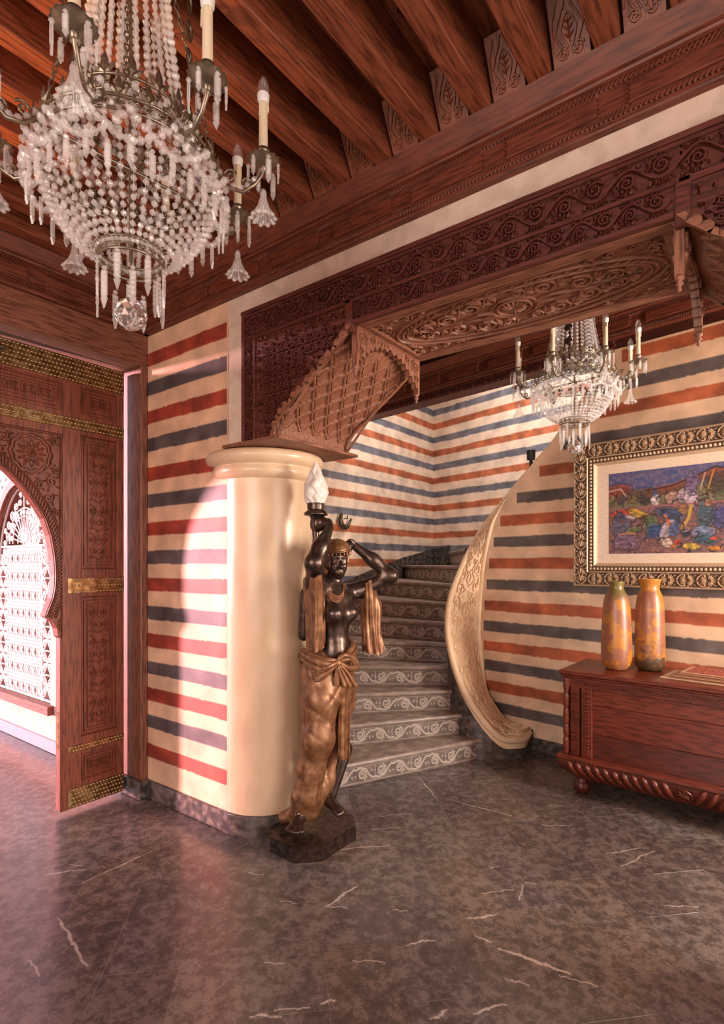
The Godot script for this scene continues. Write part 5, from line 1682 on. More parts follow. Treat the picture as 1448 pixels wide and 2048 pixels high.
func build_painting() -> void:
	var t := thing("framed_painting", "large painting of people in a tent camp in a carved silvered frame", "painting", PW0 + PWD * 0.36 + PWN * 0.002 + Vector3(0, 1.337, 0))
	t.basis = Basis(PWD, Vector3.UP, PWN)
	var w := 1.75; var h := 1.048
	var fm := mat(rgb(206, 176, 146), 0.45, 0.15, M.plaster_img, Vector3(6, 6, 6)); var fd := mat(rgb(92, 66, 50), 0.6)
	var mb := MB.new()
	mb.cbox(Vector3(0, 0, 0), Vector3(w, h, 0.02), 0.003)
	part("backing", mb, fd, t)
	# mitred mouldings: [inset0, z0, inset1, z1]
	var mol := MB.new()
	var sect := [[0.0, 0.0, 0.0, 0.05], [0.0, 0.05, 0.010, 0.056], [0.010, 0.056, 0.014, 0.044], [0.098, 0.044, 0.104, 0.058], [0.104, 0.058, 0.110, 0.050], [0.146, 0.046, 0.152, 0.050], [0.152, 0.050, 0.166, 0.036], [0.166, 0.036, 0.170, 0.024]]
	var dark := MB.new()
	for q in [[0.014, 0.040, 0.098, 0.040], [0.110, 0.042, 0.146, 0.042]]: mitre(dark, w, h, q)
	for q in sect: mitre(mol, w, h, q)
	part("moulding", mol, fm, t)
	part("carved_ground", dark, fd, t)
	# acanthus units
	var un := MB.new()
	for s in [-1.0, 1.0]:
		un.ridge(mir([Vector2(0.004, -0.058), Vector2(0.022, -0.050), Vector2(0.038, -0.030), Vector2(0.036, -0.012), Vector2(0.022, -0.010), Vector2(0.020, -0.024)], s), 0.009, 0.018)
		for k in 4: un.leaf(Vector2(s * 0.003, -0.040), PI / 2 - s * (0.16 + 0.30 * k), 0.056 - 0.005 * k, 0.012, 0.021 - 0.002 * k)
		for k in 4: un.leaf(Vector2(s * 0.004, 0.012), PI / 2 - s * (0.25 + 0.42 * k), 0.046 - 0.004 * k, 0.013, 0.019)
		un.leaf(Vector2(s * 0.026, 0.040), PI / 2 - s * 0.5, 0.022, 0.012, 0.014)
		un.leaf(Vector2(s * 0.040, -0.004), PI / 2 + s * 0.2, 0.024, 0.010, 0.014)
	un.leaf(Vector2(0, -0.045), PI / 2, 0.05, 0.013, 0.023)
	un.leaf(Vector2(0, 0.010), PI / 2, 0.05, 0.014, 0.022)
	var unm := un.mesh()
	var along := func(l: float, f: Callable) -> void:
		var n := int(round(l / 0.122))
		for i in n: part("acanthus_leaf", unm, fm, t, f.call((i + 0.5) * l / n, l / n / 0.122))
	along.call(h - 0.03, func(s, k): return Transform3D(Basis(Vector3(1, 0, 0), Vector3(0, k, 0), Vector3(0, 0, 1)), Vector3(0.056, 0.015 + s, 0.040)))
	along.call(h - 0.03, func(s, k): return Transform3D(Basis(Vector3(1, 0, 0), Vector3(0, k, 0), Vector3(0, 0, 1)), Vector3(w - 0.056, 0.015 + s, 0.040)))
	along.call(w - 0.22, func(s, k): return Transform3D(Basis(Vector3(0, -1, 0), Vector3(k, 0, 0), Vector3(0, 0, 1)), Vector3(0.11 + s, h - 0.056, 0.040)))
	along.call(w - 0.22, func(s, k): return Transform3D(Basis(Vector3(0, -1, 0), Vector3(k, 0, 0), Vector3(0, 0, 1)), Vector3(0.11 + s, 0.056, 0.040)))
	var bd := MB.new()
	var bead := MB.new()
	bead.lathe([Vector2(0.0, -0.011), Vector2(0.008, -0.009), Vector2(0.0125, 0.0), Vector2(0.008, 0.009), Vector2(0.0, 0.011)], 8)
	for i in int((w - 0.256) / 0.0255) + 1:
		for y in [0.128, h - 0.128]: bd.add(bead, Transform3D(Basis(Vector3(0, 0, 1), PI / 2), Vector3(0.128 + i * 0.0255, y, 0.044)))
	for i in range(1, int((h - 0.256) / 0.0255)):
		for x in [0.128, w - 0.128]: bd.add(bead, Transform3D(Basis.IDENTITY, Vector3(x, 0.128 + i * 0.0255, 0.044)))
	part("bead_row", bd, fm, t)
	mb = MB.new()
	mb.cbox(Vector3(0.168, 0.168, 0.015), Vector3(w - 0.168, h - 0.168, 0.026), 0.002)
	part("linen_mount", mb, mat(rgb(236, 214, 192), 0.75, 0.0, M.plaster_img, Vector3(9, 9, 9)), t)
	# canvas
	var cw := w - 2 * 0.252; var chh := h - 2 * 0.236
	mb = MB.new()
	mb.quad(Vector3(0.252, 0.236, 0.0268), Vector3(w - 0.252, 0.236, 0.0268), Vector3(w - 0.252, h - 0.236, 0.0268), Vector3(0.252, h - 0.236, 0.0268), Vector2(0, 1), Vector2(1, 1), Vector2(1, 0), Vector2(0, 0))
	part("canvas", mb, mat(Color.WHITE, 0.45, 0.0, paint_canvas()), t)

func mitre(mb: MB, w: float, h: float, q: Array) -> void:
	var a: float = q[0]; var b: float = q[2]; var z0: float = q[1]; var z1: float = q[3]
	mb.quad(Vector3(a, a, z0), Vector3(w - a, a, z0), Vector3(w - b, b, z1), Vector3(b, b, z1))
	mb.quad(Vector3(w - a, a, z0), Vector3(w - a, h - a, z0), Vector3(w - b, h - b, z1), Vector3(w - b, b, z1))
	mb.quad(Vector3(w - a, h - a, z0), Vector3(a, h - a, z0), Vector3(b, h - b, z1), Vector3(w - b, h - b, z1))
	mb.quad(Vector3(a, h - a, z0), Vector3(a, a, z0), Vector3(b, b, z1), Vector3(b, h - b, z1))

# brushwork helpers on an Image: coordinates 0..1 across the visible part, y downwards
var PI_W := 420
var PI_H := 194
func blob(im: Image, n: FastNoiseLite, c: Vector2, r: Vector2, col: Color, ang := 0.0, k := 0.85) -> void:
	var x0 := maxi(0, int((c.x - r.x - r.y) * 228)); var x1 := mini(PI_W - 1, int((c.x + r.x + r.y) * 228))
	var y0 := maxi(0, int((c.y - r.y - r.x * 1.2) * PI_H)); var y1 := mini(PI_H - 1, int((c.y + r.y + r.x * 1.2) * PI_H))
	var ca := cos(ang); var sa := sin(ang)
	for y in range(y0, y1 + 1):
		for x in range(x0, x1 + 1):
			var p := Vector2(x / 228.0 - c.x, (float(y) / PI_H - c.y) * 0.85)
			var q := Vector2((p.x * ca + p.y * sa) / r.x, (-p.x * sa + p.y * ca) / (r.y * 0.85))
			var d := q.length() + n.get_noise_2d(x * 1.6, y * 1.6) * 0.30
			if d < 1.0:
				var sh := 1.0 + n.get_noise_2d(x * 3.0 + 90.0, y * 6.0) * 0.55
				var cc := Color(col.r * sh, col.g * sh, col.b * sh)
				im.set_pixel(x, y, im.get_pixel(x, y).lerp(cc, k if d < 0.86 else k * 0.35))
			elif d < 1.10 and k > 0.7:
				im.set_pixel(x, y, im.get_pixel(x, y).lerp(Color(0.16, 0.14, 0.18), 0.55))

func stroke(im: Image, p: Array, wd: float, col: Color, k := 0.8) -> void:
	for i in p.size() - 1:
		var a: Vector2 = p[i]; var b: Vector2 = p[i + 1]
		var n := int(a.distance_to(b) * 300) + 2
		for j in n:
			var c := a.lerp(b, float(j) / n)
			var hw := int(ceil(wd * 114))
			for dx in range(-hw, hw + 1):
				for dy in range(-hw, hw + 1):
					var x := int(c.x * 228) + dx; var y := int(c.y * PI_H) + dy
					if x >= 0 and y >= 0 and x < PI_W and y < PI_H and dx * dx + dy * dy <= hw * hw: im.set_pixel(x, y, im.get_pixel(x, y).lerp(col, k))

func paint_canvas() -> ImageTexture:
	var n := FastNoiseLite.new()
	n.seed = 4; n.frequency = 0.02; n.fractal_octaves = 3
	var im := Image.create(PI_W, PI_H, false, Image.FORMAT_RGB8)
	for y in PI_H:
		var v := float(y) / PI_H
		for x in PI_W:
			var s := n.get_noise_2d(x * 0.8, y * 6.0)
			var s2 := n.get_noise_2d(x * 4.0 + 300.0, y * 4.0)
			var c: Color
			if v < 0.22: c = rgb(96, 88, 120).lerp(rgb(70, 78, 126), clampf(0.5 + s * 1.6, 0, 1)).lerp(rgb(150, 124, 140), clampf(s2 * 1.2, 0, 0.5))
			elif v < 0.45: c = rgb(106, 84, 62).lerp(rgb(110, 108, 74), clampf(0.5 + s * 1.5, 0, 1)).lerp(rgb(140, 106, 118), clampf(s2 * 1.4, 0, 0.6))
			else: c = rgb(134, 88, 80).lerp(rgb(104, 78, 86), clampf(0.5 + s * 1.6, 0, 1)).lerp(rgb(160, 120, 112), clampf(s2 * 1.3, 0, 0.6))
			im.set_pixel(x, y, c)
	var dk := Color(0.17, 0.14, 0.17)
	# hills, tent
	blob(im, n, Vector2(0.08, 0.24), Vector2(0.17, 0.10), rgb(134, 62, 46)); blob(im, n, Vector2(0.30, 0.30), Vector2(0.2, 0.08), rgb(96, 70, 58))
	for i in 9: stroke(im, [Vector2(0.40, 0.24 + i * 0.012), Vector2(0.62, 0.205 + i * 0.010), Vector2(0.82, 0.13 + i * 0.008), Vector2(0.98, 0.05 + i * 0.012), Vector2(1.3, 0.16 + i * 0.02), Vector2(1.8, 0.2 + i * 0.02)], 0.012, rgb(132 - i * 3, 68, 50), 0.75)
	stroke(im, [Vector2(0.36, 0.25), Vector2(0.6, 0.22), Vector2(0.82, 0.13), Vector2(0.98, 0.045), Vector2(1.3, 0.15)], 0.006, dk)
	stroke(im, [Vector2(0.0, 0.22), Vector2(0.12, 0.2), Vector2(0.18, 0.3)], 0.005, rgb(190, 170, 160))
	blob(im, n, Vector2(1.0, 0.24), Vector2(0.12, 0.12), rgb(66, 50, 40)); stroke(im, [Vector2(0.97, 0.08), Vector2(0.92, 0.3)], 0.008, rgb(196, 130, 60))
	stroke(im, [Vector2(0.90, 0.1), Vector2(0.86, 0.28)], 0.006, rgb(180, 150, 130))
	for i in 14: blob(im, n, Vector2(0.03 + 0.11 * i, 0.34 + 0.03 * sin(i * 3.0)), Vector2(0.04, 0.06), [rgb(82, 90, 62), rgb(92, 74, 88), rgb(120, 104, 60)][i % 3], 0.3, 0.75)
	blob(im, n, Vector2(0.46, 0.36), Vector2(0.045, 0.075), rgb(196, 186, 186)); blob(im, n, Vector2(0.45, 0.28), Vector2(0.022, 0.05), rgb(62, 76, 108)); blob(im, n, Vector2(0.35, 0.36), Vector2(0.05, 0.06), rgb(54, 48, 52))
	blob(im, n, Vector2(0.62, 0.36), Vector2(0.07, 0.09), rgb(164, 128, 116)); blob(im, n, Vector2(0.70, 0.34), Vector2(0.05, 0.08), rgb(176, 148, 160))
	blob(im, n, Vector2(0.78, 0.35), Vector2(0.062, 0.14), rgb(184, 164, 178)); blob(im, n, Vector2(0.785, 0.20), Vector2(0.055, 0.14), rgb(104, 84, 124))
	stroke(im, [Vector2(0.0, 0.455), Vector2(0.5, 0.44), Vector2(1.0, 0.44), Vector2(1.8, 0.43)], 0.010, rgb(150, 96, 100))
	# rugs
	blob(im, n, Vector2(0.13, 0.50), Vector2(0.14, 0.05), rgb(186, 72, 48), -0.15); blob(im, n, Vector2(0.30, 0.52), Vector2(0.13, 0.05), rgb(176, 146, 52), 0.35); blob(im, n, Vector2(0.21, 0.55), Vector2(0.06, 0.03), rgb(206, 186, 178), 0.3)
	blob(im, n, Vector2(0.36, 0.58), Vector2(0.05, 0.05), rgb(96, 56, 44))
	# seated woman at the left
	blob(im, n, Vector2(0.12, 0.66), Vector2(0.10, 0.16), rgb(86, 88, 112)); blob(im, n, Vector2(0.18, 0.84), Vector2(0.13, 0.12), rgb(116, 92, 116)); blob(im, n, Vector2(0.12, 0.58), Vector2(0.028, 0.04), rgb(150, 90, 62)); blob(im, n, Vector2(0.105, 0.545), Vector2(0.05, 0.05), rgb(72, 70, 96))
	blob(im, n, Vector2(0.24, 0.72), Vector2(0.09, 0.05), rgb(96, 106, 70), -0.2); stroke(im, [Vector2(0.1, 0.76), Vector2(0.2, 0.75), Vector2(0.27, 0.76)], 0.014, rgb(176, 116, 82))
	# bending woman
	blob(im, n, Vector2(0.42, 0.66), Vector2(0.08, 0.12), rgb(82, 104, 74)); blob(im, n, Vector2(0.47, 0.74), Vector2(0.10, 0.10), rgb(48, 70, 118)); blob(im, n, Vector2(0.60, 0.55), Vector2(0.13, 0.09), rgb(56, 74, 110), 0.2); blob(im, n, Vector2(0.56, 0.72), Vector2(0.05, 0.16), rgb(176, 158, 166), 0.5)
	blob(im, n, Vector2(0.71, 0.49), Vector2(0.045, 0.06), rgb(150, 104, 60)); stroke(im, [Vector2(0.55, 0.56), Vector2(0.60, 0.68), Vector2(0.66, 0.76)], 0.018, rgb(184, 104, 66)); blob(im, n, Vector2(0.63, 0.72), Vector2(0.05, 0.08), rgb(62, 84, 128))
	stroke(im, [Vector2(0.78, 0.46), Vector2(0.76, 0.6), Vector2(0.70, 0.72)], 0.020, rgb(190, 150, 70))
	blob(im, n, Vector2(0.73, 0.77), Vector2(0.05, 0.05), rgb(30, 32, 50), 0.6)
	# woman at the right
	blob(im, n, Vector2(0.90, 0.58), Vector2(0.08, 0.17), rgb(60, 84, 98)); blob(im, n, Vector2(0.92, 0.44), Vector2(0.03, 0.045), rgb(172, 116, 84)); blob(im, n, Vector2(0.88, 0.76), Vector2(0.12, 0.07), rgb(112, 128, 160)); blob(im, n, Vector2(1.04, 0.6), Vector2(0.09, 0.14), rgb(64, 66, 120)); blob(im, n, Vector2(0.9, 0.85), Vector2(0.12, 0.06), rgb(50, 84, 96), 0.1)
	# ground marks
	blob(im, n, Vector2(0.57, 0.88), Vector2(0.05, 0.06), rgb(196, 176, 160)); blob(im, n, Vector2(0.66, 0.87), Vector2(0.035, 0.03), rgb(206, 66, 44)); blob(im, n, Vector2(0.62, 0.92), Vector2(0.03, 0.02), rgb(196, 110, 40)); blob(im, n, Vector2(0.78, 0.92), Vector2(0.09, 0.04), rgb(186, 160, 60)); blob(im, n, Vector2(0.98, 0.95), Vector2(0.07, 0.03), rgb(196, 126, 46)); blob(im, n, Vector2(0.97, 0.84), Vector2(0.04, 0.02), rgb(190, 60, 50))
	for i in 8: blob(im, n, Vector2(1.15 + 0.085 * i, 0.62 + 0.16 * sin(i * 2.1)), Vector2(0.06, 0.12), [rgb(60, 80, 112), rgb(150, 92, 70), rgb(110, 108, 70), rgb(150, 130, 150)][i % 4], 0.4)
	var rn := RandomNumberGenerator.new()
	rn.seed = 8
	for i in 90:
		var p := Vector2(rn.randf() * 1.8, 0.26 + rn.randf() * 0.74)
		var a := rn.randf() * TAU
		stroke(im, [p, p + Vector2(cos(a), sin(a)) * 0.02, p + Vector2(cos(a + 0.5), sin(a + 0.5)) * 0.04, p + Vector2(cos(a + 1.0), sin(a + 1.0)) * 0.055], 0.003, dk if i % 7 != 0 else rgb(150, 128, 126), 0.5)
	return ImageTexture.create_from_image(im)

# ---------------------------------------------------------------- chandeliers
func build_chandeliers() -> void:
	M.crystal = mat(Color(1.0, 0.98, 0.97, 0.24), 0.03)
	M.crystal.transparency = BaseMaterial3D.TRANSPARENCY_ALPHA
	M.crystal.metallic_specular = 0.85
	M.silver = mat(rgb(150, 136, 118), 0.34, 0.85)
	M.ivory = mat(rgb(226, 208, 178), 0.5)
	M.socket = mat(rgb(232, 228, 224), 0.4)
	var one := chandelier("chandelier", "large crystal chandelier hanging from the beamed hall ceiling", 3.40 - 2.66)
	one.position = Vector3(1.728, 2.66, 1.1235)
	one.rotation.y = deg_to_rad(36.92)
	var two := one.duplicate()
	two.name = numbered("chandelier")
	add_child(two)
	two.position = Vector3(2.294, 2.576, -1.353)
	two.scale = Vector3.ONE * 0.9
	var rod := MB.new()
	rod.tube([Vector3(0, 0.72, 0), Vector3(0, 0.936, 0)], 0.008, 8)
	part("hanging_rod", rod, M.silver, two)
	two.set_meta("label", "crystal chandelier hanging beyond the arch in front of the striped wall")

func bead(r: float, stretch: float) -> MB:
	# faceted bead: flat-shaded 6-sided double cone with a girdle
	var mb := MB.new()
	var pr := [Vector2(0.0, -1.0), Vector2(0.62, -0.72), Vector2(1.0, -0.12), Vector2(1.0, 0.12), Vector2(0.62, 0.72), Vector2(0.0, 1.0)]
	var sg := 6
	for i in pr.size() - 1:
		for j in sg:
			var a0 := TAU * (j + 0.5 * (i % 2)) / sg; var a1 := TAU * (j + 1 + 0.5 * (i % 2)) / sg
			a0 = TAU * j / sg; a1 = TAU * (j + 1) / sg
			var p: Vector2 = pr[i] * r; var q: Vector2 = pr[i + 1] * r
			var A := Vector3(p.x * sin(a0), p.y * stretch, p.x * cos(a0)); var B := Vector3(p.x * sin(a1), p.y * stretch, p.x * cos(a1))
			var C := Vector3(q.x * sin(a1), q.y * stretch, q.x * cos(a1)); var Dd := Vector3(q.x * sin(a0), q.y * stretch, q.x * cos(a0))
			if i == 0: mb.tri(A, C, Dd)
			elif i == pr.size() - 2: mb.tri(A, B, C)
			else: mb.quad(A, B, C, Dd)
	return mb

func strand(path: Callable, n: int, b: MB, turn: float) -> MB:
	var mb := MB.new()
	var wire := []
	for i in n + 1:
		var p: Vector3 = path.call(float(i) / n)
		wire.append(p)
		var q: Vector3 = path.call(float(i) / n + 0.01)
		var d := (q - p).normalized()
		var s := Vector3(0.31, 0.12, 0.94).cross(d).normalized()
		var ba := Basis(s, d, s.cross(d)).rotated(d, turn + i * 1.3)
		mb.add(b, Transform3D(ba, p))
	mb.tube(wire, 0.0008, 3, false)
	return mb

func prism_drop(l: float, w: float) -> ArrayMesh:
	# flat notched spear drop hanging from the origin
	var mb := MB.new()
	mb.add(bead(w * 0.42, 1.0), Transform3D(Basis.IDENTITY, Vector3(0, -w * 0.5, 0)))
	var y0 := -w * 1.0; var y1 := -l * 0.70; var t := w * 0.35
	mb.prism(PackedVector2Array([Vector2(-w * 0.5, y0), Vector2(-w * 0.5, y1), Vector2(-w * 0.28, y1 - w * 0.25), Vector2(-w * 0.55, y1 - w * 0.45), Vector2(0, -l), Vector2(w * 0.55, y1 - w * 0.45), Vector2(w * 0.28, y1 - w * 0.25), Vector2(w * 0.5, y1), Vector2(w * 0.5, y0)]), -t * 0.5, t * 0.5)
	for s in [1.0, -1.0]:
		for k in 5:
			var y := lerpf(y0, y1, (k + 0.5) / 5.0)
			mb.cbox(Vector3(-w * 0.30, y - w * 0.2, s * t * 0.5 - 0.001), Vector3(w * 0.30, y + w * 0.2, s * t * 0.5 + 0.0015), 0.001)
	return mb.mesh()

func filigree(r: float, h: float, n: int, crest: float) -> MB:
	var mb := MB.new()
	for y in [-h / 2, h / 2]:
		var ring := []
		for i in 49: ring.append(Vector3(sin(TAU * i / 48) * r, y, cos(TAU * i / 48) * r))
		mb.tube(ring, 0.004, 6, false)
	for i in n:
		var a := TAU * i / n
		var x := Transform3D(Basis(Vector3.UP, a), Vector3(sin(a) * r, 0, cos(a) * r))
		for s in [-1.0, 1.0]:
			var sc := []
			for p in spiral(Vector2(s * TAU * r / n * 0.22, 0.0), minf(h * 0.46, TAU * r / n * 0.24), 1.4, PI / 2, s, 10): sc.append(x * Vector3(p.x, p.y, 0))
			mb.tube(sc, 0.0026, 4)
		mb.tube([x * Vector3(0, -h / 2, 0), x * Vector3(0, h / 2 + crest * 0.2, 0.002)], 0.003, 4)
		if crest > 0.0 and i % 2 == 0:
			mb.xf = x
			mb.leaf(Vector2(0, h / 2), PI / 2, crest, crest * 0.42, 0.006); mb.leaf(Vector2(0, h / 2), PI / 2 + 0.8, crest * 0.7, crest * 0.3, 0.006); mb.leaf(Vector2(0, h / 2), PI / 2 - 0.8, crest * 0.7, crest * 0.3, 0.006)
			mb.xf = Transform3D.IDENTITY
	return mb

func chandelier(called: String, label: String, up: float) -> Node3D:
	var t := thing(called, label, "chandelier", Vector3.ZERO, "crystal chandeliers")
	# metal rings
	part("girdle_ring", filigree(0.25, 0.034, 44, 0.05), M.silver, t)
	part("crown_ring", filigree(0.165, 0.040, 30, 0.06), M.silver, t, Transform3D(Basis.IDENTITY, Vector3(0, 0.12, 0)))
	part("lower_ring", filigree(0.092, 0.036, 18, 0.0), M.silver, t, Transform3D(Basis.IDENTITY, Vector3(0, -0.262, 0)))
	var sp := MB.new()
	for i in 4:
		var a := TAU * (i + 0.5) / 4
		sp.tube([Vector3(0, 0.0, 0), Vector3(sin(a) * 0.25, 0.0, cos(a) * 0.25)], 0.005, 6)
	sp.tube([Vector3(0, -0.27, 0), Vector3(0, up, 0)], 0.006, 8)
	part("stem", sp, M.silver, t)
	var cp := MB.new()
	cp.lathe([Vector2(0.0, up - 0.06), Vector2(0.03, up - 0.055), Vector2(0.05, up - 0.02), Vector2(0.06, up), Vector2(0.0, up)], 20)
	part("ceiling_cup", cp, M.silver, t)
	part("top_ring", filigree(0.10, 0.02, 16, 0.02), M.silver, t, Transform3D(Basis.IDENTITY, Vector3(0, up - 0.10, 0)))
	# hanging chains
	for i in 4:
		var a := TAU * i / 4 + 0.35
		var c := MB.new()
		var p0 := Vector3(sin(a) * 0.25, 0.02, cos(a) * 0.25); var p1 := Vector3(sin(a) * 0.10, up - 0.1, cos(a) * 0.10)
		var n := 30
		for k in n:
			var m := p0.lerp(p1, (k + 0.5) / n)
			var d := (p1 - p0).normalized()
			var s := d.cross(Vector3(cos(a + k % 2 * 1.57), 0, -sin(a + k % 2 * 1.57))).normalized()
			var ring := []
			for j in 9: ring.append(m + d * cos(TAU * j / 8) * (p0.distance_to(p1) / n * 0.62) + s * sin(TAU * j / 8) * 0.006)
			c.tube(ring, 0.0022, 4, false)
		part("chain", c, M.silver, t)
	# medallion string
	for i in 2:
		var a := -0.6 + i * 2.6
		for k in 5:
			var m := MB.new()
			m.lathef([Vector2(0.005, -0.002), Vector2(0.024, -0.003), Vector2(0.026, 0.0), Vector2(0.024, 0.003), Vector2(0.018, 0.002), Vector2(0.016, 0.004), Vector2(0.010, 0.003), Vector2(0.006, 0.005), Vector2(0.0, 0.005)], 16)
			part("medallion", m, M.darkmetal, t, Transform3D(Basis(Vector3.UP, a) * Basis(Vector3.RIGHT, 1.3), Vector3(sin(a) * 0.165, 0.22 + k * 0.085, cos(a) * 0.165)))
	# bead strands: shower above the crown
	var b1 := bead(0.0088, 1.35); var b2 := bead(0.0105, 1.0); var b3 := bead(0.0085, 1.0)
	for i in 26:
		var a := TAU * i / 26
		part("bead_strand", strand(func(k: float) -> Vector3:
			var r := lerpf(0.10, 0.155, pow(k, 1.6))
			return Vector3(sin(a) * r, lerpf(up - 0.10, 0.14, k), cos(a) * r), int((up - 0.24) / 0.024), b1, a), M.crystal, t)
	# swags between crown and girdle
	for i in 30:
		var a := TAU * i / 30
		part("bead_strand", strand(func(k: float) -> Vector3:
			var r := lerpf(0.165, 0.25, k)
			return Vector3(sin(a) * r, lerpf(0.10, -0.005, k) - 0.045 * sin(PI * k), cos(a) * r), 6, b2, a), M.crystal, t)
	# basket below the girdle
	for i in 44:
		var a := TAU * i / 44
		part("bead_strand", strand(func(k: float) -> Vector3:
			var an := k * PI / 2
			var r := 0.092 + 0.158 * pow(maxf(cos(an), 0.0), 0.75)
			return Vector3(sin(a) * r, -0.015 - 0.24 * sin(an) * (0.55 + 0.45 * k), cos(a) * r), 15, b3, a), M.crystal, t)
	# looped garlands outside the basket
	for i in 16:
		var a := TAU * i / 16
		part("bead_garland", strand(func(k: float) -> Vector3:
			var an := a + (k - 0.5) * TAU / 8.0
			return Vector3(sin(an) * 0.275, -0.03 - 0.075 * sin(PI * k), cos(an) * 0.275), 13, b2, a), M.crystal, t)
	for i in 14:
		var a := TAU * i / 14
		part("bead_garland", strand(func(k: float) -> Vector3:
			var an := a + (k - 0.5) * TAU / 7.0
			return Vector3(sin(an) * 0.19, 0.10 - 0.06 * sin(PI * k), cos(an) * 0.19), 9, b2, a), M.crystal, t)
	# spear drops round the girdle and the lower ring
	var d1 := prism_drop(0.085, 0.016); var d2 := prism_drop(0.120, 0.017); var d3 := prism_drop(0.062, 0.013)
	for i in 32:
		var a := TAU * i / 32
		part("spear_drop", d1, M.crystal, t, Transform3D(Basis(Vector3.UP, a + 0.2 * sin(i * 5.0)), Vector3(sin(a) * 0.265, -0.075 - 0.03 * absf(sin(i * 1.7)), cos(a) * 0.265)))
	for i in 14:
		var a := TAU * i / 14
		part("spear_drop", d2, M.crystal, t, Transform3D(Basis(Vector3.UP, a + 0.3 * sin(i * 3.0)), Vector3(sin(a) * 0.092, -0.278 - 0.045 * (i % 2), cos(a) * 0.092)))
	# faceted ball
	var ball := MB.new()
	var R := 0.046
	for i in 8:
		for j in 12:
			var v := func(ii: int, jj: int) -> Vector3:
				var th := PI * ii / 8; var ph := TAU * (jj + 0.5 * (ii % 2)) / 12
				return Vector3(sin(th) * sin(ph), -cos(th), sin(th) * cos(ph)) * R
			var A: Vector3 = v.call(i, j); var B: Vector3 = v.call(i, j + 1); var C: Vector3 = v.call(i + 1, j + 1); var Dd: Vector3 = v.call(i + 1, j)
			if i > 0: ball.tri(A, B, C if i % 2 == 1 else Dd)
			if i < 7: ball.tri(C, Dd, A if i % 2 == 1 else B)
	var clear := mat(Color(1, 1, 1, 0.05), 0.0)
	clear.refraction_enabled = true; clear.refraction_scale = 0.05; clear.transparency = BaseMaterial3D.TRANSPARENCY_ALPHA
	part("faceted_ball", ball, clear, t, Transform3D(Basis.IDENTITY, Vector3(0, -0.425, 0)))
	var hs := MB.new()
	hs.tube([Vector3(0, -0.26, 0), Vector3(0, -0.382, 0)], 0.003, 6)
	part("ball_hook", hs, M.silver, t)
	# arms
	var arm := MB.new()
	arm.tube([Vector3(0, 0, 0.25), Vector3(0, -0.035, 0.285), Vector3(0, -0.045, 0.325), Vector3(0, -0.02, 0.36), Vector3(0, 0.01, 0.38), Vector3(0, 0.03, 0.385)], [0.007, 0.006, 0.006, 0.006, 0.007, 0.008], 8)
	arm.xf = Transform3D(Basis(Vector3(0, 0, 1), Vector3(0, 1, 0), Vector3(-1, 0, 0)), Vector3(0, 0, 0.25))
	for q in [[0.035, 0.0, 0.022], [0.085, -0.02, 0.018]]:
		var sc := []
		for p in spiral(Vector2(q[0], q[1]), q[2], 1.4, 0.5, 1.0, 12): sc.append(Vector3(p.x, p.y, 0))
		arm.tube(sc, 0.004, 5)
	arm.xf = Transform3D.IDENTITY
	var armm := arm.mesh()
	var pan := MB.new()
	var rows := []
	for i in 5:
		var row := []
		var pr := [Vector2(0.008, 0.0), Vector2(0.022, 0.004), Vector2(0.036, 0.012), Vector2(0.046, 0.022), Vector2(0.050, 0.020)]
		for j in 49:
			var a := TAU * j / 48
			var k := 1.0 + 0.05 * cos(a * 16.0) * i / 4.0
			row.append(Vector3(pr[i].x * sin(a) * k, pr[i].y + 0.002 * cos(a * 16.0) * i / 4.0, pr[i].x * cos(a) * k))
		rows.append(row)
	pan.grid(rows, true, Vector2.ONE, true)
	pan.lathe([Vector2(0.0, -0.014), Vector2(0.008, -0.010), Vector2(0.010, 0.0), Vector2(0.014, 0.02), Vector2(0.010, 0.035), Vector2(0.019, 0.045), Vector2(0.019, 0.055), Vector2(0.0, 0.056)], 16)
	var panm := pan.mesh()
	var cnd := MB.new()
	cnd.lathe([Vector2(0.0135, 0.05), Vector2(0.013, 0.12), Vector2(0.0128, 0.19), Vector2(0.0125, 0.195), Vector2(0.0, 0.196)], 16)
	for k in 3: cnd.tube([Vector3(sin(k * 2.0) * 0.0135, 0.192, cos(k * 2.0) * 0.0135), Vector3(sin(k * 2.0) * 0.0145, 0.168 - 0.01 * k, cos(k * 2.0) * 0.0145)], 0.003, 6)
	var cndm := cnd.mesh()
	var sok := MB.new()
	sok.lathe([Vector2(0.011, 0.192), Vector2(0.017, 0.2), Vector2(0.0185, 0.218), Vector2(0.017, 0.222), Vector2(0.0, 0.222)], 16)
	var sokm := sok.mesh()
	var blb := MB.new()
	blb.lathe([Vector2(0.0155, 0.220), Vector2(0.0175, 0.232), Vector2(0.0165, 0.245), Vector2(0.012, 0.26), Vector2(0.006, 0.271), Vector2(0.0015, 0.276), Vector2(0.0, 0.2765)], 16)
	var blbm := blb.mesh()
	var bell := MB.new()
	var bw := []
	for i in 8:
		var pr := [Vector2(0.006, 0.0), Vector2(0.010, -0.012), Vector2(0.009, -0.022), Vector2(0.012, -0.035), Vector2(0.018, -0.055), Vector2(0.028, -0.072), Vector2(0.036, -0.082), Vector2(0.034, -0.088)]
		var row := []
		for j in 41:
			var a := TAU * j / 40
			var k := 1.0 + 0.10 * cos(a * 10.0) * minf(1.0, i / 4.0)
			row.append(Vector3(pr[i].x * sin(a) * k, pr[i].y, pr[i].x * cos(a) * k))
		bw.append(row)
	bell.grid(bw, true, Vector2.ONE, true)
	var rb := bead(0.007, 0.8)
	for j in 10: bell.add(rb, Transform3D(Basis.IDENTITY, Vector3(sin(TAU * j / 10) * 0.036, -0.086, cos(TAU * j / 10) * 0.036)))
	var bellm := bell.mesh()
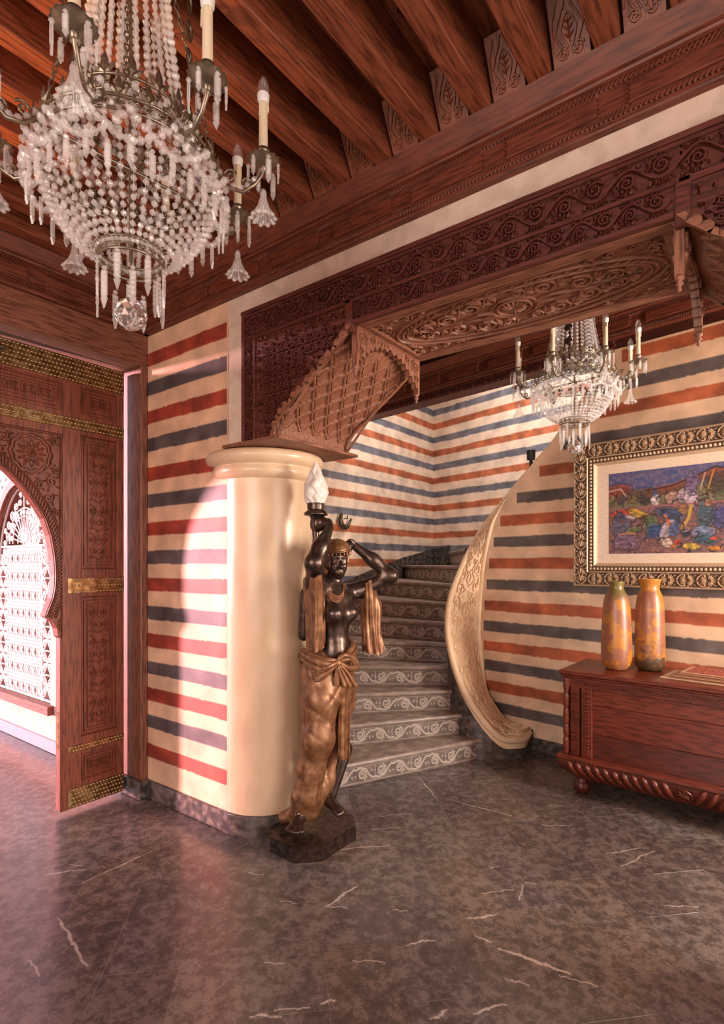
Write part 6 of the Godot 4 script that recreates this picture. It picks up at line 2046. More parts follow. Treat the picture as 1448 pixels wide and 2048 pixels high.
	for i in 8:
		var a := deg_to_rad(90.0 - 85.0 + 45.0 * i)
		var x := Transform3D(Basis(Vector3.UP, a), Vector3.ZERO)
		var ar := part("arm", armm, M.silver, t, x)
		var at := Vector3(0, 0.03, 0.385)
		part("drip_pan", panm, M.silver, ar, Transform3D(Basis.IDENTITY, at))
		part("candle", cndm, M.ivory, ar, Transform3D(Basis.IDENTITY, at))
		part("socket", sokm, M.socket, ar, Transform3D(Basis.IDENTITY, at))
		part("bulb", blbm, M.glass, ar, Transform3D(Basis.IDENTITY, at))
		for k in 6:
			var b := TAU * k / 6 + i
			part("spear_drop", d3 if k % 2 == 0 else d1, M.crystal, ar, Transform3D(Basis(Vector3.UP, b), at + Vector3(sin(b) * 0.045, 0.014, cos(b) * 0.045)))
		if i % 3 != 1: part("glass_bell", bellm, M.crystal, ar, Transform3D(Basis.IDENTITY, at + Vector3(0, -0.065 if i % 2 == 0 else -0.10, 0.0)))
		part("arm_beads", strand(func(k: float) -> Vector3: return Vector3(0, lerpf(0.01, 0.02, k) - 0.05 * sin(PI * k), lerpf(0.255, 0.38, k)), 6, b2, 0.3 * i), M.crystal, ar)
	return t

# statue skeleton: metres, x to the right, y up, z towards the hall
const BODY := [[Vector3(0.100, 1.311, 0.010), Vector3(0.111, 1.210, 0.020), 0.086, 0.082],
	[Vector3(0.038, 1.357, 0.050), Vector3(0.168, 1.329, -0.060), 0.058, 0.054],
	[Vector3(0.111, 1.210, 0.020), Vector3(0.114, 1.119, 0.020), 0.080, 0.068],
	[Vector3(0.114, 1.119, 0.020), Vector3(0.111, 1.031, 0.010), 0.068, 0.080],
	[Vector3(0.111, 1.031, 0.010), Vector3(0.088, 0.941, 0.000), 0.080, 0.098],
	[Vector3(0.129, 1.043, 0.050), Vector3(0.123, 1.011, 0.050), 0.045, 0.045],
	[Vector3(0.118, 1.239, 0.098), Vector3(0.106, 1.289, 0.075), 0.050, 0.036],
	[Vector3(0.197, 1.238, 0.028), Vector3(0.181, 1.285, 0.010), 0.048, 0.036],
	[Vector3(0.094, 1.354, 0.000), Vector3(0.121, 1.441, 0.010), 0.044, 0.039],
	[Vector3(0.044, 1.383, 0.060), Vector3(0.016, 1.396, 0.100), 0.050, 0.048],
	[Vector3(0.016, 1.396, 0.100), Vector3(0.022, 1.505, 0.200), 0.048, 0.042],
	[Vector3(0.022, 1.505, 0.200), Vector3(0.052, 1.587, 0.165), 0.045, 0.040],
	[Vector3(0.052, 1.587, 0.165), Vector3(0.094, 1.693, 0.100), 0.040, 0.022],
	[Vector3(0.178, 1.339, -0.080), Vector3(0.256, 1.355, -0.100), 0.046, 0.042],
	[Vector3(0.256, 1.355, -0.100), Vector3(0.427, 1.433, -0.110), 0.042, 0.035],
	[Vector3(0.427, 1.433, -0.110), Vector3(0.328, 1.522, -0.100), 0.037, 0.034],
	[Vector3(0.328, 1.522, -0.100), Vector3(0.217, 1.605, -0.080), 0.034, 0.022],
	[Vector3(0.058, 0.945, -0.050), Vector3(0.064, 0.890, -0.050), 0.090, 0.090],
	[Vector3(-0.039, 1.334, 0.020), Vector3(-0.052, 1.116, 0.000), 0.036, 0.036],
	[Vector3(0.168, 0.474, -0.060), Vector3(0.098, 0.233, -0.030), 0.045, 0.028],
	[Vector3(-0.067, 0.250, 0.060), Vector3(-0.062, 0.163, 0.100), 0.036, 0.030]]
const HEAD := [[Vector3(0.115, 1.543, 0.000), Vector3(0.104, 1.565, -0.020), 0.070, 0.072],
	[Vector3(0.124, 1.511, 0.015), Vector3(0.133, 1.463, 0.030), 0.060, 0.042],
	[Vector3(0.133, 1.449, 0.036), Vector3(0.139, 1.439, 0.042), 0.028, 0.022],
	[Vector3(0.087, 1.516, -0.020), Vector3(0.098, 1.544, -0.030), 0.060, 0.064],
	[Vector3(0.148, 1.529, 0.074), Vector3(0.158, 1.487, 0.088), 0.007, 0.013],
	[Vector3(0.114, 1.534, 0.076), Vector3(0.135, 1.539, 0.080), 0.009, 0.009],
	[Vector3(0.158, 1.540, 0.068), Vector3(0.174, 1.535, 0.052), 0.008, 0.007],
	[Vector3(0.115, 1.522, 0.094), Vector3(0.131, 1.522, 0.094), 0.014, 0.014, -1.0],
	[Vector3(0.162, 1.521, 0.084), Vector3(0.174, 1.518, 0.070), 0.013, 0.012, -1.0],
	[Vector3(0.119, 1.518, 0.072), Vector3(0.130, 1.518, 0.074), 0.009, 0.009],
	[Vector3(0.163, 1.519, 0.062), Vector3(0.171, 1.516, 0.053), 0.009, 0.008],
	[Vector3(0.113, 1.487, 0.062), Vector3(0.124, 1.474, 0.060), 0.022, 0.018],
	[Vector3(0.168, 1.489, 0.048), Vector3(0.168, 1.476, 0.044), 0.016, 0.013],
	[Vector3(0.132, 1.461, 0.078), Vector3(0.156, 1.460, 0.070), 0.007, 0.006],
	[Vector3(0.135, 1.450, 0.076), Vector3(0.153, 1.450, 0.069), 0.009, 0.007]]
const HANDS := [[Vector3(0.094, 1.693, 0.100), Vector3(0.083, 1.716, 0.080), 0.021, 0.022],
	[Vector3(0.083, 1.716, 0.080), Vector3(0.052, 1.722, 0.060), 0.024, 0.022],
	[Vector3(0.053, 1.735, 0.070), Vector3(0.024, 1.737, 0.072), 0.011, 0.010],
	[Vector3(0.024, 1.737, 0.072), Vector3(-0.005, 1.734, 0.048), 0.010, 0.008],
	[Vector3(0.053, 1.719, 0.072), Vector3(0.022, 1.719, 0.074), 0.011, 0.010],
	[Vector3(0.022, 1.719, 0.074), Vector3(-0.007, 1.715, 0.048), 0.010, 0.008],
	[Vector3(0.053, 1.703, 0.070), Vector3(0.021, 1.700, 0.072), 0.011, 0.010],
	[Vector3(0.021, 1.700, 0.072), Vector3(-0.005, 1.697, 0.046), 0.010, 0.008],
	[Vector3(0.055, 1.688, 0.064), Vector3(0.029, 1.682, 0.064), 0.010, 0.009],
	[Vector3(0.029, 1.682, 0.064), Vector3(0.003, 1.681, 0.042), 0.009, 0.007],
	[Vector3(0.070, 1.734, 0.050), Vector3(0.044, 1.752, 0.025), 0.012, 0.011],
	[Vector3(0.044, 1.752, 0.025), Vector3(0.013, 1.748, 0.006), 0.011, 0.008],
	[Vector3(0.217, 1.605, -0.080), Vector3(0.201, 1.611, -0.070), 0.022, 0.023],
	[Vector3(0.201, 1.611, -0.070), Vector3(0.184, 1.588, -0.055), 0.024, 0.019],
	[Vector3(0.201, 1.627, -0.060), Vector3(0.174, 1.615, -0.045), 0.010, 0.008],
	[Vector3(0.195, 1.605, -0.055), Vector3(0.168, 1.590, -0.040), 0.010, 0.008],
	[Vector3(0.193, 1.585, -0.052), Vector3(0.168, 1.568, -0.040), 0.010, 0.008],
	[Vector3(0.195, 1.569, -0.055), Vector3(0.179, 1.552, -0.045), 0.009, 0.008],
	[Vector3(0.217, 1.615, -0.050), Vector3(0.201, 1.631, -0.035), 0.010, 0.008]]
const FEET := [[Vector3(-0.062, 0.163, 0.100), Vector3(-0.077, 0.153, 0.150), 0.032, 0.026],
	[Vector3(-0.088, 0.148, 0.150), Vector3(-0.092, 0.161, 0.215), 0.024, 0.016],
	[Vector3(-0.067, 0.148, 0.150), Vector3(-0.053, 0.159, 0.210), 0.024, 0.016],
	[Vector3(-0.109, 0.159, 0.200), Vector3(-0.114, 0.166, 0.235), 0.010, 0.008],
	[Vector3(-0.092, 0.161, 0.215), Vector3(-0.095, 0.166, 0.250), 0.010, 0.008],
	[Vector3(-0.076, 0.161, 0.220), Vector3(-0.077, 0.166, 0.255), 0.010, 0.008],
	[Vector3(-0.062, 0.159, 0.215), Vector3(-0.060, 0.163, 0.255), 0.010, 0.009],
	[Vector3(-0.043, 0.156, 0.205), Vector3(-0.033, 0.166, 0.255), 0.014, 0.012],
	[Vector3(0.098, 0.233, -0.030), Vector3(0.088, 0.209, -0.010), 0.029, 0.030],
	[Vector3(0.088, 0.209, -0.010), Vector3(0.144, 0.187, 0.050), 0.030, 0.018],
	[Vector3(0.082, 0.204, -0.010), Vector3(0.126, 0.189, 0.060), 0.026, 0.016],
	[Vector3(0.150, 0.190, 0.045), Vector3(0.166, 0.181, 0.060), 0.010, 0.008],
	[Vector3(0.145, 0.187, 0.055), Vector3(0.161, 0.178, 0.070), 0.010, 0.008],
	[Vector3(0.135, 0.186, 0.065), Vector3(0.151, 0.177, 0.080), 0.010, 0.008],
	[Vector3(0.119, 0.186, 0.070), Vector3(0.136, 0.176, 0.090), 0.013, 0.011]]
const SKIRT := [[Vector3(0.083, 0.959, 0.000), Vector3(0.075, 0.841, 0.000), 0.118, 0.115],
	[Vector3(0.037, 0.921, 0.040), Vector3(0.040, 0.782, 0.070), 0.098, 0.095],
	[Vector3(0.040, 0.782, 0.070), Vector3(0.033, 0.583, 0.090), 0.095, 0.083],
	[Vector3(0.033, 0.583, 0.090), Vector3(-0.010, 0.399, 0.070), 0.083, 0.070],
	[Vector3(-0.010, 0.399, 0.070), Vector3(-0.033, 0.263, 0.060), 0.070, 0.072],
	[Vector3(-0.033, 0.263, 0.060), Vector3(-0.052, 0.187, 0.050), 0.072, 0.058],
	[Vector3(-0.060, 0.168, 0.030), Vector3(-0.157, 0.131, 0.020), 0.046, 0.032],
	[Vector3(-0.037, 0.193, 0.040), Vector3(-0.012, 0.163, 0.020), 0.050, 0.040],
	[Vector3(0.129, 0.904, -0.050), Vector3(0.140, 0.748, -0.070), 0.095, 0.085],
	[Vector3(0.140, 0.748, -0.070), Vector3(0.128, 0.523, -0.080), 0.080, 0.055],
	[Vector3(0.128, 0.523, -0.080), Vector3(0.072, 0.317, -0.040), 0.055, 0.045],
	[Vector3(0.072, 0.317, -0.040), Vector3(0.007, 0.197, 0.000), 0.050, 0.050]]
const TORCH := Vector3(0.015, 1.682, 0.030)
const HEADC := Vector3(0.126, 1.570, 0.004)
const KNOT := Vector3(0.136, 0.985, 0.100)
const DRAPE_A := [[Vector3(-0.051, 1.420, 0.040), Vector3(-0.015, 1.439, 0.160), Vector3(0.027, 1.430, 0.235), Vector3(0.055, 1.445, 0.200), Vector3(0.064, 1.422, 0.110)],
	[Vector3(-0.047, 1.349, 0.050), Vector3(-0.010, 1.362, 0.160), Vector3(0.030, 1.359, 0.210), Vector3(0.060, 1.342, 0.170), Vector3(0.066, 1.326, 0.110)],
	[Vector3(-0.035, 1.230, 0.060), Vector3(-0.000, 1.233, 0.150), Vector3(0.033, 1.236, 0.180), Vector3(0.056, 1.233, 0.150), Vector3(0.069, 1.229, 0.110)],
	[Vector3(-0.035, 1.124, 0.060), Vector3(-0.001, 1.121, 0.140), Vector3(0.031, 1.122, 0.160), Vector3(0.058, 1.129, 0.140), Vector3(0.071, 1.141, 0.110)],
	[Vector3(-0.035, 1.045, 0.060), Vector3(-0.002, 1.045, 0.130), Vector3(0.030, 1.043, 0.150), Vector3(0.055, 1.055, 0.130), Vector3(0.074, 1.084, 0.110)]]
const DRAPE_B := [[Vector3(0.261, 1.375, -0.160), Vector3(0.273, 1.402, -0.100), Vector3(0.286, 1.395, -0.055), Vector3(0.308, 1.409, -0.055), Vector3(0.323, 1.411, -0.100), Vector3(0.330, 1.398, -0.150)],
	[Vector3(0.259, 1.310, -0.150), Vector3(0.273, 1.322, -0.080), Vector3(0.292, 1.325, -0.040), Vector3(0.316, 1.325, -0.040), Vector3(0.336, 1.328, -0.080), Vector3(0.354, 1.319, -0.130)],
	[Vector3(0.261, 1.197, -0.140), Vector3(0.275, 1.195, -0.080), Vector3(0.294, 1.198, -0.050), Vector3(0.319, 1.203, -0.050), Vector3(0.345, 1.228, -0.080), Vector3(0.377, 1.269, -0.120)],
	[Vector3(0.264, 1.092, -0.140), Vector3(0.278, 1.092, -0.080), Vector3(0.300, 1.099, -0.050), Vector3(0.327, 1.110, -0.050), Vector3(0.350, 1.117, -0.080), Vector3(0.368, 1.124, -0.110)],
	[Vector3(0.270, 1.015, -0.130), Vector3(0.286, 1.006, -0.080), Vector3(0.311, 1.000, -0.050), Vector3(0.338, 1.000, -0.050), Vector3(0.367, 0.991, -0.070), Vector3(0.387, 1.019, -0.100)]]
const SASH1 := [Vector3(-0.061, 1.025, 0.020), Vector3(-0.031, 1.019, 0.100), Vector3(0.026, 1.004, 0.160), Vector3(0.085, 0.984, 0.165), Vector3(0.132, 0.991, 0.130)]
const SASH2 := [Vector3(-0.061, 0.995, 0.020), Vector3(-0.025, 0.985, 0.110), Vector3(0.032, 0.966, 0.165), Vector3(0.088, 0.961, 0.165), Vector3(0.135, 0.983, 0.130)]
const SASH3 := [Vector3(-0.052, 1.040, 0.030), Vector3(-0.003, 1.028, 0.120), Vector3(0.059, 1.007, 0.150), Vector3(0.109, 1.000, 0.140), Vector3(0.137, 0.997, 0.120)]
const SASH4 := [Vector3(0.137, 0.992, 0.120), Vector3(0.173, 1.014, 0.100), Vector3(0.198, 1.037, 0.060), Vector3(0.213, 1.057, 0.000), Vector3(0.195, 1.082, -0.050)]
const SASH5 := [Vector3(0.137, 0.992, 0.120), Vector3(0.183, 0.999, 0.100), Vector3(0.214, 1.011, 0.050), Vector3(0.226, 1.034, -0.010), Vector3(0.206, 1.059, -0.060)]
const SASH6 := [Vector3(-0.063, 1.003, 0.000), Vector3(-0.064, 0.971, -0.060), Vector3(-0.017, 0.955, -0.120), Vector3(0.080, 0.966, -0.150), Vector3(0.189, 1.006, -0.100), Vector3(0.218, 1.036, -0.030)]
const LOOP1 := [Vector3(0.135, 0.988, 0.130), Vector3(0.085, 0.943, 0.160), Vector3(0.036, 0.910, 0.150), Vector3(0.030, 0.925, 0.150), Vector3(0.086, 0.970, 0.170), Vector3(0.135, 0.988, 0.130)]
const LOOP2 := [Vector3(0.137, 0.993, 0.130), Vector3(0.168, 1.023, 0.120), Vector3(0.214, 0.999, 0.070), Vector3(0.232, 0.951, 0.040), Vector3(0.198, 0.948, 0.080), Vector3(0.143, 0.988, 0.130)]
const TAIL1 := [Vector3(0.137, 0.983, 0.130), Vector3(0.147, 0.938, 0.125), Vector3(0.173, 0.863, 0.100)]
const TAIL2 := [Vector3(0.140, 0.983, 0.130), Vector3(0.163, 0.934, 0.115), Vector3(0.198, 0.859, 0.085)]
const TAIL3 := [Vector3(0.143, 0.983, 0.130), Vector3(0.183, 0.933, 0.100), Vector3(0.227, 0.851, 0.060)]
const TAIL4 := [Vector3(0.135, 0.983, 0.130), Vector3(0.132, 0.926, 0.130), Vector3(0.129, 0.867, 0.120)]
const NECK1 := [Vector3(0.061, 1.394, 0.070), Vector3(0.078, 1.354, 0.098), Vector3(0.110, 1.320, 0.106), Vector3(0.141, 1.312, 0.094), Vector3(0.161, 1.336, 0.062), Vector3(0.162, 1.372, 0.030)]

# smooth union of tapered capsules, meshed with surface nets, added to mb
func blobs(mb: MB, caps: Array, cell: float, k: float) -> void:
	var lo := Vector3.INF; var hi := -Vector3.INF
	for c in caps:
		var r: float = maxf(c[2], c[3]) + 3.0 * cell
		lo = lo.min(c[0].min(c[1]) - Vector3.ONE * r); hi = hi.max(c[0].max(c[1]) + Vector3.ONE * r)
	var nx := int((hi.x - lo.x) / cell) + 2; var ny := int((hi.y - lo.y) / cell) + 2; var nz := int((hi.z - lo.z) / cell) + 2
	var acc := PackedFloat32Array(); acc.resize(nx * ny * nz)
	var pad := maxf(3.0 * cell, 2.2 / k)
	for c in caps:
		var a: Vector3 = c[0]; var b: Vector3 = c[1]; var ra: float = c[2]; var rb: float = c[3]
		var sgn: float = c[4] if c.size() > 4 else 1.0
		var ab := b - a
		var l2 := maxf(ab.length_squared(), 1e-9)
		var r := maxf(ra, rb) + pad
		var p0 := ((a.min(b) - Vector3.ONE * r - lo) / cell).floor(); var p1 := ((a.max(b) + Vector3.ONE * r - lo) / cell).ceil()
		for z in range(maxi(0, int(p0.z)), mini(nz, int(p1.z) + 1)):
			for y in range(maxi(0, int(p0.y)), mini(ny, int(p1.y) + 1)):
				var row := (z * ny + y) * nx
				for x in range(maxi(0, int(p0.x)), mini(nx, int(p1.x) + 1)):
					var p := lo + Vector3(x, y, z) * cell - a
					var t := clampf(p.dot(ab) / l2, 0.0, 1.0)
					var d := (p - ab * t).length() - (ra + (rb - ra) * t)
					if d < pad: acc[row + x] += exp(-k * d) * sgn
	# surface nets; inside where acc > 1
	var id := {}
	var base := mb.v.size()
	var vs := PackedVector3Array()
	var offs := [Vector3i(0, 0, 0), Vector3i(1, 0, 0), Vector3i(0, 1, 0), Vector3i(1, 1, 0), Vector3i(0, 0, 1), Vector3i(1, 0, 1), Vector3i(0, 1, 1), Vector3i(1, 1, 1)]
	var edges := [[0, 1], [2, 3], [4, 5], [6, 7], [0, 2], [1, 3], [4, 6], [5, 7], [0, 4], [1, 5], [2, 6], [3, 7]]
	var sy := nx; var sz := nx * ny
	var lin := [0, 1, sy, sy + 1, sz, sz + 1, sz + sy, sz + sy + 1]
	for z in nz - 1:
		for y in ny - 1:
			for x in nx - 1:
				var i := z * sz + y * sy + x
				var m := 0
				for q in 8:
					if acc[i + lin[q]] > 1.0: m |= 1 << q
				if m == 0 or m == 255: continue
				var s := Vector3.ZERO; var n := 0
				for e in edges:
					var ia: int = (m >> e[0]) & 1; var ib: int = (m >> e[1]) & 1
					if ia != ib:
						var fa := log(maxf(acc[i + lin[e[0]]], 0.02)); var fb := log(maxf(acc[i + lin[e[1]]], 0.02))
						var t := fa / (fa - fb)
						s += Vector3(offs[e[0]]).lerp(Vector3(offs[e[1]]), t); n += 1
				id[i] = vs.size()
				vs.append(lo + (Vector3(x, y, z) + s / n) * cell)
	var nn := PackedVector3Array(); nn.resize(vs.size())
	var tris := PackedInt32Array()
	for i in id:
		# edges leaving this cell's low corner
		for ax in 3:
			var st: int = [1, sy, sz][ax]; var u: int = [sy, sz, 1][ax]; var w: int = [sz, 1, sy][ax]
			var a_in := acc[i] > 1.0; var b_in := acc[i + st] > 1.0
			if a_in == b_in: continue
			if not (id.has(i - u) and id.has(i - w) and id.has(i - u - w)): continue
			var q := [id[i], id[i - u], id[i - u - w], id[i - w]]
			if not a_in: q.reverse()
			var c := (vs[q[2]] - vs[q[0]]).cross(vs[q[3]] - vs[q[1]])
			for e in q: nn[e] += c
			tris.append_array(PackedInt32Array([q[0], q[2], q[1], q[0], q[3], q[2]]))
	for i in vs.size():
		mb.v.append(vs[i]); mb.n.append(nn[i].normalized()); mb.t.append(Vector2.ZERO)
	for i in tris: mb.ix.append(base + i)

func spline(p: Array, n: int) -> Array:
	var out := []
	for i in n + 1: out.append(catmull(p, float(i) / n))
	return out

func drape(rows: Array, ripple: float, waves: float, n := 40, m := 26) -> MB:
	var mb := MB.new()
	var cols := []
	for r in rows: cols.append(spline(r, n))
	var g := []
	for i in m + 1:
		var row := []
		for j in n + 1:
			var line := []
			for c in cols: line.append(c[j])
			row.append(catmull(line, float(i) / m))
		g.append(row)
	# folds: push along the normal
	var out := []; var inn := []
	for i in m + 1:
		var ro := []; var ri := []
		for j in n + 1:
			var a: Vector3 = g[i][mini(j + 1, n)] - g[i][maxi(j - 1, 0)]; var b: Vector3 = g[mini(i + 1, m)][j] - g[maxi(i - 1, 0)][j]
			var nn := b.cross(a).normalized()
			var f := float(j) / n
			var amp := ripple * (0.35 + 0.65 * i / m)
			var w := sin(f * waves * TAU + 0.8 * sin(i * 0.16)) + 0.45 * sin(f * waves * 2.3 * TAU + i * 0.08)
			ro.append(g[i][j] + nn * (w * amp)); ri.append(g[i][j] + nn * (w * amp - 0.008))
		out.append(ro); inn.append(ri)
	mb.grid(out, false, Vector2.ONE, true)
	mb.grid(inn, false, Vector2.ONE, false)
	for i in m:
		mb.quad(out[i][0], inn[i][0], inn[i + 1][0], out[i + 1][0]); mb.quad(inn[i][n], out[i][n], out[i + 1][n], inn[i + 1][n])
	for j in n: mb.quad(out[m][j], inn[m][j], inn[m][j + 1], out[m][j + 1])
	return mb

func build_statue() -> void:
	var t := thing("statue_lamp", "bronze statue lamp of a draped woman holding a flame torch beside the column", "statue", Vector3(1.235, 0, -0.225))
	t.rotation.y = deg_to_rad(36.92)
	var gilt := mat(rgb(158, 114, 80), 0.40, 0.4, noise_tex(256, 81, 0.016, [rgb(170, 150, 134), rgb(218, 206, 196), Color.WHITE], [0.2, 0.5, 0.85], 4), Vector3(3.5, 3.5, 3.5))
	# plinth, square to the room
	var pl := MB.new()
	var ax := 0.185; var az := 0.235; var c := 0.095
	pl.xf = Transform3D(Basis(Vector3(1, 0, 0), Vector3(0, 0, -1), Vector3(0, 1, 0)), Vector3.ZERO)
	var oct := func(k: float) -> PackedVector2Array:
		return PackedVector2Array([Vector2(-ax + c, -az) * k, Vector2(ax - c, -az) * k, Vector2(ax, -az + c) * k, Vector2(ax, az - c) * k, Vector2(ax - c, az) * k, Vector2(-ax + c, az) * k, Vector2(-ax, az - c) * k, Vector2(-ax, -az + c) * k])
	pl.prism(oct.call(1.0), 0.0, 0.070)
	pl.prism(oct.call(0.975), 0.070, 0.076)
	part("plinth", pl, M.bronze, t, Transform3D(Basis(Vector3.UP, deg_to_rad(-36.92)), Vector3.ZERO))
	# the figure: one continuous surface
	var fg := MB.new()
	blobs(fg, BODY, 0.010, 75.0)
	blobs(fg, HEAD, 0.0045, 130.0)
	blobs(fg, HANDS, 0.0042, 170.0)
	blobs(fg, FEET, 0.0045, 150.0)
	part("figure", fg, M.bronze, t)
	# skirt with cloth folds, clinging to the legs
	var sk := MB.new()
	blobs(sk, SKIRT, 0.008, 60.0)
	for i in sk.v.size():
		var p := sk.v[i]
		var a := atan2(p.x - 0.04, p.z)
		var w := pow(1.0 - absf(sin(a * 2.0 - p.y * 13.0)), 3.0) + 0.7 * pow(1.0 - absf(sin(a * 3.0 + p.y * 17.0 + sin(p.y * 9.0))), 3.0)
		sk.v[i] = p - sk.n[i] * (0.0055 * w)
		sk.v[i].y = maxf(sk.v[i].y, 0.078)
	sk.bend(func(q: Vector3) -> Vector3: return q)
	part("skirt", sk, gilt, t)
	# tail panel hanging behind the leg
	var hp := drape([[Vector3(0.145, 0.85, 0.06), Vector3(0.165, 0.85, 0.07), Vector3(0.185, 0.85, 0.03), Vector3(0.205, 0.85, 0.02)], [Vector3(0.14, 0.65, 0.055), Vector3(0.16, 0.65, 0.065), Vector3(0.18, 0.65, 0.02), Vector3(0.20, 0.65, 0.01)], [Vector3(0.14, 0.46, 0.04), Vector3(0.158, 0.45, 0.055), Vector3(0.178, 0.44, 0.01), Vector3(0.20, 0.435, 0.0)]], 0.006, 2.0, 24, 14)
	part("hanging_cloth", hp, gilt, t)
	part("shawl", drape(DRAPE_A, 0.007, 3.0), gilt, t)
	part("shawl", drape(DRAPE_B, 0.009, 3.5), gilt, t)
	# sash and knot
	var sash := MB.new()
	for q in [[SASH1, 0.016], [SASH2, 0.015], [SASH3, 0.013], [SASH4, 0.017], [SASH5, 0.015], [SASH6, 0.030], [LOOP1, 0.019], [LOOP2, 0.017]]:
		var pth := spline(q[0], 26)
		var rr := []
		for i in pth.size(): rr.append(q[1] * (0.75 + 0.4 * sin(PI * i / (pth.size() - 1.0))))
		sash.tube(pth, rr, 8)
		for s in [-1.0, 1.0]:
			var off := []
			for i in pth.size(): off.append(pth[i] + Vector3(0.003 * s, 0.010 * s * sin(PI * i / 26.0), 0.012 * sin(PI * i / 26.0)))
			sash.tube(off, q[1] * 0.42, 6)
	for q in [TAIL1, TAIL2, TAIL3, TAIL4]:
		var pth := spline(q, 14)
		var rr := []
		for i in pth.size(): rr.append(0.009 + 0.012 * i / 14.0)
		sash.tube(pth, rr, 8, true, 0.7)
	var kn := MB.new()
	kn.lathe([Vector2(0.0, -0.024), Vector2(0.016, -0.018), Vector2(0.022, 0.0), Vector2(0.016, 0.018), Vector2(0.0, 0.024)], 14)
	sash.add(kn, Transform3D(Basis(Vector3(0, 0, 1), 0.5), KNOT + Vector3(0, 0, 0.03)))
	part("sash", sash, gilt, t)
	# necklace
	var nk := MB.new()
	for k in 4:
		var pth := []
		for p in spline(NECK1, 30): pth.append(p + Vector3(0.001 * k, 0.010 * k - 0.012, 0.004 - 0.003 * k))
		nk.tube(pth, 0.0055, 6)
	var np := spline(NECK1, 30)
	for i in range(3, 28):
		var bl := bead(0.006, 1.4)
		nk.add(bl, Transform3D(Basis.IDENTITY, np[i] + Vector3(0, -0.020 - 0.014 * sin(PI * i / 30.0), 0.002)))
	part("necklace", nk, gilt, t)
	# beaded cap
	var cap := MB.new()
	var cx := Transform3D(Basis(Vector3(0, 0, 1), 0.10) * Basis(Vector3.RIGHT, 0.12), HEADC)
	cap.xf = cx
	var rows := []
	for i in 11:
		var th := PI / 2 * i / 10.0
		var row := []
		for j in 49:
			var a := TAU * j / 48
			var r := 0.072 * cos(th) * (1.0 + 0.025 * cos(a * 16.0) * cos(th))
			row.append(Vector3(sin(a) * r, 0.004 + 0.064 * sin(th), cos(a) * r))
		rows.append(row)
	cap.grid(rows, true)
	for y in [-0.002, 0.014]:
		var ring := []
		for j in 33: ring.append(Vector3(sin(TAU * j / 32) * 0.074, y, cos(TAU * j / 32) * 0.074))
		cap.tube(ring, 0.0045, 6, false)
	for j in 22:
		var a := TAU * j / 22
		cap.add(bead(0.007, 1.7), Transform3D(Basis.IDENTITY, Vector3(sin(a) * 0.075, -0.016, cos(a) * 0.075)))
	part("beaded_cap", cap, gilt, t)
	# hair behind and beside the face
	var hr := MB.new()
	blobs(hr, [[HEADC + Vector3(-0.055, -0.03, -0.01), HEADC + Vector3(-0.06, -0.11, 0.0), 0.03, 0.026], [HEADC + Vector3(-0.03, -0.03, -0.05), HEADC + Vector3(-0.04, -0.14, -0.04), 0.045, 0.03], [HEADC + Vector3(0.05, -0.03, -0.03), HEADC + Vector3(0.06, -0.06, -0.02), 0.02, 0.010]], 0.006, 90.0)
	part("hair", hr, gilt, t)
	# torch
	var to := MB.new()
	to.lathe([Vector2(0.0, -0.13), Vector2(0.010, -0.128), Vector2(0.018, -0.10), Vector2(0.012, -0.085), Vector2(0.020, -0.07), Vector2(0.016, -0.05), Vector2(0.019, -0.02), Vector2(0.021, 0.02), Vector2(0.024, 0.05), Vector2(0.032, 0.068), Vector2(0.032, 0.074), Vector2(0.062, 0.080), Vector2(0.066, 0.086), Vector2(0.060, 0.096), Vector2(0.046, 0.106), Vector2(0.044, 0.112), Vector2(0.047, 0.116), Vector2(0.047, 0.142), Vector2(0.044, 0.146), Vector2(0.0, 0.146)], 28)
	part("torch", to, M.bronze, t, Transform3D(Basis.IDENTITY, TORCH))
	var gl := MB.new()
	var gr := []
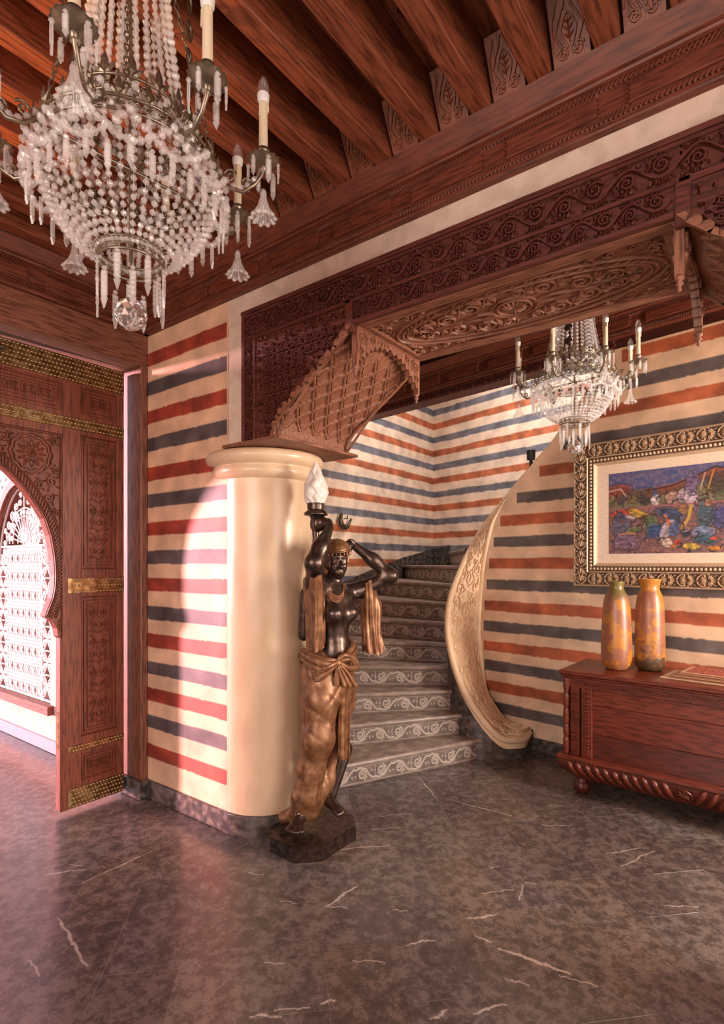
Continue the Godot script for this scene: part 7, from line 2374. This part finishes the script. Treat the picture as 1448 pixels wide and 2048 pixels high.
	for i in 25:
		var k := i / 24.0
		var pr := 0.046 + 0.026 * sin(PI * minf(1.0, k * 1.9) * 0.5) - 0.072 * pow(maxf(0.0, (k - 0.22) / 0.78), 1.25)
		var row := []
		for j in 49:
			var a := TAU * j / 48
			var tw := a * 7.0 + k * 6.5
			var rr := maxf(0.001, pr * (1.0 + 0.20 * absf(sin(tw * 0.5 + 0.7 * sin(k * 20.0 + a * 2.0))) - 0.09 + 0.07 * sin(a * 3.0 - k * 11.0)))
			row.append(Vector3(sin(a) * rr, k * 0.232, cos(a) * rr))
		gr.append(row)
	gl.grid(gr, true)
	var gm := mat(rgb(222, 210, 200), 0.2)
	part("flame_shade", gl, gm, t, Transform3D(Basis.IDENTITY, TORCH + Vector3(0, 0.144, 0)))

# ---------------------------------------------------------------- unseen brass uplight, added on the portal wall to warm the beams
func build_added_uplight() -> void:
	var t := thing("added_uplight", "added unseen brass uplight on the portal wall to brighten the beams", "added lamp", Vector3(0.0, 2.35, 2.55))
	var mb := MB.new()
	mb.lathe([Vector2(0.0, -0.12), Vector2(0.05, -0.10), Vector2(0.10, -0.05), Vector2(0.135, 0.02), Vector2(0.13, 0.022), Vector2(0.095, -0.04), Vector2(0.045, -0.09), Vector2(0.0, -0.105)], 28)
	part("bowl", mb, M.brass, t, Transform3D(Basis.IDENTITY, Vector3(0.16, 0, 0)))
	mb = MB.new()
	mb.cbox(Vector3(0.0, -0.10, -0.04), Vector3(0.015, 0.06, 0.04), 0.003)
	mb.tube([Vector3(0.01, -0.04, 0), Vector3(0.06, -0.07, 0)], 0.012, 8)
	part("bracket", mb, M.brass, t)
	mb = MB.new()
	mb.lathe([Vector2(0.0, -0.05), Vector2(0.02, -0.045), Vector2(0.03, -0.02), Vector2(0.022, 0.0), Vector2(0.0, 0.008)], 16)
	var bm := mat(rgb(255, 220, 170), 0.4)
	bm.emission_enabled = true; bm.emission = rgb(255, 190, 120); bm.emission_energy_multiplier = 3.0
	part("bulb", mb, bm, t, Transform3D(Basis.IDENTITY, Vector3(0.16, 0, 0)))
	var l := SpotLight3D.new()
	l.name = "added_uplight_spot"
	t.add_child(l)
	var at := t.position + Vector3(0.16, 0.012, 0)
	l.look_at_from_position(at, at + Vector3(0.85, 1.3, -0.75), Vector3.UP)
	l.spot_angle = 34.0
	l.spot_angle_attenuation = 0.25
	l.spot_range = 8.0
	l.spot_attenuation = 2.0
	l.light_size = 0.03
	l.light_color = rgb(255, 196, 132)
	l.light_energy = 13.0
	l.shadow_enabled = true
